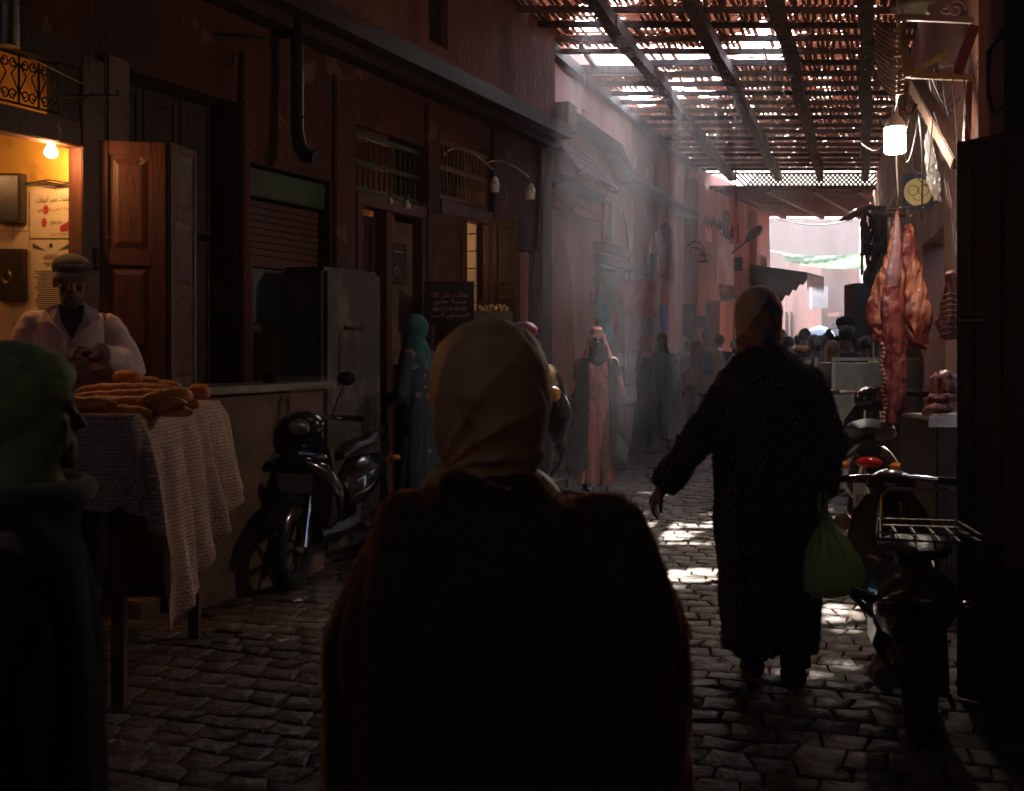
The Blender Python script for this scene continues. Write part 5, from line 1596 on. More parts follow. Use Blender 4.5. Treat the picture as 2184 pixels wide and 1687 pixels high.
mb.build('scroll', WHITEP, t, smooth=True)
mb = MB(); mb.tube([P(1936, 175, 5.5), P(1932, 210, 5.5), P(1928, 235, 5.5), P(1936, 244, 5.5), P(1947, 240, 5.5), P(1954, 222, 5.5)], .010, 8)
single(mb, 'iron_hook', YEL, 'big yellowish iron hook hanging under the steel bracket', 'hook', smooth='all')
t = thing('slatted_canopy', 'stack of curved bent slats like a rolled awning beside the bracket', 'awning', P(1900, 180, 6.2))
for k in range(13):
    v = 45 + k * 10.5
    pts = [P(1866 + (k * .9) + s * (62 - k * 1.5), v + 26 * sin(s * pi * .62) + s * 4, 6.3 - .5 * s) for s in [j / 8 for j in range(9)]]
    mb = MB()
    for a_, b_ in zip(pts, pts[1:]): mb.bar(a_, b_, .035, .010)
    mb.build('slat', pm('bent_slat', (.42, .26, .17), (.3, .17, .11), 8, .6, .3, 40), t)
t = thing('timber_prop', 'thick pale slanting timber prop below the steel bracket', 'beam', P(2000, 340, 6.6))
mb = MB(); mb.bar(P(1953, 180, 6.9), P(2048, 350, 6.2), .09, .075); mb.build('prop', WOODG, t, bevel=.006)
t = thing('timber_prop', 'thin upright boards behind the white lamp', 'beam', P(1950, 400, 8.0))
for k, (u0, v0, u1, v1) in enumerate(((1935, 230, 1938, 440), (1950, 215, 1958, 400), (1918, 330, 1922, 430))):
    mb = MB(); mb.bar(P(u0, v0, 8.2), P(u1, v1, 8.2), .06, .04, up=(0, 1, 0)); mb.build('board', WOODG if k != 1 else WOOD, t)
mb = MB()
pts = [P(1985, 250, 6.5), P(1980, 300, 6.5), P(1990, 380, 6.5), P(2000, 430, 6.5)]
mb.tube(pts, [(.01, .01), (.03, .015), (.045, .02), (.02, .01)], 12)
mb = remeshed(mb, .009, 1, lumpy(.010, 22, .01))
single(mb, 'plastic_bag', glass('clear_plastic', (.9, .88, .85), .15), 'crumpled clear plastic bag hanging right of the round sign', 'plastic bag', smooth='all')
t = thing('round_sign', 'square navy sign with a pale yellow disc, two rings and a small white bow', 'sign', P(1960, 445, 8.0))
mb = MB(); a_, b_ = P(1929, 446, 8.0), P(1992, 370, 8.0)
mb.box(((a_.x + b_.x) / 2, 8.02, (a_.z + b_.z) / 2), (b_.x - a_.x, .03, b_.z - a_.z)); mb.build('sign_board', pm('navy_paint', (.03, .035, .10), (.025, .03, .08), 6, .5, .1, 30), t, bevel=.003)
c = P(1957, 410, 7.995)
EY = Matrix(((1, 0, 0), (0, 0, -1), (0, 1, 0)))
mb = MB(); mb.slab([c + V((cos(2 * pi * i / 40) * .10, 0, sin(2 * pi * i / 40) * .10)) for i in range(40)], (0, -1, 0), .012); mb.build('yellow_disc', pm('pale_yellow', (.75, .66, .30), (.68, .58, .25), 5, .4, .05, 20), t)
mb = MB()
for dx in (-.038, .038): mb.torus(c + V((dx, -.014, .012)), .036, .0022, n=30, k=6, M=EY)
mb.torus(c + V((0, -.014, -.02)), .04, .002, n=20, k=6, a0=pi * 1.1, a1=pi * 1.9, M=EY)
mb.build('ring_outline', INK, t)
mb = MB(); d_ = P(1961, 440, 7.99); mb.add([d_ + V((-.03, 0, .018)), d_ + V((-.03, 0, -.018)), d_, d_ + V((.03, 0, -.018)), d_ + V((.03, 0, .018))], [(0, 1, 2), (2, 3, 4)]); mb.build('white_bow', WHITEP, t)
mb = MB(); M_ = []
for k in range(18):
    rr = random.Random(50 + k)
    u0, v0 = rr.uniform(1905, 2080), rr.uniform(60, 380); u1, v1 = u0 + rr.uniform(-80, 80), v0 + rr.uniform(-10, 120)
    d0, d1 = rr.uniform(5.6, 7.5), rr.uniform(5.6, 7.5)
    a_, b_ = P(u0, v0, d0), P(min(u1, 2085), v1, d1)
    mb.tube([a_ + (b_ - a_) * s + V((0, 0, -.12 * sin(pi * s))) for s in [j / 7 for j in range(8)]], .0035, 5)
o = single(mb, 'cable_tangle', CABLE, 'tangle of thin black cables strung between the stall brackets and props', 'cables', kind='stuff')
mb = MB()
for k in range(3):
    mb.tube([P(2140, 60 + k * 8, 4.6), P(2112 - k * 3, 110, 4.6), P(2108, 190 + k * 10, 4.6), P(2120, 245, 4.6), P(2138, 230, 4.6)], .007, 7)
single(mb, 'cable_loop', CABLE, 'thick black cable looped over the pink corner post', 'cable')
t = thing('stall_door', 'dark wooden door leaf standing open, filling the right edge', 'door', P(2110, 1500, 4.5))
panel_leaf(t, P(2041, 0, 4.5), P(2200, 0, 4.2), .02, 2.26, (-.4, -1, 0), WOODD, rows=2, cols=2, stile=.08)
mb = MB(); a_ = P(2046, 685, 4.43); mb.tube([a_, P(2125, 684, 4.36)], .012, 8); mb.tube([P(2048, 679, 4.42), P(2122, 677, 4.36)], .007, 6); mb.build('bolt', STEEL, t, smooth=True)
mb = MB(); ca, cb = P(1905, 18, 6.6), P(2010, 22, 6.6)
cc = (ca + cb) / 2
mb.loft([[cc + V((cos(2 * pi * j / 20) * r, sin(2 * pi * j / 20) * r * .8, z)) for j in range(20)] for z, r in ((.0, .16), (.04, .155), (.09, .11), (.12, .03))])
single(mb, 'lamp_shade', pm('olive_enamel', (.12, .11, .06), (.09, .08, .045), 5, .5, .1, 20), 'dark olive dome lampshade at the very top by the bracket', 'lampshade', smooth='all')

# ------------------------------------------------------------------ street lamps and fittings
def cobra(name, label, base, tip, head_len, r, mat, parent_pts, group=None):
    t = thing(name, label, 'street lamp', base, group=group)
    mb = MB(); mb.tube(parent_pts, r, 8); mb.build('arm', mat, t, smooth=True)
    d = (V(tip) - V(base)).normalized()
    mb = MB(); mb.tube([V(base) + d * head_len * s for s in (0, .15, .4, .7, .9, 1)], [(head_len * .07, head_len * .05), (head_len * .12, head_len * .09), (head_len * .2, head_len * .12), (head_len * .2, head_len * .11), (head_len * .13, head_len * .06), (head_len * .03, head_len * .02)], 14); mb.build('lamp_head', mat, t, smooth=True)
    return t
HEADM = pm('brown_lamp_housing', (.22, .14, .11), (.15, .09, .07), 5, .5, .2, 30)
cobra('street_lamp', 'brown cobra-head street lamp reaching left above the meat stall', P(1862, 438, 12), P(1796, 468, 12), .40, .018, HEADM, [P(1862, 440, 12), P(1868, 450, 12), P(1880, 458, 12), P(1930, 460, 12)])
t = cobra('street_lamp', 'slanting street lamp on a crooked arm over the far left shop', P(1590, 515, 20.5), P(1620, 487, 20.5), .42, .02, RUST, [P(1540, 575, 20.8), P(1545, 560, 20.8), P(1552, 548, 20.7), P(1592, 515, 20.5)])
mb = MB(); mb.slab([P(*q, 20.9) for q in ((1536, 552), (1552, 552), (1562, 549), (1584, 548), (1584, 578), (1562, 578), (1552, 574), (1536, 569))], (0, 1, 0), .08)
single(mb, 'bottle_sign', BLACKP, 'dark bottle-shaped box sign under the slanting street lamp', 'sign')
for k, (v, l) in enumerate(((517, 0), (530, 6))):
    t = thing('double_arm_lamp', 'thin curved wall lamp arm by the white board, %s one' % ('upper' if k == 0 else 'lower'), 'lamp', P(1470, v + 15, 18.9), group='curved wall lamps by the white board')
    mb = MB(); mb.tube([P(1466 + l, v + 10, 19.0), P(1476, v - 2, 18.9), P(1492, v, 18.8), P(1500, v + 10, 18.7), P(1503, v + 26, 18.7)], .012, 6); mb.build('arm', IRON, t)
    mb = MB(); mb.ball(P(1501, v + 28, 18.7), (.09, .09, .025), 12, 6); mb.build('shade', IRON, t)
t = thing('wall_board', 'whitish metal wall board with a faded red smear on the far left front', 'sign', SW.y(20.5, 2.7, .1))
mb = MB(); ya, yb = SW.Y(1486), SW.Y(1527)
wbox(mb, SW, 20.0, 20.95, 2.62, 3.48, .30, .34)
BRD = pm('faded_board', (.62, .50, .46), (.52, .40, .36), 2, .6, .2, 12, spots=(.5, .2, .17), spot_scale=1.2)
mb.build('board', BRD, t, bevel=.01)
mb = MB()
rr = random.Random(12)
for k in range(46):
    s = k / 45
    u = 1470 + 85 * s; v = 458 + 28 * s + (30 * max(0, s - .75) * 4)
    p = P(u, v, 19.2 + 1.2 * s)
    for j in range(5):
        q = p + V((rr.uniform(-.07, .07), rr.uniform(-.05, .05), rr.uniform(-.07, .05)))
        mb.tube([q, q + V((rr.uniform(-.09, .09), rr.uniform(-.05, .05), rr.uniform(-.09, .09)))], .008, 5)
single(mb, 'cable_bundle', RUST, 'knotted bundle of cables and dry creeper sagging along the far left front', 'cables', kind='stuff')
t = thing('shop_awning', 'black fabric shop awning with a ragged scalloped fringe at the far end', 'awning', P(1660, 650, 23.5))
AW = pm('black_awning', (.03, .026, .028), (.05, .045, .045), 5, .8, .3, 30)
mb = MB()
c0, c1, c2, c3 = SW.y(22.9, 3.15, .05), SW.y(24.3, 3.15, .05), SW.y(24.3, 2.95, 1.2), SW.y(22.9, 2.95, 1.2)
mb.slab([c0, c1, c2, c3], (0, 0, 1), .03)
mb.build('canopy', AW, t)
mb = MB(); n_ = 14
for k in range(n_):
    a_, b_ = c3.lerp(c2, k / n_), c3.lerp(c2, (k + .9) / n_)
    mb.add([a_, b_, b_ + V((0, 0, -.22)), (a_ + b_) / 2 + V((0, 0, -.34)), a_ + V((0, 0, -.22))], [(0, 1, 2, 3, 4)])
mb.build('fringe', AW, t)
mb = MB(); bot = []
for k in range(17):
    s_ = k / 16
    bot.append(c3.lerp(c0, s_) + V((0, 0, -.10 - .62 * min(1, s_ * 1.7) - (.07 if k % 2 else 0))))
mb.slab([c3, c0] + bot[::-1], (0, 1, 0), .02)
mb.build('side_valance', AW, t)
# green cloth across the gap
t = thing('green_cloth', 'pale green translucent cloth strung across the bright gap', 'cloth', P(1760, 580, 29))
mb = MB(); rings = []
n_ = 40
vs_ = []
for i in range(n_ + 1):
    s = i / n_
    u = 1670 + 190 * s
    vt = 540 + 6 * sin(pi * s) - 2 * s; vb = 548 + 34 * (s ** .45 if s < .5 else .5 ** .45 + (s - .5) * .05)
    vs_.append([P(u, vt + (vb - vt) * j / 6, 29 + .5 * s + .15 * sin(j * .8 + s * 5) + .05 * sin(s * 60)) for j in range(7)])
mb.loft(vs_, cap=False, closed=False)
mb.build('cloth_sheet', pm('pale_green_cloth', (.13, .22, .14), (.10, .18, .115), 3, .8, .2, 14, trans=.45), t, smooth='all')
mb = MB(); mb.tube([P(1640, 535, 29), P(1670, 540, 29)], .015, 5); mb.tube([P(1855, 540, 29.5), P(1875, 530, 29.5)], .015, 5); mb.build('rope', PALECORD, t)
mb = MB(); mb.tube([P(1640 + 200 * s, 462 + 18 * sin(pi * s), 25.5) for s in [j / 10 for j in range(11)]], .012, 5)
single(mb, 'overhead_wire', CABLE, 'single wire sagging across the bright sky gap', 'cable')
t = thing('cable_post', 'ragged post wrapped with cables left of the butcher rail', 'post', P(1868, 700, 13))
mb = MB(); mb.bar(P(1874, 440, 13.2), P(1880, 760, 13.2), .16, .1, up=(0, 1, 0)); mb.build('post', WOODG, t)
mb = MB(); rr = random.Random(31)
for k in range(16):
    u, v = rr.uniform(1842, 1886), rr.uniform(445, 560)
    pts = [P(u, v, 13.0)]
    for j in range(5):
        u += rr.uniform(-9, 9); v += rr.uniform(5, 26); pts.append(P(max(1838, min(1888, u)), v, 13.0 + rr.uniform(-.1, .1)))
    mb.tube(pts, rr.uniform(.012, .03), 5)
o = mb.build('cable_coil', CABLE, t, smooth=True); o['kind'] = 'stuff'
mb = MB(); mb.tube([P(1845, 470, 13), P(1850, 560, 13), P(1868, 640, 13)], .02, 6); mb.build('strut', IRON, t)
t = thing('market_cabinet', 'tall black cabinet standing beyond the meat stall', 'cabinet', P(1870, 900, 14))
mb = MB(); a_, b_ = P(1822, 0, 14.5), P(1895, 0, 14.5); mb.box(((a_.x + b_.x) / 2, 14.7, 1.15), (b_.x - a_.x, .5, 2.28)); mb.build('cabinet_body', BLACKP, t, bevel=.01)
mb = MB(); mb.box((a_.x + .1, 14.44, 1.2), (.02, .02, .2)); mb.build('handle', STEEL, t)
# iron rod hanging from the roof
mb = MB(); mb.tube([P(1569, 348, 19.5), P(1570, 440, 19.5)], .016, 6); mb.ball(P(1569, 360, 19.5), .03, 8, 6)
single(mb, 'iron_rod', RUST, 'thin iron rod hanging down from the end of the roof', 'rod')
# shop goods along the lit wall
RCL = pm('red_mesh_cloth', (.42, .03, .05), (.34, .02, .04), 30, .9, .3, 90, trans=.25)
t = thing('red_cloth', 'large square of red cloth hanging askew from strings by the doorway', 'cloth', P(1360, 680, 14.2))
mb = MB(); rows_ = []
for i in range(13):
    s = i / 12
    rows_.append([P(1322 + 74 * s + 4 * sin(j), 590 + 4 * sin(s * 6) + 12 * s + (72 + 8 * s) * j / 8, 14.2 + .05 * sin(s * 11 + j * .5)) for j in range(9)])
mb.loft(rows_, cap=False, closed=False).build('cloth_sheet', RCL, t, smooth='all')
mb = MB()
for a_, b_ in (((1325, 592), (1348, 570)), ((1394, 600), (1352, 572)), ((1360, 594), (1350, 570))): mb.tube([P(*a_, 14.2), P(*b_, 14.2)], .004, 5)
mb.build('string', CABLE, t)
mb = MB(); mb.loft([[P(1292 + 26 * s, 668 + 54 * j / 6, 13.9 + .04 * sin(s * 9 + j)) for j in range(7)] for s in [k / 6 for k in range(7)]], cap=False, closed=False)
single(mb, 'red_bag', RCL, 'smaller bright red bag hanging below the turquoise garment', 'bag', smooth='all')
src = MB(); src.tube([P(1276, 628, 13.8), P(1280, 650, 13.8), P(1287, 690, 13.8), P(1293, 730, 13.8)], [(.03, .04), (.09, .05), (.10, .06), (.12, .05)], 14)
mb = remeshed(src, .012, 1, lumpy(.01, 14, .01))
single(mb, 'turquoise_garment', pm('turquoise_cloth', (.12, .40, .42), (.08, .30, .33), 8, .9, .3, 60), 'turquoise garment hanging in the shop doorway behind the pink robed walker', 'garment', smooth='all')
mb = MB(); rr = random.Random(6)
for k in range(30):
    p = P(rr.uniform(1270, 1292), rr.uniform(590, 612), 13.7); mb.tube([p, p + V((rr.uniform(-.05, .05), rr.uniform(-.03, .03), rr.uniform(-.04, .06)))], .006, 5)
o = single(mb, 'hanging_herbs', pm('herb_green', (.10, .16, .05), (.14, .14, .05), 9, .8, .2, 40), 'small bunch of green herbs hanging above the turquoise garment', 'herbs')
CLR = glass('bottle_plastic', (.75, .82, .9), .1)
for r_ in range(3):
    t = thing('bottle_pack', 'shrink-wrapped pack of water bottles, %s of the stack' % ('bottom', 'middle', 'top')[r_], 'bottle pack', P(1340, 855 - r_ * 37, 14.0), group='stacked water bottle packs')
    for k in range(8):
        c = P(1325 + (k % 4) * 9.5 + r_ * -1.5, 855 - r_ * 37, 13.95 + (k // 4) * .1)
        mb = MB(); mb.loft([[c + V((cos(2 * pi * j / 10) * q, sin(2 * pi * j / 10) * q, z)) for j in range(10)] for z, q in ((0, .025), (.01, .028), (.14, .028), (.17, .012), (.2, .012))]); mb.build('bottle', CLR, t, smooth=True)
t = thing('low_stool', 'dark low stand under the stacked water bottles', 'stool', P(1342, 900, 14.0))
mb = MB(); c = P(1342, 860, 14.02); mb.box((c.x, 14.05, c.z - .02), (.34, .36, .03)); mb.build('seat', WOODD, t)
for sx in (-.14, .14):
    for sy in (-.14, .14):
        mb = MB(); mb.box((c.x + sx, 14.05 + sy, (c.z - .04) / 2), (.04, .04, c.z - .04)); mb.build('leg', WOODD, t)
src = MB(); src.tube([P(1392, 545, 16.2), P(1394, 520, 16.2), P(1392, 500, 16.2)], [.06, .07, .03], 12); src.tube([P(1398, 545, 16.2), P(1402, 515, 16.2), P(1400, 490, 16.2)], [.05, .05, .015], 12)
mb = remeshed(src, .012, 1, lumpy(.015, 20, .02))
single(mb, 'plastic_bundle', MATS['clear_plastic'], 'bundle wrapped in clear plastic on top of the dark shutter box', 'bundle', smooth='all')
mb = MB(); a_ = P(1408, 705, 16.0); mb.box((a_.x + .05, 16.0, a_.z + .18), (.11, .06, .38))
single(mb, 'blue_package', pm('violet_plastic', (.16, .16, .48), (.2, .22, .55), 14, .3, .3, 40), 'violet blue package hanging on the stall post', 'package', bevel=.02)
t = thing('goods_rack', 'light crate of goods on a thin rack before the slatted door', 'rack', P(1485, 760, 19.3))
mb = MB(); c = P(1487, 690, 19.2); mb.box((c.x, 19.2, c.z), (.26, .3, .16)); mb.build('crate', PALE, t, bevel=.01)
mb = MB()
for dx in (-.12, .12): mb.box((c.x + dx, 19.2, c.z / 2 - .05), (.03, .03, c.z - .1))
mb.build('rack_frame', WOODG, t)
mb = MB()
for k in range(6): mb.ball((c.x - .1 + k * .04, 19.15, c.z + .1), (.04, .05, .03), 8, 5)
mb.build('goods', RUST, t)
mb = MB(); mb.tube([FW.y(14.6, 3.6, .03), FW.y(15.2, 3.1, .03), FW.y(15.35, 2.6, .03), FW.y(15.4, 2.3, .03)], .014, 6)
single(mb, 'wall_pipe', CABLE, 'thin cable running down the lit wall above the doorway', 'cable')
mb = MB(); mb.tube([P(1247, 154, 12.5), P(1246, 175, 12.5), P(1248, 200, 12.5)], .004, 5); single(mb, 'sunlit_string', PALECORD, 'short bright string dangling from the edge of the roof gap', 'string')
for k, (x, y, r_) in enumerate(((-1.2, 6.2, .035), (-1.1, 5.35, .03), (-.6, 4.6, .02), (-.2, 4.0, .03))):
    mb = MB(); c = V((x, y, .014)); rr = random.Random(60 + k)
    pts = [c + V((cos(a) * r_ * rr.uniform(.5, 1.3), sin(a) * r_ * rr.uniform(.5, 1.3), rr.uniform(0, .012))) for a in [2 * pi * j / 8 for j in range(8)]]
    mb.add([c + V((0, 0, .012))] + pts, [(0, j + 1, (j + 1) % 8 + 1) for j in range(8)])
    single(mb, 'paper_scrap', PAPER, 'small crumpled paper scrap on the paving, %s' % ('nearest the masonry counter', 'in front of the scooter, larger', 'middle of the dark paving', 'nearest the viewer')[k], 'litter')
# ------------------------------------------------------------------ people
def cloth(name, c, c2=None, sc=10, rough=.9, bump=.35, bs=120, **k):
    return pm(name, c, c2, sc, rough, bump, bs, sheen=.15, **k)
DEF = dict(head=(0, -.012, .928), neck=(0, 0, .83), sL=(.100, 0, .80), eL=(.128, .012, .63), wL=(.138, -.03, .485), sR=(-.100, 0, .80), eR=(-.128, .012, .63), wR=(-.138, -.03, .485),
           hL=(.050, 0, .50), kL=(.052, -.008, .28), aL=(.055, .012, .045), hR=(-.050, 0, .50), kR=(-.052, -.008, .28), aR=(-.055, .012, .045))
def joints(H, pose):
    j = dict(DEF); j.update(pose or {})
    return {k: V(v) * H for k, v in j.items() if isinstance(v, (tuple, Vector)) and len(v) == 3}
def hand_into(mb, w_, d, n, H, side, curl=.5, k=1.0):
    """palm, four bent fingers of different lengths, thumb from the side of the palm"""
    d = V(d).normalized(); n = V(n); n = (n - d * n.dot(d)).normalized(); s = d.cross(n).normalized() * side
    u = H * k
    mb.tube([w_, w_ + d * .012 * u, w_ + d * .035 * u, w_ + d * .056 * u], [(.013 * u, .016 * u), (.0145 * u, .019 * u), (.010 * u, .024 * u), (.0075 * u, .022 * u)], 10, ref=n)
    for i, L_ in enumerate((.042, .047, .044, .034)):
        a = w_ + d * (.052 - .003 * abs(i - 1)) * u + s * (1.5 - i) * .0115 * u
        c = curl * (1 + .12 * i)
        p, dd = a, d.copy()
        pts = [p]
        for seg in (.42, .32, .26):
            ang = c * (1.0 if seg == .42 else 1.15)
            dd = (dd * cos(ang * .8) + n * sin(ang * .8)).normalized()
            ax = dd
            p = p + dd * L_ * seg * u
            pts.append(p)
        mb.tube(pts, [.0058 * u, .0054 * u, .0048 * u, .0038 * u], 8)
    a = w_ + d * .012 * u + s * .014 * u
    b = a + (d * .65 + s * .7 + n * .25).normalized() * .026 * u
    c = b + (d * .9 + s * .15 + n * (.3 + curl * .5)).normalized() * .024 * u
    mb.tube([a, b, c], [.0085 * u, .0065 * u, .005 * u], 8)
def body_mesh(H, j, hands=True, curl=.5, vox=None, face=True, wide=1.0, headturn=0.0, nod=0.0, hn=None):
    mb = MB(); h = H
    dn = j['neck'] - V(DEF['neck']) * h
    def off(z): return dn * max(0, (z - .48) / .35)
    mb.tube([V((0, 0, z * h)) + off(z) for z in (.47, .55, .62, .70, .77, .81, .835)], [(a * h * wide, b * h * wide) for a, b in ((.085, .062), (.09, .064), (.076, .054), (.086, .06), (.095, .057), (.07, .045), (.032, .032))], 18)
    hd = j['head']
    mb.tube([j['neck'] - V((0, 0, .03 * h)), hd - V((0, -.006 * h, .03 * h))], .030 * h, 12)
    R = Matrix.Rotation(headturn, 3, 'Z') @ Matrix.Rotation(nod, 3, 'X')
    def hp(x, y, z): return hd + R @ (V((x, y, z)) * h)
    mb.ball(hp(0, .010, .014), (.044 * h, .054 * h, .052 * h), 20, 14, R)
    mb.ball(hp(0, -.016, -.026), (.033 * h, .034 * h, .038 * h), 16, 12, R)
    if face:
        mb.tube([hp(0, -.040, .012), hp(0, -.052, -.004), hp(0, -.058, -.014), hp(0, -.047, -.018)], [(.005 * h, .005 * h), (.007 * h, .006 * h), (.0095 * h, .007 * h), (.007 * h, .004 * h)], 8)
        mb.ball(hp(0, -.043, .018), (.030 * h, .008 * h, .006 * h), 12, 7, R)
        mb.ball(hp(0, -.046, -.033), (.015 * h, .007 * h, .004 * h), 12, 7, R); mb.ball(hp(0, -.046, -.040), (.013 * h, .007 * h, .0045 * h), 12, 7, R)
        mb.ball(hp(0, -.042, -.056), (.012 * h, .010 * h, .009 * h), 10, 7, R)
        for s in (-1, 1):
            mb.ball(hp(s * .022, -.034, -.012), (.012 * h, .012 * h, .010 * h), 10, 7, R)
            mb.ball(hp(s * .045, .006, -.002), (.005 * h, .010 * h, .018 * h), 10, 7, R)
    for s, S in ((1, 'L'), (-1, 'R')):
        mb.tube([j['s' + S] - V((s * .02 * h, 0, 0)), j['s' + S], j['e' + S], j['w' + S]], [.034 * h, .031 * h, .024 * h, .0165 * h], 12)
        d = (j['w' + S] - j['e' + S]).normalized()
        if hands:
            nn = V((-s, 0, 0)) if hn is None else V(hn[S])
            hand_into(mb, j['w' + S] - d * .004 * h, d, nn, h, 1 if S == 'L' else -1, curl)
        mb.tube([j['h' + S], (j['h' + S] + j['k' + S]) / 2 + V((0, -.006 * h, 0)), j['k' + S], (j['k' + S] * .6 + j['a' + S] * .4) + V((0, .006 * h, 0)), j['a' + S]], [.052 * h, .046 * h, .033 * h, .031 * h, .020 * h], 12)
        a = j['a' + S]
        mb.tube([a + V((0, .018 * h, -.018 * h)), a + V((0, 0, -.022 * h)), a + V((0, -.05 * h, -.030 * h)), a + V((0, -.085 * h, -.034 * h))], [(.017 * h, .02 * h), (.021 * h, .022 * h), (.024 * h, .014 * h), (.016 * h, .009 * h)], 10)
    def eyes(c, n):
        q = R.transposed() @ (c - hd)
        if face and q.y < -.02 * h:
            for s in (-1, 1):
                d2 = ((q.x - s * .019 * h) / (.011 * h)) ** 2 + ((q.z - .004 * h) / (.007 * h)) ** 2
                if d2 < 1: c = c + R @ V((0, .007 * h * (1 - d2), 0))
        return c
    out = remeshed(mb, vox or .012, 1, eyes)
    return out, hp, R
def robe_mesh(H, j, hem=.05, prof=None, sleeve=(.036, .034, .032), sl=1.0, folds=(9, .012), vox=.014, top=.83, fn=None, seed=0, arms='LR', slv_end=1.0, extra=None, sm=2, fine=0.0):
    h = H; mb = MB()
    dn = j['neck'] - V(DEF['neck']) * h
    def off(z): return dn * max(0, (z - .48) / .35)
    prof = prof or [(.835, .036, .036), (.815, .070, .05), (.79, .105, .062), (.72, .112, .072), (.62, .105, .072), (.50, .118, .085), (.30, .128, .095), (hem, .14, .105)]
    prof = [q for q in prof if q[0] >= hem - 1e-6]
    mb.tube([V((0, 0, z * h)) + off(z) for z, a, b in prof], [(a * h, b * h) for z, a, b in prof], 22, ref=(1, 0, 0))
    for S in arms:
        s = 1 if S == 'L' else -1
        w_ = j['e' + S].lerp(j['w' + S], slv_end)
        sj = j['s' + S]; ej = j['e' + S]
        mb.ball(sj + V((0, 0, -.006 * h)), (sleeve[0] * h * 1.06,) * 3, 14, 9)
        mb.tube([sj - V((s * .05 * h, 0, -.004 * h)), sj - V((s * .012 * h, 0, .002 * h)), sj.lerp(ej, .22), sj.lerp(ej, .6), ej, ej.lerp(w_, .3), w_], [sleeve[0] * h * .9, sleeve[0] * h, sleeve[0] * h * sl, (sleeve[0] + sleeve[1]) / 2 * h * sl, sleeve[1] * h * sl, sleeve[1] * h * sl, sleeve[2] * h * sl], 14)
    if extra: extra(mb)
    nf, amp = folds
    def disp(c, n):
        z = c.z / h
        k = max(0.0, min(1.0, (.72 - z) / .6))
        a = atan2(c.y, c.x)
        rad = sqrt(c.x * c.x + c.y * c.y)
        cen = 1.0 if rad < .19 * h else .25
        f = sin(a * nf + 1.6 * sin(a * 2 + seed) + seed + z * 2) * .6 + sin(a * (nf * 2 + 1) + seed * 3 - z * 5) * .4
        c = c + n * (f * amp * k * cen * h / 1.65)
        w2 = noise.noise(c * 5 + V((seed, 0, 0))) * .010 + noise.noise(V((c.x * 13, c.y * 13, c.z * 5 + seed))) * .005
        c = c + n * w2
        rd = 1 - abs(noise.noise(V((c.x * 7 + seed, c.y * 7, c.z * 2.6 + c.x * 3))))
        c = c - n * (.016 * rd ** 7)
        if fine: c = c + n * (noise.noise(c * 55) * fine)
        if fn: c = fn(c, n)
        return c
    return remeshed(mb, vox, sm, disp)
def scarf_mesh(H, hp, R, j, window=None, tight=1.0, cape=.80, capew=.105, vox=.010, fn=None, point=0.0, back=0.0):
    h = H; mb = MB()
    mb.ball(hp(0, .012, .014), (.053 * h * tight, .063 * h * tight, .062 * h * tight), 20, 14, R)
    mb.ball(hp(0, .0, -.02), (.047 * h * tight, .054 * h * tight, .058 * h * tight), 18, 12, R)
    nk = j['neck']
    mb.tube([hp(0, .004, -.01), hp(0, .006, -.05), nk + V((0, .004 * h, .01 * h)), nk + V((0, 0, (cape - .83) * h))], [(.050 * h, .055 * h), (.048 * h, .052 * h), (.062 * h, .056 * h), (capew * h, .068 * h)], 20, ref=(1, 0, 0))
    def d_(c, n):
        q = c - nk
        a = atan2(q.y, q.x)
        k = max(0, min(1, (.95 * h - c.z) / (.15 * h)))
        c = c + n * (.0035 * sin(a * 7 + c.z * 30) * k + .004 * noise.noise(c * 14))
        return fn(c, n) if fn else c
    out = remeshed(mb, vox, 2, d_)
    if window:
        rx, rz = window[:2]; cz = window[2] if len(window) > 2 else -.008
        Rt = R.transposed(); hd = hp(0, 0, 0)
        bad = set()
        for i, c in enumerate(out.v):
            q = Rt @ (c - hd)
            if q.y < -.012 * h and (q.x / (rx * h)) ** 2 + ((q.z - cz * h) / (rz * h)) ** 2 < 1: bad.add(i)
        out.f = [f for f in out.f if not any(i in bad for i in f)]
    return out
def add_fuzz(mb, n, L_, w_, seed=0, keep=None, up=0.0):
    """short curled fibres standing off a knitted or fleecy surface"""
    rr = random.Random(seed)
    fs = [f for f in mb.f if len(f) >= 3]
    base = list(mb.v)
    for _ in range(n):
        f = fs[rr.randrange(len(fs))]
        a, b, c = base[f[0]], base[f[1]], base[f[2]]
        nn = (b - a).cross(c - a)
        if nn.length < 1e-10: continue
        nn.normalize()
        r1, r2 = rr.random(), rr.random()
        p = a.lerp(b, r1).lerp(c, r2 * .5)
        if keep and not keep(p): continue
        d = (nn + V((rr.uniform(-.7, .7), rr.uniform(-.7, .7), rr.uniform(-.7, .7) + up))).normalized()
        s = d.cross(V((rr.uniform(-1, 1), rr.uniform(-1, 1), rr.uniform(-1, 1)))).normalized() * w_
        l = L_ * rr.uniform(.4, 1.2)
        m1 = p + d * l * .6; e = p + (d + s.normalized() * .6) .normalized() * l
        k = len(mb.v)
        mb.v += [p - s, p + s, m1 + s * .6, m1 - s * .6, e]
        mb.f += [(k, k + 1, k + 2, k + 3), (k + 3, k + 2, k + 4)]
    return mb
def outward(mb):
    """make winding outward (for fuzz)"""
    return mb
def person(label, loc, rotz, H, pose=None, skin=None, group=None, cat='person', **kw):
    t = thing('person', label, cat, loc, rotz, group=group, world=False)
    j = joints(H, pose)
    mb, hp, R = body_mesh(H, j, **kw)
    b = mb.build('body', skin or SKIN, t, smooth='all')
    return t, j, hp, R, b
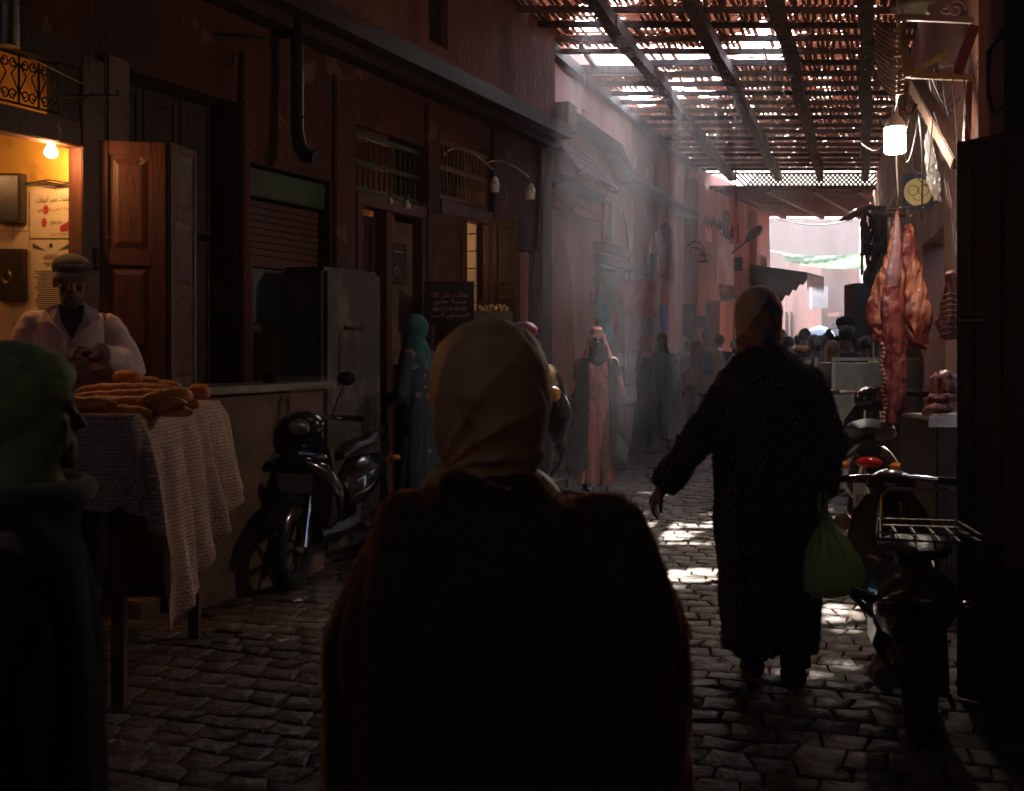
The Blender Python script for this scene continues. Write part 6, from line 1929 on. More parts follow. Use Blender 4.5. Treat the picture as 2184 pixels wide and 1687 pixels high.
def hair_cap(t, H, hp, R, mat, name='hair', r=1.0, zcut=.0, back=True, vox=.009, bun=False):
    mb = MB()
    mb.ball(hp(0, .016, .020), (.049 * H * r, .056 * H * r, .054 * H * r), 18, 12, R)
    if bun: mb.ball(hp(0, .03, .078), (.022 * H, .022 * H, .020 * H), 12, 8)
    Rt = R.transposed(); hd = hp(0, 0, 0)
    mb = remeshed(mb, vox, 1, lumpy(.004, 30))
    bad = {i for i, c in enumerate(mb.v) if (lambda q: (q.y < .0 * H and q.z < (.026 + zcut) * H) or q.z < -.022 * H)(Rt @ (c - hd))}
    mb.f = [f for f in mb.f if not any(i in bad for i in f)]
    return mb.build(name, mat, t, smooth='all')
def shoes(t, H, j, mat, k=1.0):
    for S in 'LR':
        a = j['a' + S]; mb = MB()
        mb.tube([a + V((0, .03 * H, -.022 * H)), a + V((0, .01 * H, -.014 * H)), a + V((0, -.05 * H, -.026 * H)), a + V((0, -.10 * H, -.032 * H))], [(.014 * H, .02 * H), (.025 * H * k, .028 * H), (.027 * H, .018 * H), (.016 * H, .012 * H)], 12, ref=(1, 0, 0))
        mb.v = [V((q.x, q.y, max(q.z, .002))) for q in mb.v]
        mb.build('shoe', mat, t, smooth='all')
def trousers(t, H, j, mat, w_=1.0):
    mb = MB()
    for S in 'LR':
        mb.tube([j['h' + S] + V((0, 0, .03 * H)), (j['h' + S] + j['k' + S]) / 2, j['k' + S], j['a' + S] + V((0, 0, .0))], [.062 * H * w_, .054 * H * w_, .043 * H * w_, .040 * H * w_], 14)
    mb = remeshed(mb, .014, 2, lumpy(.008, 9))
    mb.build('trousers', mat, t, smooth='all')

DEEPBR = cloth('dark_brown_wool', (.045, .018, .010), (.03, .011, .007), 14)
# ---- 1. nearest woman from behind: beige headscarf, dark coat
HIJ = cloth('beige_silk_scarf', (.56, .31, .11), (.46, .245, .08), 5, rough=.62, bump=.08, bs=200)
fx, fy = -.04, 2.12
H1 = 1.475
t, j, hp, R, b = person('woman from behind in a plain beige headscarf and dark brown coat, nearest the viewer', (-.005, fy, 0), radians(180), H1,
    dict(head=(.024, -.012, .928), neck=(.018, 0, .815), eL=(.185, .02, .60), eR=(-.190, .02, .59), wL=(.17, -.09, .48), wR=(-.185, -.09, .47), sL=(.135, 0, .742), sR=(-.135, 0, .742)), vox=.012, face=True)
mb = MB(); h = H1; HX = .036
mb.tube([(HX, .02, .78 * h), (HX, .02, .815 * h), (HX, .022, .865 * h), (HX, .018, .90 * h), (HX, .014, .94 * h), (HX, .012, .97 * h), (HX, .01, .992 * h), (HX, .01, 1.003 * h)],
        [(.085, .08), (.090, .09), (.108, .112), (.117, .125), (.113, .12), (.098, .105), (.066, .075), (.02, .03)], 26, ref=(1, 0, 0))
knot = V((-.092, .07, .812 * h))       # local x is mirrored on screen (she faces away)
knot = V((.118, .085, .812 * h))
def silk(c, n):
    if c.y > -.02:
        d = c - knot
        r = sqrt(d.x * d.x + d.z * d.z)
        a = atan2(d.z, -d.x)
        k = max(0, 1 - r / .30) * min(1, r / .03)
        f = (1 - abs(sin(a * 6.5 + 2.0 * r * 5 + .5))) ** 1.6
        c = c + n * (f * .016 * k)
        # broad swag from the crown to the knot
        c = c - n * (.016 * math.exp(-((d.x + .055 - .25 * (d.z)) / .018) ** 2) * min(1, max(0, (.17 - d.z) / .1)))
    c = c + n * .004 * noise.noise(V((c.x * 9, c.y * 9, c.z * 3)))
    c = c - n * .0035 * (1 - abs(noise.noise(V((c.x * 11 + c.z * 7, c.y * 8, c.z * 7 - c.x * 9))))) ** 8
    if c.z < .835 * h:                  # gathers above the collar
        a = atan2(c.y, c.x)
        c = c + n * .003 * sin(a * 15 + c.z * 40)
    return c
remeshed(mb, .0058, 3, silk).build('headscarf', HIJ, t, smooth='all')
mb = MB(); mb.ball(knot + V((.004, .012, -.004)), (.019, .013, .012), 12, 8)
mb.tube([knot + V((.0, .02, 0)), knot + V((.02, .022, -.016)), knot + V((.035, .012, -.02))], [(.012, .012), (.02, .008), (.008, .004)], 10)
remeshed(mb, .006, 1, lumpy(.004, 50)).build('scarf_knot', HIJ, t, smooth='all')
COATN = cloth('rust_brown_coat', (.050, .014, .007), (.034, .009, .005), 16)
COATN.node_tree.nodes['Principled BSDF'].inputs['Sheen Weight'].default_value = .9
COATN.node_tree.nodes['Principled BSDF'].inputs['Sheen Tint'].default_value = (.9, .30, .12, 1)  # orange tint stands in for warm rim light on the coat
def cx1(mb):
    mb.tube([(HX * .7, .01, .76 * h), (HX, .01, .79 * h), (HX, .012, .812 * h)], [(.150, .09), (.118, .1), (.108, .104)], 20, ref=(1, 0, 0))
prof = [(.80, .075, .06), (.785, .120, .07), (.762, .165, .08), (.72, .192, .09), (.66, .218, .10), (.60, .238, .105), (.52, .243, .11), (.40, .242, .11), (.25, .245, .11), (.08, .25, .11)]
mb = robe_mesh(H1, j, .08, prof, sleeve=(.046, .042, .03), sl=1.0, folds=(7, .016), vox=.014, extra=cx1, seed=2)
add_fuzz(mb, 26000, .012, .0005, 3, keep=lambda p: p.z > .5 * h)
mb.build('coat', COATN, t, smooth='all')
# ---- 2. person in a lime scarf at the left edge, face in profile to the right
LIME = cloth('lime_scarf', (.24, .25, .065), (.135, .14, .042), 5, rough=.75, bump=.1)
H2 = 1.42
t, j, hp, R, b = person('person in a lime green headscarf and black coat, face in profile', (-.795, 1.78, 0), radians(112), H2,
    dict(eL=(.15, .02, .64), eR=(-.15, .02, .64)), vox=.008, skin=SKIND, curl=.4)
def lfold(c, n):
    q = c - j['head']
    return c - n * (.0045 * (1 - abs(sin(q.z * 34 + q.y * 26 + 1.5 * noise.noise(c * 7)))) ** 3) - n * (.003 * (1 - abs(sin(q.z * 61 - q.y * 15 + 2))) ** 4)
mb = scarf_mesh(H2, hp, R, j, window=(.040, .055, -.018), tight=1.12, cape=.78, capew=.10, vox=.006, fn=lfold)
mb.build('headscarf', LIME, t, smooth='all')
prof = [(.84, .06, .06), (.815, .10, .07), (.79, .145, .075), (.72, .16, .09), (.55, .165, .10), (.3, .17, .11), (.08, .175, .11)]
def hood2(mb): mb.torus((0, .02, .825 * H2), .105, .034, n=20, k=8)
mb = robe_mesh(H2, j, .08, prof, sl=1.15, extra=hood2, vox=.014, seed=5)
mb.build('coat', BLACKC, t, smooth='all')
mb = MB(); rr = random.Random(9)
mb.torus((0, .02, .842 * H2), .125, .020, n=26, k=8)
add_fuzz(mb, 5000, .022, .0007, 4)
mb.build('fur_trim', cloth('olive_fur', (.10, .085, .045), (.06, .05, .03), 20), t, smooth='all')
# ---- 3. the baker
COATW = cloth('white_overcoat', (.56, .44, .41), (.47, .36, .33), 8, bs=60)
H3 = 1.72
bx, by = P(152, 0, 5.45).x, 5.45
t, j, hp, R, b = person('baker in a flat cap and off-white overcoat, handling bread in the lit doorway', (bx, by, .2), radians(22), H3,
    dict(head=(.0, -.055, .900), neck=(0, -.015, .825), sL=(.098, 0, .785), sR=(-.098, 0, .785), eL=(.155, -.03, .650), wL=(.045, -.165, .700), eR=(-.155, -.02, .64), wR=(-.040, -.170, .665)), skin=SKIND, vox=.0065, curl=.9, nod=radians(13), hn=dict(L=(-.3, -.2, -1), R=(.3, -.2, -1)))
prof = [(.835, .05, .048), (.815, .075, .056), (.79, .102, .064), (.72, .114, .078), (.60, .115, .084), (.45, .128, .092), (.28, .135, .1)]
mb = robe_mesh(H3, j, .28, prof, sleeve=(.040, .044, .040), sl=1.12, folds=(8, .012), vox=.010, seed=7, slv_end=.82, fine=.0)
# creases running down and across the sleeves
mb.build('overcoat', COATW, t, smooth='all')
mb = MB()
for s in (-1, 1):                       # collar and lapels
    mb.slab([V(q) * H3 for q in ((s * .030, -.052, .842), (s * .070, -.050, .822), (s * .078, -.068, .795), (s * .050, -.083, .782), (s * .010, -.098, .735), (s * .006, -.097, .74))], (0, -1, 0), .006)
mb.build('collar', COATW, t)
mb = MB(); mb.slab([V(q) * H3 for q in ((-.034, -.070, .835), (.034, -.070, .835), (.028, -.085, .79), (.002, -.095, .738), (-.028, -.085, .79))], (0, -1, 0), .004); mb.build('pullover', BLACKC, t)
trousers(t, H3, j, BLACKC); shoes(t, H3, j, BLACKC)
CAPM = cloth('dark_cap_cloth', (.035, .028, .026), (.05, .04, .035), 14)
mb = MB(); mb.ball(hp(0, .012, .042), (.053 * H3, .062 * H3, .036 * H3), 20, 12, R); mb.tube([hp(0, .012, .026), hp(0, .012, .044)], [(.050 * H3, .058 * H3), (.053 * H3, .061 * H3)], 20, ref=(1, 0, 0))
cp = remeshed(mb, .007, 1).build('cap', CAPM, t, smooth='all')
mb = MB(); vs = []
for i in range(13):
    a = pi * (.12 + .76 * i / 12)
    vs.append([hp(cos(a) * .047, -.030 - .014 * sin(a), .034), hp(cos(a) * .050, -.046 - .032 * sin(a), .026 - .012 * sin(a)), hp(cos(a) * .049, -.046 - .034 * sin(a), .022 - .012 * sin(a)), hp(cos(a) * .046, -.028 - .01 * sin(a), .027)])
mb.loft(vs, cap=True); mb.build('peak', cloth('grey_peak', (.14, .10, .08), (.1, .075, .06), 12), cp, smooth='all')
mb = MB()
for i in range(11):
    a = pi * (.25 + .5 * i / 10); c = hp(cos(a) * .052, -.014 - .034 * sin(a), .050 + .006 * sin(a) + .002 * sin(i * 2))
    mb.box(c, (.008, .003, .012 + .004 * (i % 2)))
mb.build('embroidery', WHITEP, cp)
mb = MB(); mb.ball(hp(0, -.034, -.046), (.030 * H3, .020 * H3, .022 * H3), 14, 9, R); mb.ball(hp(0, -.052, -.026), (.020 * H3, .006 * H3, .006 * H3), 12, 7, R)
remeshed(mb, .006, 1, lumpy(.004, 60)).build('beard', cloth('grey_beard', (.16, .12, .10), (.08, .06, .05), 40), t, smooth='all')
# ---- 4. figure in the speckled coat and patterned knit hat
SPECK = pm('speckled_boucle', (.034, .027, .025), (.38, .29, .24), 90, .95, .9, 160, lo=.52, hi=.72, spots=None)
HATM = pm('patterned_knit', (.48, .07, .06), (.05, .16, .24), 13, .9, .6, 220, lo=.45, hi=.55, spots=(.55, .26, .04), spot_scale=10)
WOOLB = cloth('beige_wool', (.74, .56, .40), (.60, .44, .31), 25, bump=.6, bs=200)
H4 = 1.72
t, j, hp, R, b = person('walker seen from behind in a speckled black coat and a beige and multicoloured knit hat', (P(1640, 0, 4.75).x, 4.75, 0), radians(180), H4,
    dict(head=(.022, -.03, .905), neck=(.01, -.005, .825), sL=(.100, .0, .755), sR=(-.100, 0, .755), eL=(.182, .02, .60), wL=(.262, -.03, .475), eR=(-.150, .03, .60), wR=(-.135, -.02, .465), aL=(.03, -.03, .045), aR=(-.055, .05, .045)), skin=SKIND, vox=.007, curl=.75, wide=1.05)
prof = [(.845, .048, .055), (.825, .066, .066), (.795, .098, .078), (.755, .126, .088), (.70, .138, .097), (.66, .141, .10), (.55, .139, .105), (.42, .139, .105), (.30, .134, .10), (.20, .127, .095), (.08, .118, .09)]
def sw(c, n):                           # skirt swings with the stride
    k = max(0, (.45 * H4 - c.z) / (.45 * H4))
    return c + V((-.03 * k * 0, .0, 0))
mb = robe_mesh(H4, j, .08, prof, sleeve=(.037, .040, .036), sl=1.05, folds=(6, .012), vox=.010, seed=11, fine=.006, slv_end=.97, fn=sw)
add_fuzz(mb, 70000, .013, .0010, 8)
mb.build('coat', SPECK, t, smooth='all')
trousers(t, H4, j, BLACKC, .95); shoes(t, H4, j, BLACKC)
mb = MB(); mb.ball(hp(0, .012, .014), (.058 * H4, .070 * H4, .067 * H4), 22, 14, R); mb.tube([hp(0, .012, -.085), hp(0, .014, -.05), hp(0, .012, -.01)], [(.050 * H4, .052 * H4), (.054 * H4, .058 * H4), (.057 * H4, .066 * H4)], 22, ref=(1, 0, 0))
mb = remeshed(mb, .007, 2, lumpy(.003, 40))
# split hat by a slanting seam: beige crown side, patterned scarf side
A_, B_ = MB(), MB()
hd = hp(0, 0, 0)
def side_(c): return (c.x - hd.x) * -1.0 * 1.15 - (c.z - hd.z) * .75 + .042
ca = [f for f in mb.f if side_(sum((mb.v[i] for i in f), V()) / len(f)) < 0]
cb = [f for f in mb.f if f not in set(ca)]
A_.v = list(mb.v); A_.f = ca; B_.v = [c + (c - hd).normalized() * .003 for c in mb.v]; B_.f = cb
add_fuzz(A_, 5000, .006, .0005, 2)
A_.build('knit_hat', WOOLB, t, smooth='all'); B_.build('patterned_scarf', HATM, t, smooth='all')
# green plastic bag in the right hand
GB = pm('green_film', (.50, .56, .30), (.36, .42, .20), 4, .3, 1.0, 9, trans=.6)
wr = j['wR']
M4 = Matrix.Translation(V((P(1640, 0, 4.75).x, 4.75, 0))) @ Matrix.Rotation(radians(180), 4, 'Z')
hw = M4 @ wr
src = MB(); bc = V((hw.x - .04, hw.y - .17, hw.z + .03))
bz = [(-.08, .012, .012), (-.12, .03, .025), (-.18, .07, .05), (-.26, .12, .08), (-.34, .145, .09), (-.40, .135, .085), (-.435, .09, .06)]
src.tube([bc + V((.015 + .03 * (i / 6), 0, z)) for i, (z, a, b_) in enumerate(bz)], [(a, b_) for z, a, b_ in bz], 20, ref=(1, 0, 0))
def bagf(c, n):
    q = c - bc; a = atan2(q.y, q.x)
    k = max(0, min(1, (q.z + .34) / .26))
    rd = (1 - abs(noise.noise(V((c.x * 10 + c.z * 6, c.y * 10, c.z * 9 - c.x * 5))))) ** 6
    return c + n * (.012 * k * sin(a * 9 + q.z * 12) + .008 * noise.noise(V((c.x * 9, c.y * 9, c.z * 14))) - .016 * rd)
mb = remeshed(src, .008, 1, bagf)
t = thing('plastic_bag', 'translucent green carrier bag hanging full from the coated walker\'s hand', 'bag', bc + V((0, 0, -.435)))
mb.build('bag_film', GB, t, smooth='all')
mb = MB()
for s in (-1, 1): mb.tube([bc + V((.01 * s, .0, -.095)), bc + V((.018 * s, .012 * s, -.04)), bc + V((.01 * s, 0, -.005))], [(.012, .003), (.008, .003), (.006, .003)], 8)
mb.build('bag_handle', GB, t, smooth='all')
# ---- 5. woman in the rose djellaba, dark veil and sunglasses
ROSE = cloth('rose_djellaba', (.80, .30, .25), (.68, .23, .19), 6, spots=(.40, .11, .09), spot_scale=5)
GREYC = cloth('grey_cape', (.11, .10, .10), (.07, .065, .068), 7)
H5 = 1.63
px5 = P(1273, 0, 11.1)
t, j, hp, R, b = person('woman in a rose djellaba with pointed hood, black veil and sunglasses walking toward the viewer', (px5.x, 11.1, 0), radians(2), H5,
    dict(eL=(.135, .01, .62), wL=(.138, -.03, .475), eR=(-.14, .02, .62), wR=(-.15, .0, .47), aL=(.03, -.10, .045), aR=(-.06, .06, .05), kL=(.04, -.06, .28)), vox=.008, curl=.7)
prof = [(.835, .045, .045), (.815, .075, .055), (.79, .10, .062), (.70, .096, .078), (.60, .088, .075), (.48, .098, .08), (.30, .108, .085), (.05, .118, .09)]
mb = robe_mesh(H5, j, .05, prof, sleeve=(.034, .034, .034), folds=(9, .012), vox=.010, seed=3, slv_end=.3)
mb.build('djellaba', ROSE, t, smooth='all')
mb = MB(); mb.bar(V((0, -.118, .09)) * 1, V((0, -.135, 1.28)), .012, .004)
pts = [V((-.002, -(.088 + .004) * H5 - .012 * 0, z)) for z in (.1, 1.2)]
mb = MB()
for s in (-1, 1): mb.tube([V((s * .008, -.150, .12)), V((s * .008, -.137, .6)), V((s * .008, -.130, .95)), V((s * .008, -.132, 1.16))], .0035, 6)
mb.build('braid_trim', cloth('rose_braid', (.36, .09, .08), (.3, .07, .06), 30), t, smooth='all')
# pointed hood of the djellaba over the scarf
mb = MB()
mb.tube([hp(0, .01, -.11), hp(0, .006, -.06), hp(0, .006, -.01), hp(0, .004, .035), hp(0, .0, .072), hp(0, -.002, .080)], [(.092 * H5, .07 * H5), (.078 * H5, .066 * H5), (.064 * H5, .064 * H5), (.050 * H5, .060 * H5), (.034 * H5, .046 * H5), (.028 * H5, .038 * H5)], 22, ref=(1, 0, 0))
mb = remeshed(mb, .008, 2, lumpy(.004, 14))
hd = hp(0, 0, 0)
bad = {i for i, c in enumerate(mb.v) if c.y < hd.y - .012 * H5 and abs(c.x - hd.x) < .040 * H5 and c.z < hd.z + .046 * H5 and c.z > hd.z - .11 * H5}
mb.f = [f for f in mb.f if not any(i in bad for i in f)]
hb = mb.build('hood', ROSE, t, smooth='all'); s_ = hb.modifiers.new('thick', 'SOLIDIFY'); s_.thickness = .006
mb = MB(); mb.tube([hp(0, .012, .006), hp(0, .006, .03), hp(0, .004, .050)], [(.049 * H5, .060 * H5), (.047 * H5, .060 * H5), (.03 * H5, .044 * H5)], 18, ref=(1, 0, 0)); remeshed(mb, .008, 1).build('under_scarf', ROSE, t, smooth='all')
mb = MB(); mb.tube([hp(0, -.030, -.012), hp(0, -.040, -.04), hp(0, -.045, -.09), hp(0, -.046, -.135), hp(0, -.045, -.155)], [(.040 * H5, .024 * H5), (.055 * H5, .032 * H5), (.062 * H5, .030 * H5), (.045 * H5, .022 * H5), (.012 * H5, .01 * H5)], 20, ref=(1, 0, 0))
remeshed(mb, .009, 1, lumpy(.007, 12, .006)).build('veil', BLACKC, t, smooth='all')
mb = MB()
for s in (-1, 1):
    mb.ball(hp(s * .021, -.056, .004), (.017 * H5, .005 * H5, .0115 * H5), 14, 8)
mb.bar(hp(-.01, -.060, .007), hp(.01, -.060, .007), .005, .004)
for s in (-1, 1): mb.bar(hp(s * .036, -.054, .008), hp(s * .045, .0, .008), .004, .004)
mb.build('sunglasses', BPAINT, t, smooth='all')
# grey cape open at the front
mb = MB()
def cape_fn(c, n): return c
prof = [(.82, .085, .06), (.79, .120, .07), (.70, .145, .085), (.55, .165, .09), (.35, .185, .1), (.14, .20, .105)]
mb = robe_mesh(H5, j, .14, prof, sleeve=(.034, .03, .03), folds=(10, .018), vox=.012, seed=9, slv_end=.5)
bad = {i for i, c in enumerate(mb.v) if c.y < -.01 and abs(c.x - .01) < (.088 + .03 * (1.2 - c.z)) }
mb.f = [f for f in mb.f if not any(i in bad for i in f)]
cb_ = mb.build('cape', GREYC, t, smooth='all'); s_ = cb_.modifiers.new('thick', 'SOLIDIFY'); s_.thickness = .006
shoes(t, H5, j, BLACKC)
mb = MB(); a = j['aL']; mb.ball(a + V((0, -.12, -.045)), (.04, .045, .018), 12, 7); mb.build('sandal_toe', SKIN, t, smooth='all')
t = thing('plastic_bag', 'thin whitish carrier bag at the side of the rose robed woman', 'bag', P(1322, 985, 11.0))
src = MB(); src.tube([P(1312, 925, 11.0), P(1318, 940, 11.0), P(1324, 962, 11.0), P(1324, 985, 11.0)], [(.01, .01), (.05, .03), (.085, .05), (.06, .04)], 14)
remeshed(src, .009, 1, lumpy(.01, 14, .01)).build('bag_film', pm('pale_film', (.30, .32, .33), (.22, .24, .26), 5, .3, .4, 18, trans=.3), t, smooth='all')
# ---- 6. burqa figure
NAVY = cloth('navy_black_cloth', (.030, .026, .036), (.045, .038, .048), 6)
def simple_robe(label, u, Y, H, rot, mat, scarf, pose=None, window=(.034, .045, -.004), group='shoppers down the alley', hem=.05, prof=None, skin=None, capew=.105, cape=.80, seed=1, veil=None, zoff=0.0, vox=.014, sl=1.0, face=True):
    p = P(u, 0, Y)
    t, j, hp, R, b = person(label, (p.x, Y, zoff), rot, H, pose, skin=skin or SKIN, vox=.011, group=group, face=face)
    robe_mesh(H, j, hem, prof, vox=vox, seed=seed, sl=sl).build('robe', mat, t, smooth='all')
    if scarf is not None:
        scarf_mesh(H, hp, R, j, window=window, cape=cape, capew=capew).build('headscarf', scarf, t, smooth='all')
    shoes(t, H, j, BLACKC)
    return t, j, hp, R
widep = [(.835, .06, .055), (.80, .115, .07), (.70, .145, .085), (.55, .155, .09), (.40, .145, .09), (.20, .12, .085), (.09, .105, .075)]
simple_robe('figure in a full navy black robe and veil walking toward the viewer', 1412, 15.7, 1.66, radians(4), NAVY, NAVY, None, window=(.026, .007, .006), prof=widep, hem=.09, capew=.13, cape=.74, seed=4, sl=1.3)
# ---- 7. maroon beret and fleecy hood, mostly hidden behind the beige headscarf
p = P(1116, 0, 7.2)
t, j, hp, R, b = person('woman in a maroon beret and cream fleece hood just beyond the beige headscarf', (p.x, 7.2, 0), radians(172), 1.6, dict(eR=(-.16, .01, .62), wR=(-.12, -.09, .53)), vox=.010, group=None)
MAR = cloth('maroon_felt', (.16, .02, .07), (.11, .015, .05), 12)
mb = MB(); mb.ball(hp(0, .014, .034), (.062 * 1.58, .07 * 1.58, .042 * 1.58), 18, 10, R); remeshed(mb, .008, 1).build('beret', MAR, t, smooth='all')
FLE = cloth('cream_fleece', (.62, .52, .38), (.5, .4, .28), 30, bump=.8, bs=90)
mb = MB(); mb.tube([(0, .06, 1.33), (0, .09, 1.24), (0, .10, 1.13)], [(.14, .09), (.19, .10), (.12, .06)], 18, ref=(1, 0, 0)); mb.ball((-.15, .04, 1.22), (.075, .10, .10), 12, 8)
mb = remeshed(mb, .011, 2, lumpy(.016, 18)); add_fuzz(mb, 22000, .022, .0008, 5); mb.build('fleece_hood', FLE, t, smooth='all')
prof = [(.83, .06, .05), (.80, .12, .07), (.70, .125, .085), (.55, .125, .09), (.40, .13, .09)]
robe_mesh(1.58, j, .40, prof, sl=1.25, seed=6).build('jacket', NAVY, t, smooth='all')
trousers(t, 1.58, j, BLACKC); shoes(t, 1.58, j, BLACKC)
t = thing('handbag', 'small tan leather bag with a ring, under the fleece hood', 'bag', P(1186, 868, 7.0))
mb = MB(); c = P(1180, 840, 7.0); mb.ball(c, (.05, .04, .05), 14, 9); remeshed(mb, .007, 1, lumpy(.006, 20)).build('bag_body', pm('tan_leather', (.50, .24, .08), (.4, .18, .06), 8, .5, .2, 40), t, smooth='all')
mb = MB(); mb.torus(P(1188, 862, 6.95), .014, .003, n=16, k=5, M=EY); mb.build('ring', CHROME, t)
# ---- 8. teal headscarf, floral dress
FLOR = pm('floral_print', (.035, .05, .075), (.045, .06, .085), 6, .9, .2, 100)
nt = FLOR.node_tree; vo = nt.nodes.new('ShaderNodeTexVoronoi'); vo.inputs['Scale'].default_value = 9
rp = nt.nodes.new('ShaderNodeValToRGB'); rp.color_ramp.elements[0].position = .16; rp.color_ramp.elements[1].position = .22; rp.color_ramp.elements[0].color = (.30, .20, .19, 1); rp.color_ramp.elements[1].color = (.035, .05, .075, 1)
e = rp.color_ramp.elements.new(.06); e.color = (.12, .06, .04, 1)
tcn = nt.nodes.new('ShaderNodeTexCoord'); nt.links.new(tcn.outputs['Object'], vo.inputs[0]); nt.links.new(vo.outputs[0], rp.inputs[0]); nt.links.new(rp.outputs[0], nt.nodes['Principled BSDF'].inputs['Base Color'])
TEAL = cloth('teal_scarf', (.05, .17, .18), (.035, .125, .135), 6)
simple_robe('woman in a teal headscarf and floral dress at the dark doorway by the blackboard', 893, 8.15, 1.62, radians(-115), FLOR, TEAL, dict(head=(0, -.03, .915), neck=(0, -.015, .83), eL=(.14, -.02, .63), wL=(.10, -.14, .58)), capew=.125, cape=.74, seed=8, zoff=.08, group=None)
# ---- 9-12 shoppers half way
WHT = cloth('white_scarf', (.60, .48, .44), (.52, .40, .36), 8)
simple_robe('woman in a white headscarf with crossed arms and a light jacket', 1459, 17.6, 1.62, radians(35), cloth('mauve_jacket', (.34, .23, .23), (.27, .18, .18), 8), WHT, dict(eL=(.14, .0, .64), wL=(.02, -.12, .66), eR=(-.14, .0, .64), wR=(-.02, -.13, .64)), seed=12)
def man(label, u, Y, H, rot, jacket, pose=None, hairm=None, hat=None, hatm=None, tr=None, group='shoppers down the alley', collar=None, bun=False, seed=1, wide=1.0, skin=None, nod=0):
    p = P(u, 0, Y)
    t, j, hp, R, b = person(label, (p.x, Y, 0), rot, H, pose, skin=skin or SKIND, vox=.012, group=group, nod=nod)
    prof = [(.835, .05, .05), (.815, .08, .06), (.79, .118, .066), (.72, .125, .078), (.60, .118, .08), (.47, .12, .085), (.43, .12, .085)]
    prof = [(a, b_ * wide, c * wide) for a, b_, c in prof]
    robe_mesh(H, j, .43, prof, sl=1.12, folds=(5, .006), vox=.016, seed=seed).build('jacket', jacket, t, smooth='all')
    trousers(t, H, j, tr or BLACKC); shoes(t, H, j, BLACKC)
    if hat == 'cap':
        mb = MB(); mb.ball(hp(0, .012, .032), (.052 * H, .060 * H, .044 * H), 16, 10, R); c = remeshed(mb, .010, 1).build('cap', hatm, t, smooth='all')
        mb = MB(); mb.ball(hp(0, -.065, .026), (.036 * H, .04 * H, .005 * H), 14, 6, R); mb.build('peak', hatm, c, smooth='all')
    elif hat == 'beanie':
        mb = MB(); mb.ball(hp(0, .010, .028), (.052 * H, .060 * H, .050 * H), 16, 10, R); remeshed(mb, .010, 1, lumpy(.003, 30)).build('woolly_hat', hatm, t, smooth='all')
    else:
        hair_cap(t, H, hp, R, hairm or HAIR, bun=bun)
    if collar is not None:
        mb = MB(); mb.torus(V((0, .0, .845 * H)), .06 * H, .026 * H, n=18, k=8); remeshed(mb, .010, 1, lumpy(.006, 20)).build('scarf', collar, t, smooth='all')
    return t, j, hp, R
HAIR = pm('black_hair', (.012, .010, .010), (.02, .015, .013), 30, .6, .4, 120)
TAN = cloth('tan_jacket', (.22, .12, .06), (.16, .085, .045), 8)
DK = cloth('charcoal_jacket', (.025, .023, .026), (.035, .03, .034), 8)
DK2 = cloth('dark_navy_jacket', (.018, .02, .03), (.026, .028, .04), 8)
t, j, hp, R = man('broad man in an open tan jacket and dark glasses facing the viewer', 1508, 17.0, 1.74, radians(-4), TAN, seed=3, wide=1.1)
mb = MB(); mb.slab([V(q) * 1.74 for q in ((-.035, -.094, .80), (.035, -.094, .80), (.045, -.10, .60), (-.045, -.10, .60))], (0, -1, 0), .01); mb.build('shirt', BLACKC, t)
mb = MB()
for s in (-1, 1): mb.ball(hp(s * .02, -.052, .004), (.026, .007, .016), 10, 6)
mb.build('glasses', BPAINT, t, smooth='all')
simple_robe('woman in a red headscarf and dark coat behind the veiled figure', 1376, 15.0, 1.62, radians(60), DK, cloth('red_scarf', (.30, .04, .05), (.22, .03, .04), 8), seed=14)
t = thing('shopping_bag', 'red shopping bag carried between the veiled figure and the tan jacket', 'bag', P(1468, 830, 17.2))
src = MB(); src.tube([P(1466, 790, 17.2), P(1468, 806, 17.2), P(1470, 825, 17.2), P(1466, 848, 17.2)], [(.05, .04), (.11, .06), (.12, .07), (.09, .05)], 14); remeshed(src, .014, 1, lumpy(.02, 9, .01)).build('bag_body', cloth('coral_cloth', (.45, .10, .07), (.36, .08, .06), 6), t, smooth='all')
simple_robe('shopper in a yellow ochre headscarf behind the tan jacket', 1553, 22.0, 1.62, radians(150), DK, cloth('ochre_scarf', (.45, .28, .10), (.36, .22, .08), 8), seed=15)
man('dark haired shopper with a pale bag strap beside the ochre headscarf', 1566, 20.5, 1.60, radians(10), DK2, seed=16)
# ---- right-hand crowd
CR = 'crowd of shoppers at the bright end'
man('bareheaded man in profile just right of the knit hat', 1664, 17.5, 1.76, radians(70), DK, seed=21, group=CR)
man('short dark haired shopper in front of the man in profile', 1683, 16.5, 1.62, radians(175), BLACKC, seed=22, group=CR)
man('man with a mustard scarf round his neck seen from behind', 1716, 14.5, 1.70, radians(165), DK2, collar=cloth('mustard_scarf', (.50, .22, .04), (.4, .17, .03), 8), seed=23, group=CR)
simple_robe('small figure in a white headscarf deep in the crowd', 1741, 19.0, 1.52, radians(170), DK, WHT, seed=24, group=CR, window=None)
man('woman with a topknot of black hair in a dark coat', 1766, 14.8, 1.66, radians(180), DK, bun=True, seed=25, group=CR, skin=SKIN)
simple_robe('shopper in a grey shawl with loose dark hood left of the black cap', 1752, 12.6, 1.58, radians(185), GREYC, DK, seed=26, group=CR, window=None)
man('tall man in a black baseball cap turned left, above the crowd', 1801, 14.0, 1.84, radians(75), DK, hat='cap', hatm=BLACKC, seed=27, group=CR)
man('broad shouldered shopper in a dark blue jacket right in front of the capped man', 1805, 11.9, 1.68, radians(180), DK2, seed=28, group=CR, wide=1.25)
man('shopper in a dark woolly hat at the right of the crowd', 1838, 15.0, 1.72, radians(170), DK, hat='beanie', hatm=BLACKC, seed=29, group=CR)
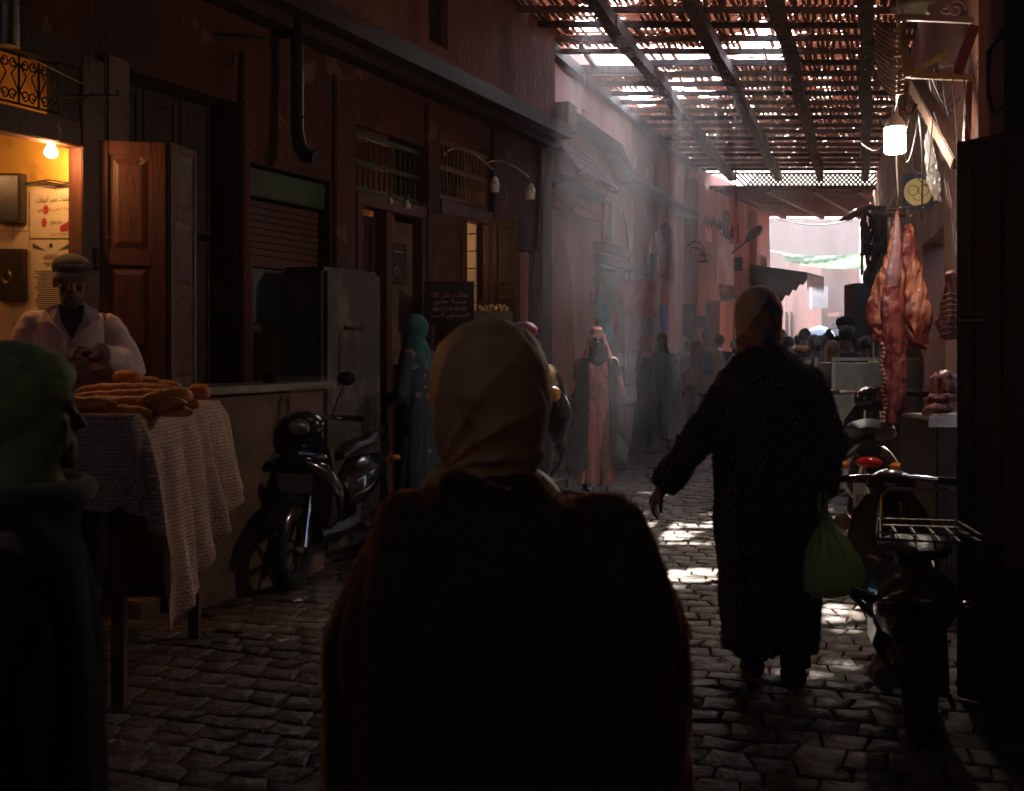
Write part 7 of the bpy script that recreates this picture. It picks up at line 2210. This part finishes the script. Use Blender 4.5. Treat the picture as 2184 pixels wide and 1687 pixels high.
t, j, hp, R = man('person with a yellow hi-vis collar beside the grill cart', 1846, 12.8, 1.58, radians(190), cloth('hi_vis', (.50, .55, .05), (.4, .45, .04), 6), seed=30, group=CR)
man('distant shopper in a brown hat between the crowd and the pale houses', 1592, 24.5, 1.66, radians(160), TAN, hat='beanie', hatm=TAN, seed=31, group=CR)
man('far shopper walking away past the bright doorway', 1731, 26.0, 1.70, radians(180), DK, seed=32, group=CR)
t = thing('parasol', 'pale blue parasol top rising over the far crowd', 'parasol', P(1748, 760, 30))
mb = MB(); c = P(1748, 712, 30); mb.loft([[c + V((cos(2 * pi * j_ / 16) * r, sin(2 * pi * j_ / 16) * r, z)) for j_ in range(16)] for z, r in ((-.12, .42), (.05, .36), (.16, .2), (.22, .02))], cap=False); mb.build('canopy', pm('blue_parasol', (.25, .34, .42), (.2, .28, .36), 4, .8, .1, 20), t, smooth='all')
mb = MB(); mb.tube([c + V((0, 0, .2)), V((c.x, c.y, 0))], .02, 8); mb.build('pole', STEEL, t)

# more of the dense crowd at the bright end
for i, (lab, u, Y, H, rot, kind, m1, m2) in enumerate((
 ('shopper with a hooded grey jacket between the mustard scarf and the topknot', 1737, 13.4, 1.60, 180, 'beanie', DK, GREYC),
 ('woman in a black headscarf just behind the topknot', 1786, 16.2, 1.62, 150, 'scarf', DK, BLACKC),
 ('man with a dark quiff left of the woolly hat', 1824, 16.5, 1.70, 200, 'hair', DK2, None),
 ('short woman in a brown headscarf in front of the grill cart', 1775, 11.6, 1.52, 175, 'scarf', BLACKC, TAN),
 ('bald stocky shopper far behind the white headscarf', 1702, 20.5, 1.70, 170, 'hair', DK, None),
 ('shopper in a black headscarf beyond the crossed arms woman', 1440, 19.0, 1.60, 20, 'scarf', DK, BLACKC),
 ('dark coated man left of the ochre headscarf', 1535, 19.0, 1.68, 190, 'hair', DK, None),
 ('dark headscarf shopper at the far side of the tan jacket', 1487, 18.6, 1.58, 30, 'scarf', BLACKC, DK))):
    if kind == 'scarf':
        simple_robe(lab, u, Y, H, radians(rot), m1, m2, seed=40 + i, group=CR, window=(.034, .045, -.004))
    else:
        man(lab, u, Y, H, radians(rot), m1, hat='beanie' if kind == 'beanie' else None, hatm=m2, seed=40 + i, group=CR)
